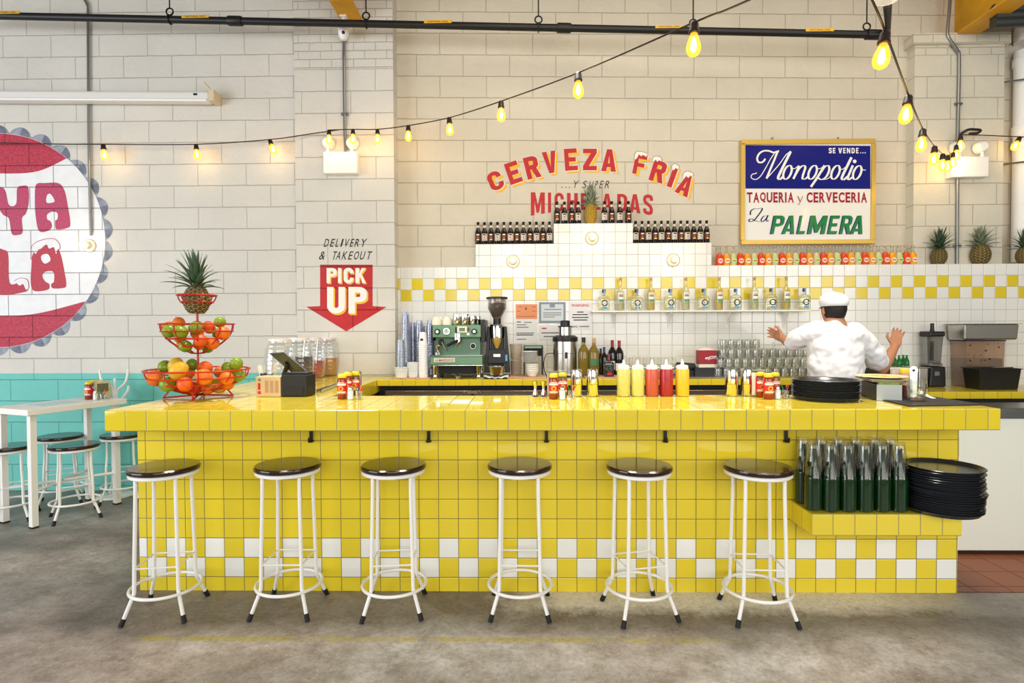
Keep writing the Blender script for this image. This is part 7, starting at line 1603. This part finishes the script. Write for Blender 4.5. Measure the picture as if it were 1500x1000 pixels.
# black tub
A, B, C_ = G(1435, 571, ZL_), G(1390, 564.5, ZL_), G(1493, 570.5, ZL_)
t = thing('bus_tub', 'black plastic bus tub with tongs on its rim on the low counter', 'tub', (A.x, A.y, ZL_)); f1 = (B-A).normalized(); f2 = (C_-A).normalized(); 
la, lb = min((B-A).length, .20), (C_-A).length+.01; ht = W(1436, 541, A.y).z-ZL_
def tubv(s_, z, o=0): return [f1*(-o)+f2*(-o)+Vector((0, 0, z)), f1*(-o)+f2*(lb+o)+Vector((0, 0, z)), f1*(la+o)+f2*(lb+o)+Vector((0, 0, z)), f1*(la+o)+f2*(-o)+Vector((0, 0, z))]
V = tubv(0, .0, -.012)+tubv(0, ht, .004)+tubv(0, ht, .016)+tubv(0, ht+.006, .016)+tubv(0, ht+.006, -.003)+tubv(0, .006, -.017); F = [(3, 2, 1, 0)]
for j in range(5):
    for i in range(4): F.append((j*4+i, j*4+(i+1) % 4, (j+1)*4+(i+1) % 4, (j+1)*4+i))
F.append((20, 21, 22, 23)); MB().add(V, F).build('tub', mat('scuffed black plastic', (30, 28, 26), .38, noise=.25, nscale=30), t, smooth=False, bevel=.004)
t2 = thing('steel_tongs', 'steel tongs resting on the rim of the black bus tub', 'tongs', tuple(A+f2*(lb*.62)+f1*.012+Vector((0, 0, ht+.0125))))
for s_ in (-1, 1): MB().tube([(-.09, s_*.014, 0), (.07, s_*.004, .002)], .006, 8).build('tong_arm', M_steel, t2)
t2.rotation_euler = (0, 0, math.atan2(f2.y, f2.x))
# tall tub of dark drink with steel pan on top
Yd = 2.165; a, b_ = W(1415, 530, Yd).x, W(1472, 530, Yd).x; zt4 = W(1436, 499.5, Yd).z
t = thing('drink_tub', 'clear square tub of dark red drink under the steel pan', 'tub', ((a+b_)/2, Yd, ZL_)); wv = (b_-a)/2; H = zt4-ZL_
MB().add([(-wv*.93, 0, 0), (wv*.93, 0, 0), (wv*.93, .17, 0), (-wv*.93, .17, 0), (-wv, 0, H), (wv, 0, H), (wv, .18, H), (-wv, .18, H)], [(0, 3, 2, 1), (0, 1, 5, 4), (1, 2, 6, 5), (2, 3, 7, 6), (3, 0, 4, 7)]).build('tub', glass_mat('scratched polycarbonate', (232, 214, 196), .5, .08, .25, (206, 170, 140)), t, smooth=False)
MB().box(-wv*.92, wv*.92, .008, .165, .004, W(1436, 525, Yd).z-ZL_).build('drink', mat('very dark drink', (30, 10, 12), .15), t, smooth=False)
M_spl = mat('dark splash', (60, 14, 14), .4)
for i in range(16): MB().lathe([(0, 0), (random.uniform(.003, .010), 0)], 0, 0, 8, close=False).build('splash', M_spl, t, (random.uniform(-wv*.9, wv*.9), -.001-.0002*i, H*random.uniform(.55, .95))).rotation_euler = (PI/2, 0, 0)
MB().box(-wv-.006, wv+.006, -.006, .186, H, H+.008).build('lid', mat('blue lid', (36, 44, 74), .4), t, smooth=False)
a, b_ = W(1412, 490, Yd-.03).x, W(1494, 490, Yd-.03).x; z0 = ZL_+H+.0095; z1 = W(1440, 474.5, Yd-.03).z
t = thing('hotel_pan', 'large stainless pan lying on top of the dark drink tub', 'pan', ((a+b_)/2, Yd-.03, z0)); wv = (b_-a)/2; H = z1-z0
V = [(-wv*.97, .012, 0), (wv*.97, .012, 0), (wv*.97, .20, 0), (-wv*.97, .20, 0), (-wv, 0, H), (wv, 0, H), (wv, .21, H), (-wv, .21, H)]
MB().add(V, BF).build('pan', M_steel, t, smooth=False, bevel=.016, bseg=3); MB().box(-wv-.012, wv+.012, -.014, .222, H, H+.004).build('rim', M_steel, t, smooth=False)
# ================================================================ BARTENDER
M_skin = mat('warm brown skin', (186, 130, 98), .55, noise=.06, nscale=12); M_shirt = mat('white cotton', (238, 238, 240), .85, noise=.03, nscale=6); M_trous = mat('dark trousers', (40, 42, 48), .8); M_hair = mat('black hair', (24, 20, 18), .6, bump=.6, nscale=90)
YM = 1.26; pm = W(1224, 520, YM); per = thing('person', 'bartender seen from behind in white T-shirt and white cap, both arms raised', 'person', (pm.x, YM, 0))
def mp(px, py, dy=0): q = W(px, py, YM+dy); return Vector((q.x-pm.x, dy, q.z))
def eloft(mb, secs, seg=24):
    vs, fs = [], []
    for cx, cy, z, rx, ry in secs:
        for i in range(seg): a = 2*PI*i/seg; vs.append((cx+rx*math.cos(a), cy+ry*math.sin(a), z))
    n = len(secs)
    for j in range(n-1):
        for i in range(seg): i2 = (i+1) % seg; fs.append((j*seg+i, j*seg+i2, (j+1)*seg+i2, (j+1)*seg+i))
    fs += [tuple(reversed(range(seg))), tuple(range((n-1)*seg, n*seg))]; return mb.add(vs, fs)
def limb(mb, pts, rad, n=5):
    P = smooth_pts(pts, n); R = []
    for i in range(len(P)):
        t = i/(len(P)-1)*(len(rad)-1); k = min(int(t), len(rad)-2); R.append(rad[k]+(rad[k+1]-rad[k])*(t-k))
    mb.tube(P, R, 14); mb.ball(P[0], R[0]*.98, 12, 8); mb.ball(P[-1], R[-1]*.98, 12, 8); return mb
zsL, zsR = mp(1188, 484, .0), mp(1259, 486, .0)
neck = mp(1223, 470, .01); head = mp(1222.5, 450, .03)
elL, wrL, haL = mp(1159, 503, .16), mp(1146, 495, .36), mp(1139, 491, .42)
elR, wrR, haR = mp(1292, 540, .07), mp(1311, 507, .20), mp(1316, 496, .25)
def hand(mb, wr, d, side, up):
    """palm, four bent fingers of unequal length and a thumb from the side of the palm"""
    d = d.normalized(); s_ = (up - d*up.dot(d)).normalized(); n_ = d.cross(s_)
    P = [wr, wr+d*.03, wr+d*.065, wr+d*.09]
    for o in (-.027, -.009, .009, .027): mb.tube([wr+s_*o*.55, wr+d*.04+s_*o*.9, wr+d*.088+s_*o], [.017, .016, .0125], 10)
    for o, ln, sp in ((-.028, .058, -.16), (-.0095, .072, -.04), (.0095, .078, .03), (.028, .071, .12)):
        b = wr+d*.085+s_*o; f = (d+s_*sp).normalized()
        q = [b, b+f*ln*.45+n_*side*.004, b+f*ln*.78+n_*side*.016, b+f*ln*.95+n_*side*.034]; mb.tube(q, [.0098, .0092, .0084, .0070], 9); mb.ball(q[-1], .0070, 8, 6)
    b = wr+d*.03+s_*.030; f = (d*.65+s_*.8).normalized(); q = [b, b+f*.028+n_*side*.008, b+f*.052+n_*side*.018, b+(f*.7+d*.4).normalized()*.07+n_*side*.026]
    mb.tube(q, [.015, .012, .0105, .008], 9); mb.ball(q[-1], .008, 8, 6)
bd = MB()
zn = neck.z
eloft(bd, [(0, 0, .90, .165, .115), (0, 0, .98, .165, .115), (0, 0, 1.10, .150, .105), (0, .0, 1.24, .172, .118), (0, 0, 1.36, .180, .115), (0, .0, 1.425, .165, .095), (0, .005, 1.465, .10, .075), (0, .01, zn+.01, .062, .062), (0, .02, zn+.05, .058, .060)])
limb(bd, [zsL+Vector((.03, 0, 0)), (zsL+elL)/2+Vector((0, 0, -.01)), elL], [.062, .052, .043]); limb(bd, [elL, (elL*.6+wrL*.4), wrL], [.043, .042, .028])
limb(bd, [zsR+Vector((-.03, 0, 0)), (zsR+elR)/2, elR], [.062, .052, .044]); limb(bd, [elR, (elR*.6+wrR*.4), wrR], [.044, .043, .028])
hand(bd, wrL, haL-wrL, -1, Vector((0, 0, 1))); hand(bd, wrR, haR-wrR+Vector((.01, .03, .05)), 1, Vector((-1, .3, .3)))
for s_ in (-1, 1): limb(bd, [Vector((s_*.09, 0, .93)), Vector((s_*.10, .015, .50)), Vector((s_*.105, -.02, .08))], [.088, .06, .040])
hz_ = head.z
eloft(bd, [(0, .035, hz_-.115, .035, .04), (0, .04, hz_-.09, .058, .075), (0, .035, hz_-.04, .073, .092), (0, .03, hz_+.01, .077, .098), (0, .03, hz_+.055, .073, .092), (0, .03, hz_+.09, .052, .066), (0, .03, hz_+.105, .02, .03)], 28)
bd.ball((0, .132, hz_-.035), .016, 12, 8, (.85, 1, 1.5)); bd.ball((0, .122, hz_-.08), .018, 12, 8, (1.2, .5, .5)); bd.ball((0, .115, hz_-.112), .022, 12, 8)
for s_ in (-1, 1): bd.ball((s_*.079, .025, hz_-.025), .02, 12, 8, (.35, .7, 1.25)); bd.ball((s_*.035, .121, hz_-.0), .018, 10, 8, (1.2, .4, .4))
o = bd.build('body', M_skin, per, sharp=180); k = o.modifiers.new('skin', 'REMESH'); k.mode = 'VOXEL'; k.voxel_size = .0055; k.use_smooth_shade = True; k = o.modifiers.new('smooth', 'SMOOTH'); k.factor = .5; k.iterations = 3
for s_ in (-1, 1): MB().ball((s_*.032, .1165, hz_-.022), .0115, 14, 10).build('eye', M_white, per); MB().ball((s_*.032, .1265, hz_-.022), .0045, 10, 8).build('iris', M_black, per)
MB().ball((0, .129, hz_-.078), .016, 14, 8, (1.35, .35, .35)).build('lips', mat('lips', (160, 90, 80), .5), per)
# T-shirt
sh_ = MB()
eloft(sh_, [(0, -.0, .955, .192, .135), (0, 0, 1.02, .192, .135), (.004, 0, 1.10, .190, .132), (.002, 0, 1.22, .196, .138), (0, 0, 1.34, .200, .134), (0, 0, 1.415, .188, .113), (0, .004, 1.462, .128, .090), (0, .008, 1.495, .080, .076), (0, .012, 1.525, .070, .070)], 32)
slL = zsL*.12+elL*.88; slR = zsR*.22+elR*.78
limb(sh_, [zsL+Vector((.05, 0, -.01)), (zsL+slL)/2, slL], [.083, .076, .069]); limb(sh_, [zsR+Vector((-.05, 0, -.01)), (zsR+slR)/2+Vector((.0, 0, .0)), slR], [.085, .078, .072])
o = sh_.build('t_shirt', M_shirt, per, sharp=180); k = o.modifiers.new('cloth', 'REMESH'); k.mode = 'VOXEL'; k.voxel_size = .008; k.use_smooth_shade = True
tx = bpy.data.textures.new('cloth folds', 'CLOUDS'); tx.noise_scale = .075; tx.noise_depth = 1
k = o.modifiers.new('smooth', 'SMOOTH'); k.factor = .5; k.iterations = 4; k = o.modifiers.new('folds', 'DISPLACE'); k.texture = tx; k.strength = .03; k.mid_level = .45; k.texture_coords = 'LOCAL'
# trousers and shoes
tr = MB(); eloft(tr, [(0, 0, .80, .170, .12), (0, 0, .90, .176, .124), (0, 0, .97, .172, .12)])
for s_ in (-1, 1): limb(tr, [Vector((s_*.09, 0, .86)), Vector((s_*.10, .015, .50)), Vector((s_*.105, -.015, .06))], [.098, .074, .062])
o = tr.build('trousers', M_trous, per, sharp=180); k = o.modifiers.new('cloth', 'REMESH'); k.mode = 'VOXEL'; k.voxel_size = .01; k.use_smooth_shade = True
for s_ in (-1, 1): MB().lathe([(.045, .004), (.05, .012), (.05, .035), (.035, .075), (.02, .09)], 0, 0, 20).build('shoe', M_black, per, (s_*.108, .03, 0)).scale = (1, 2.5, 1)
# hair and cap
hr = MB(); eloft(hr, [(0, .016, hz_-.10, .050, .058), (0, .018, hz_-.08, .060, .068), (0, .020, hz_-.055, .070, .085), (0, .022, hz_-.02, .0785, .096), (0, .024, hz_+.03, .0795, .099), (0, .026, hz_+.07, .066, .084)], 28); 
V = [(p_ if p_.y < .085 else Vector((p_.x*.96, .085+(p_.y-.085)*.2, p_.z))) for p_ in hr.v]; hr.v = V; hr.build('hair', M_hair, per)
cp = MB(); zc_ = hz_+.005
eloft(cp, [(0, .026, zc_-.004, .086, .106), (0, .026, zc_+.012, .092, .112), (0, .027, zc_+.04, .097, .116), (-.003, .03, zc_+.072, .086, .102), (-.006, .032, zc_+.095, .060, .072), (-.008, .033, zc_+.106, .024, .03), (-.008, .033, zc_+.108, .001, .001)], 36)
cap = cp.build('cap', M_shirt, per, sub=1); MB().ball((-.008, .033, zc_+.108), .008, 10, 8).build('cap_button', M_shirt, cap)
V, F = [], []
for i in range(15):
    a = PI*(.2+.6*i/14); V += [(.082*math.cos(a), .026+.10*math.sin(a), zc_+.004), (.095*math.cos(a), .026+.10*math.sin(a)+.062*math.sin((a-.2*PI)/.6), zc_-.010)]
F = [(2*i, 2*i+1, 2*i+3, 2*i+2) for i in range(14)]; MB().add(V, F).build('cap_visor', M_shirt, cap, solid=.004)
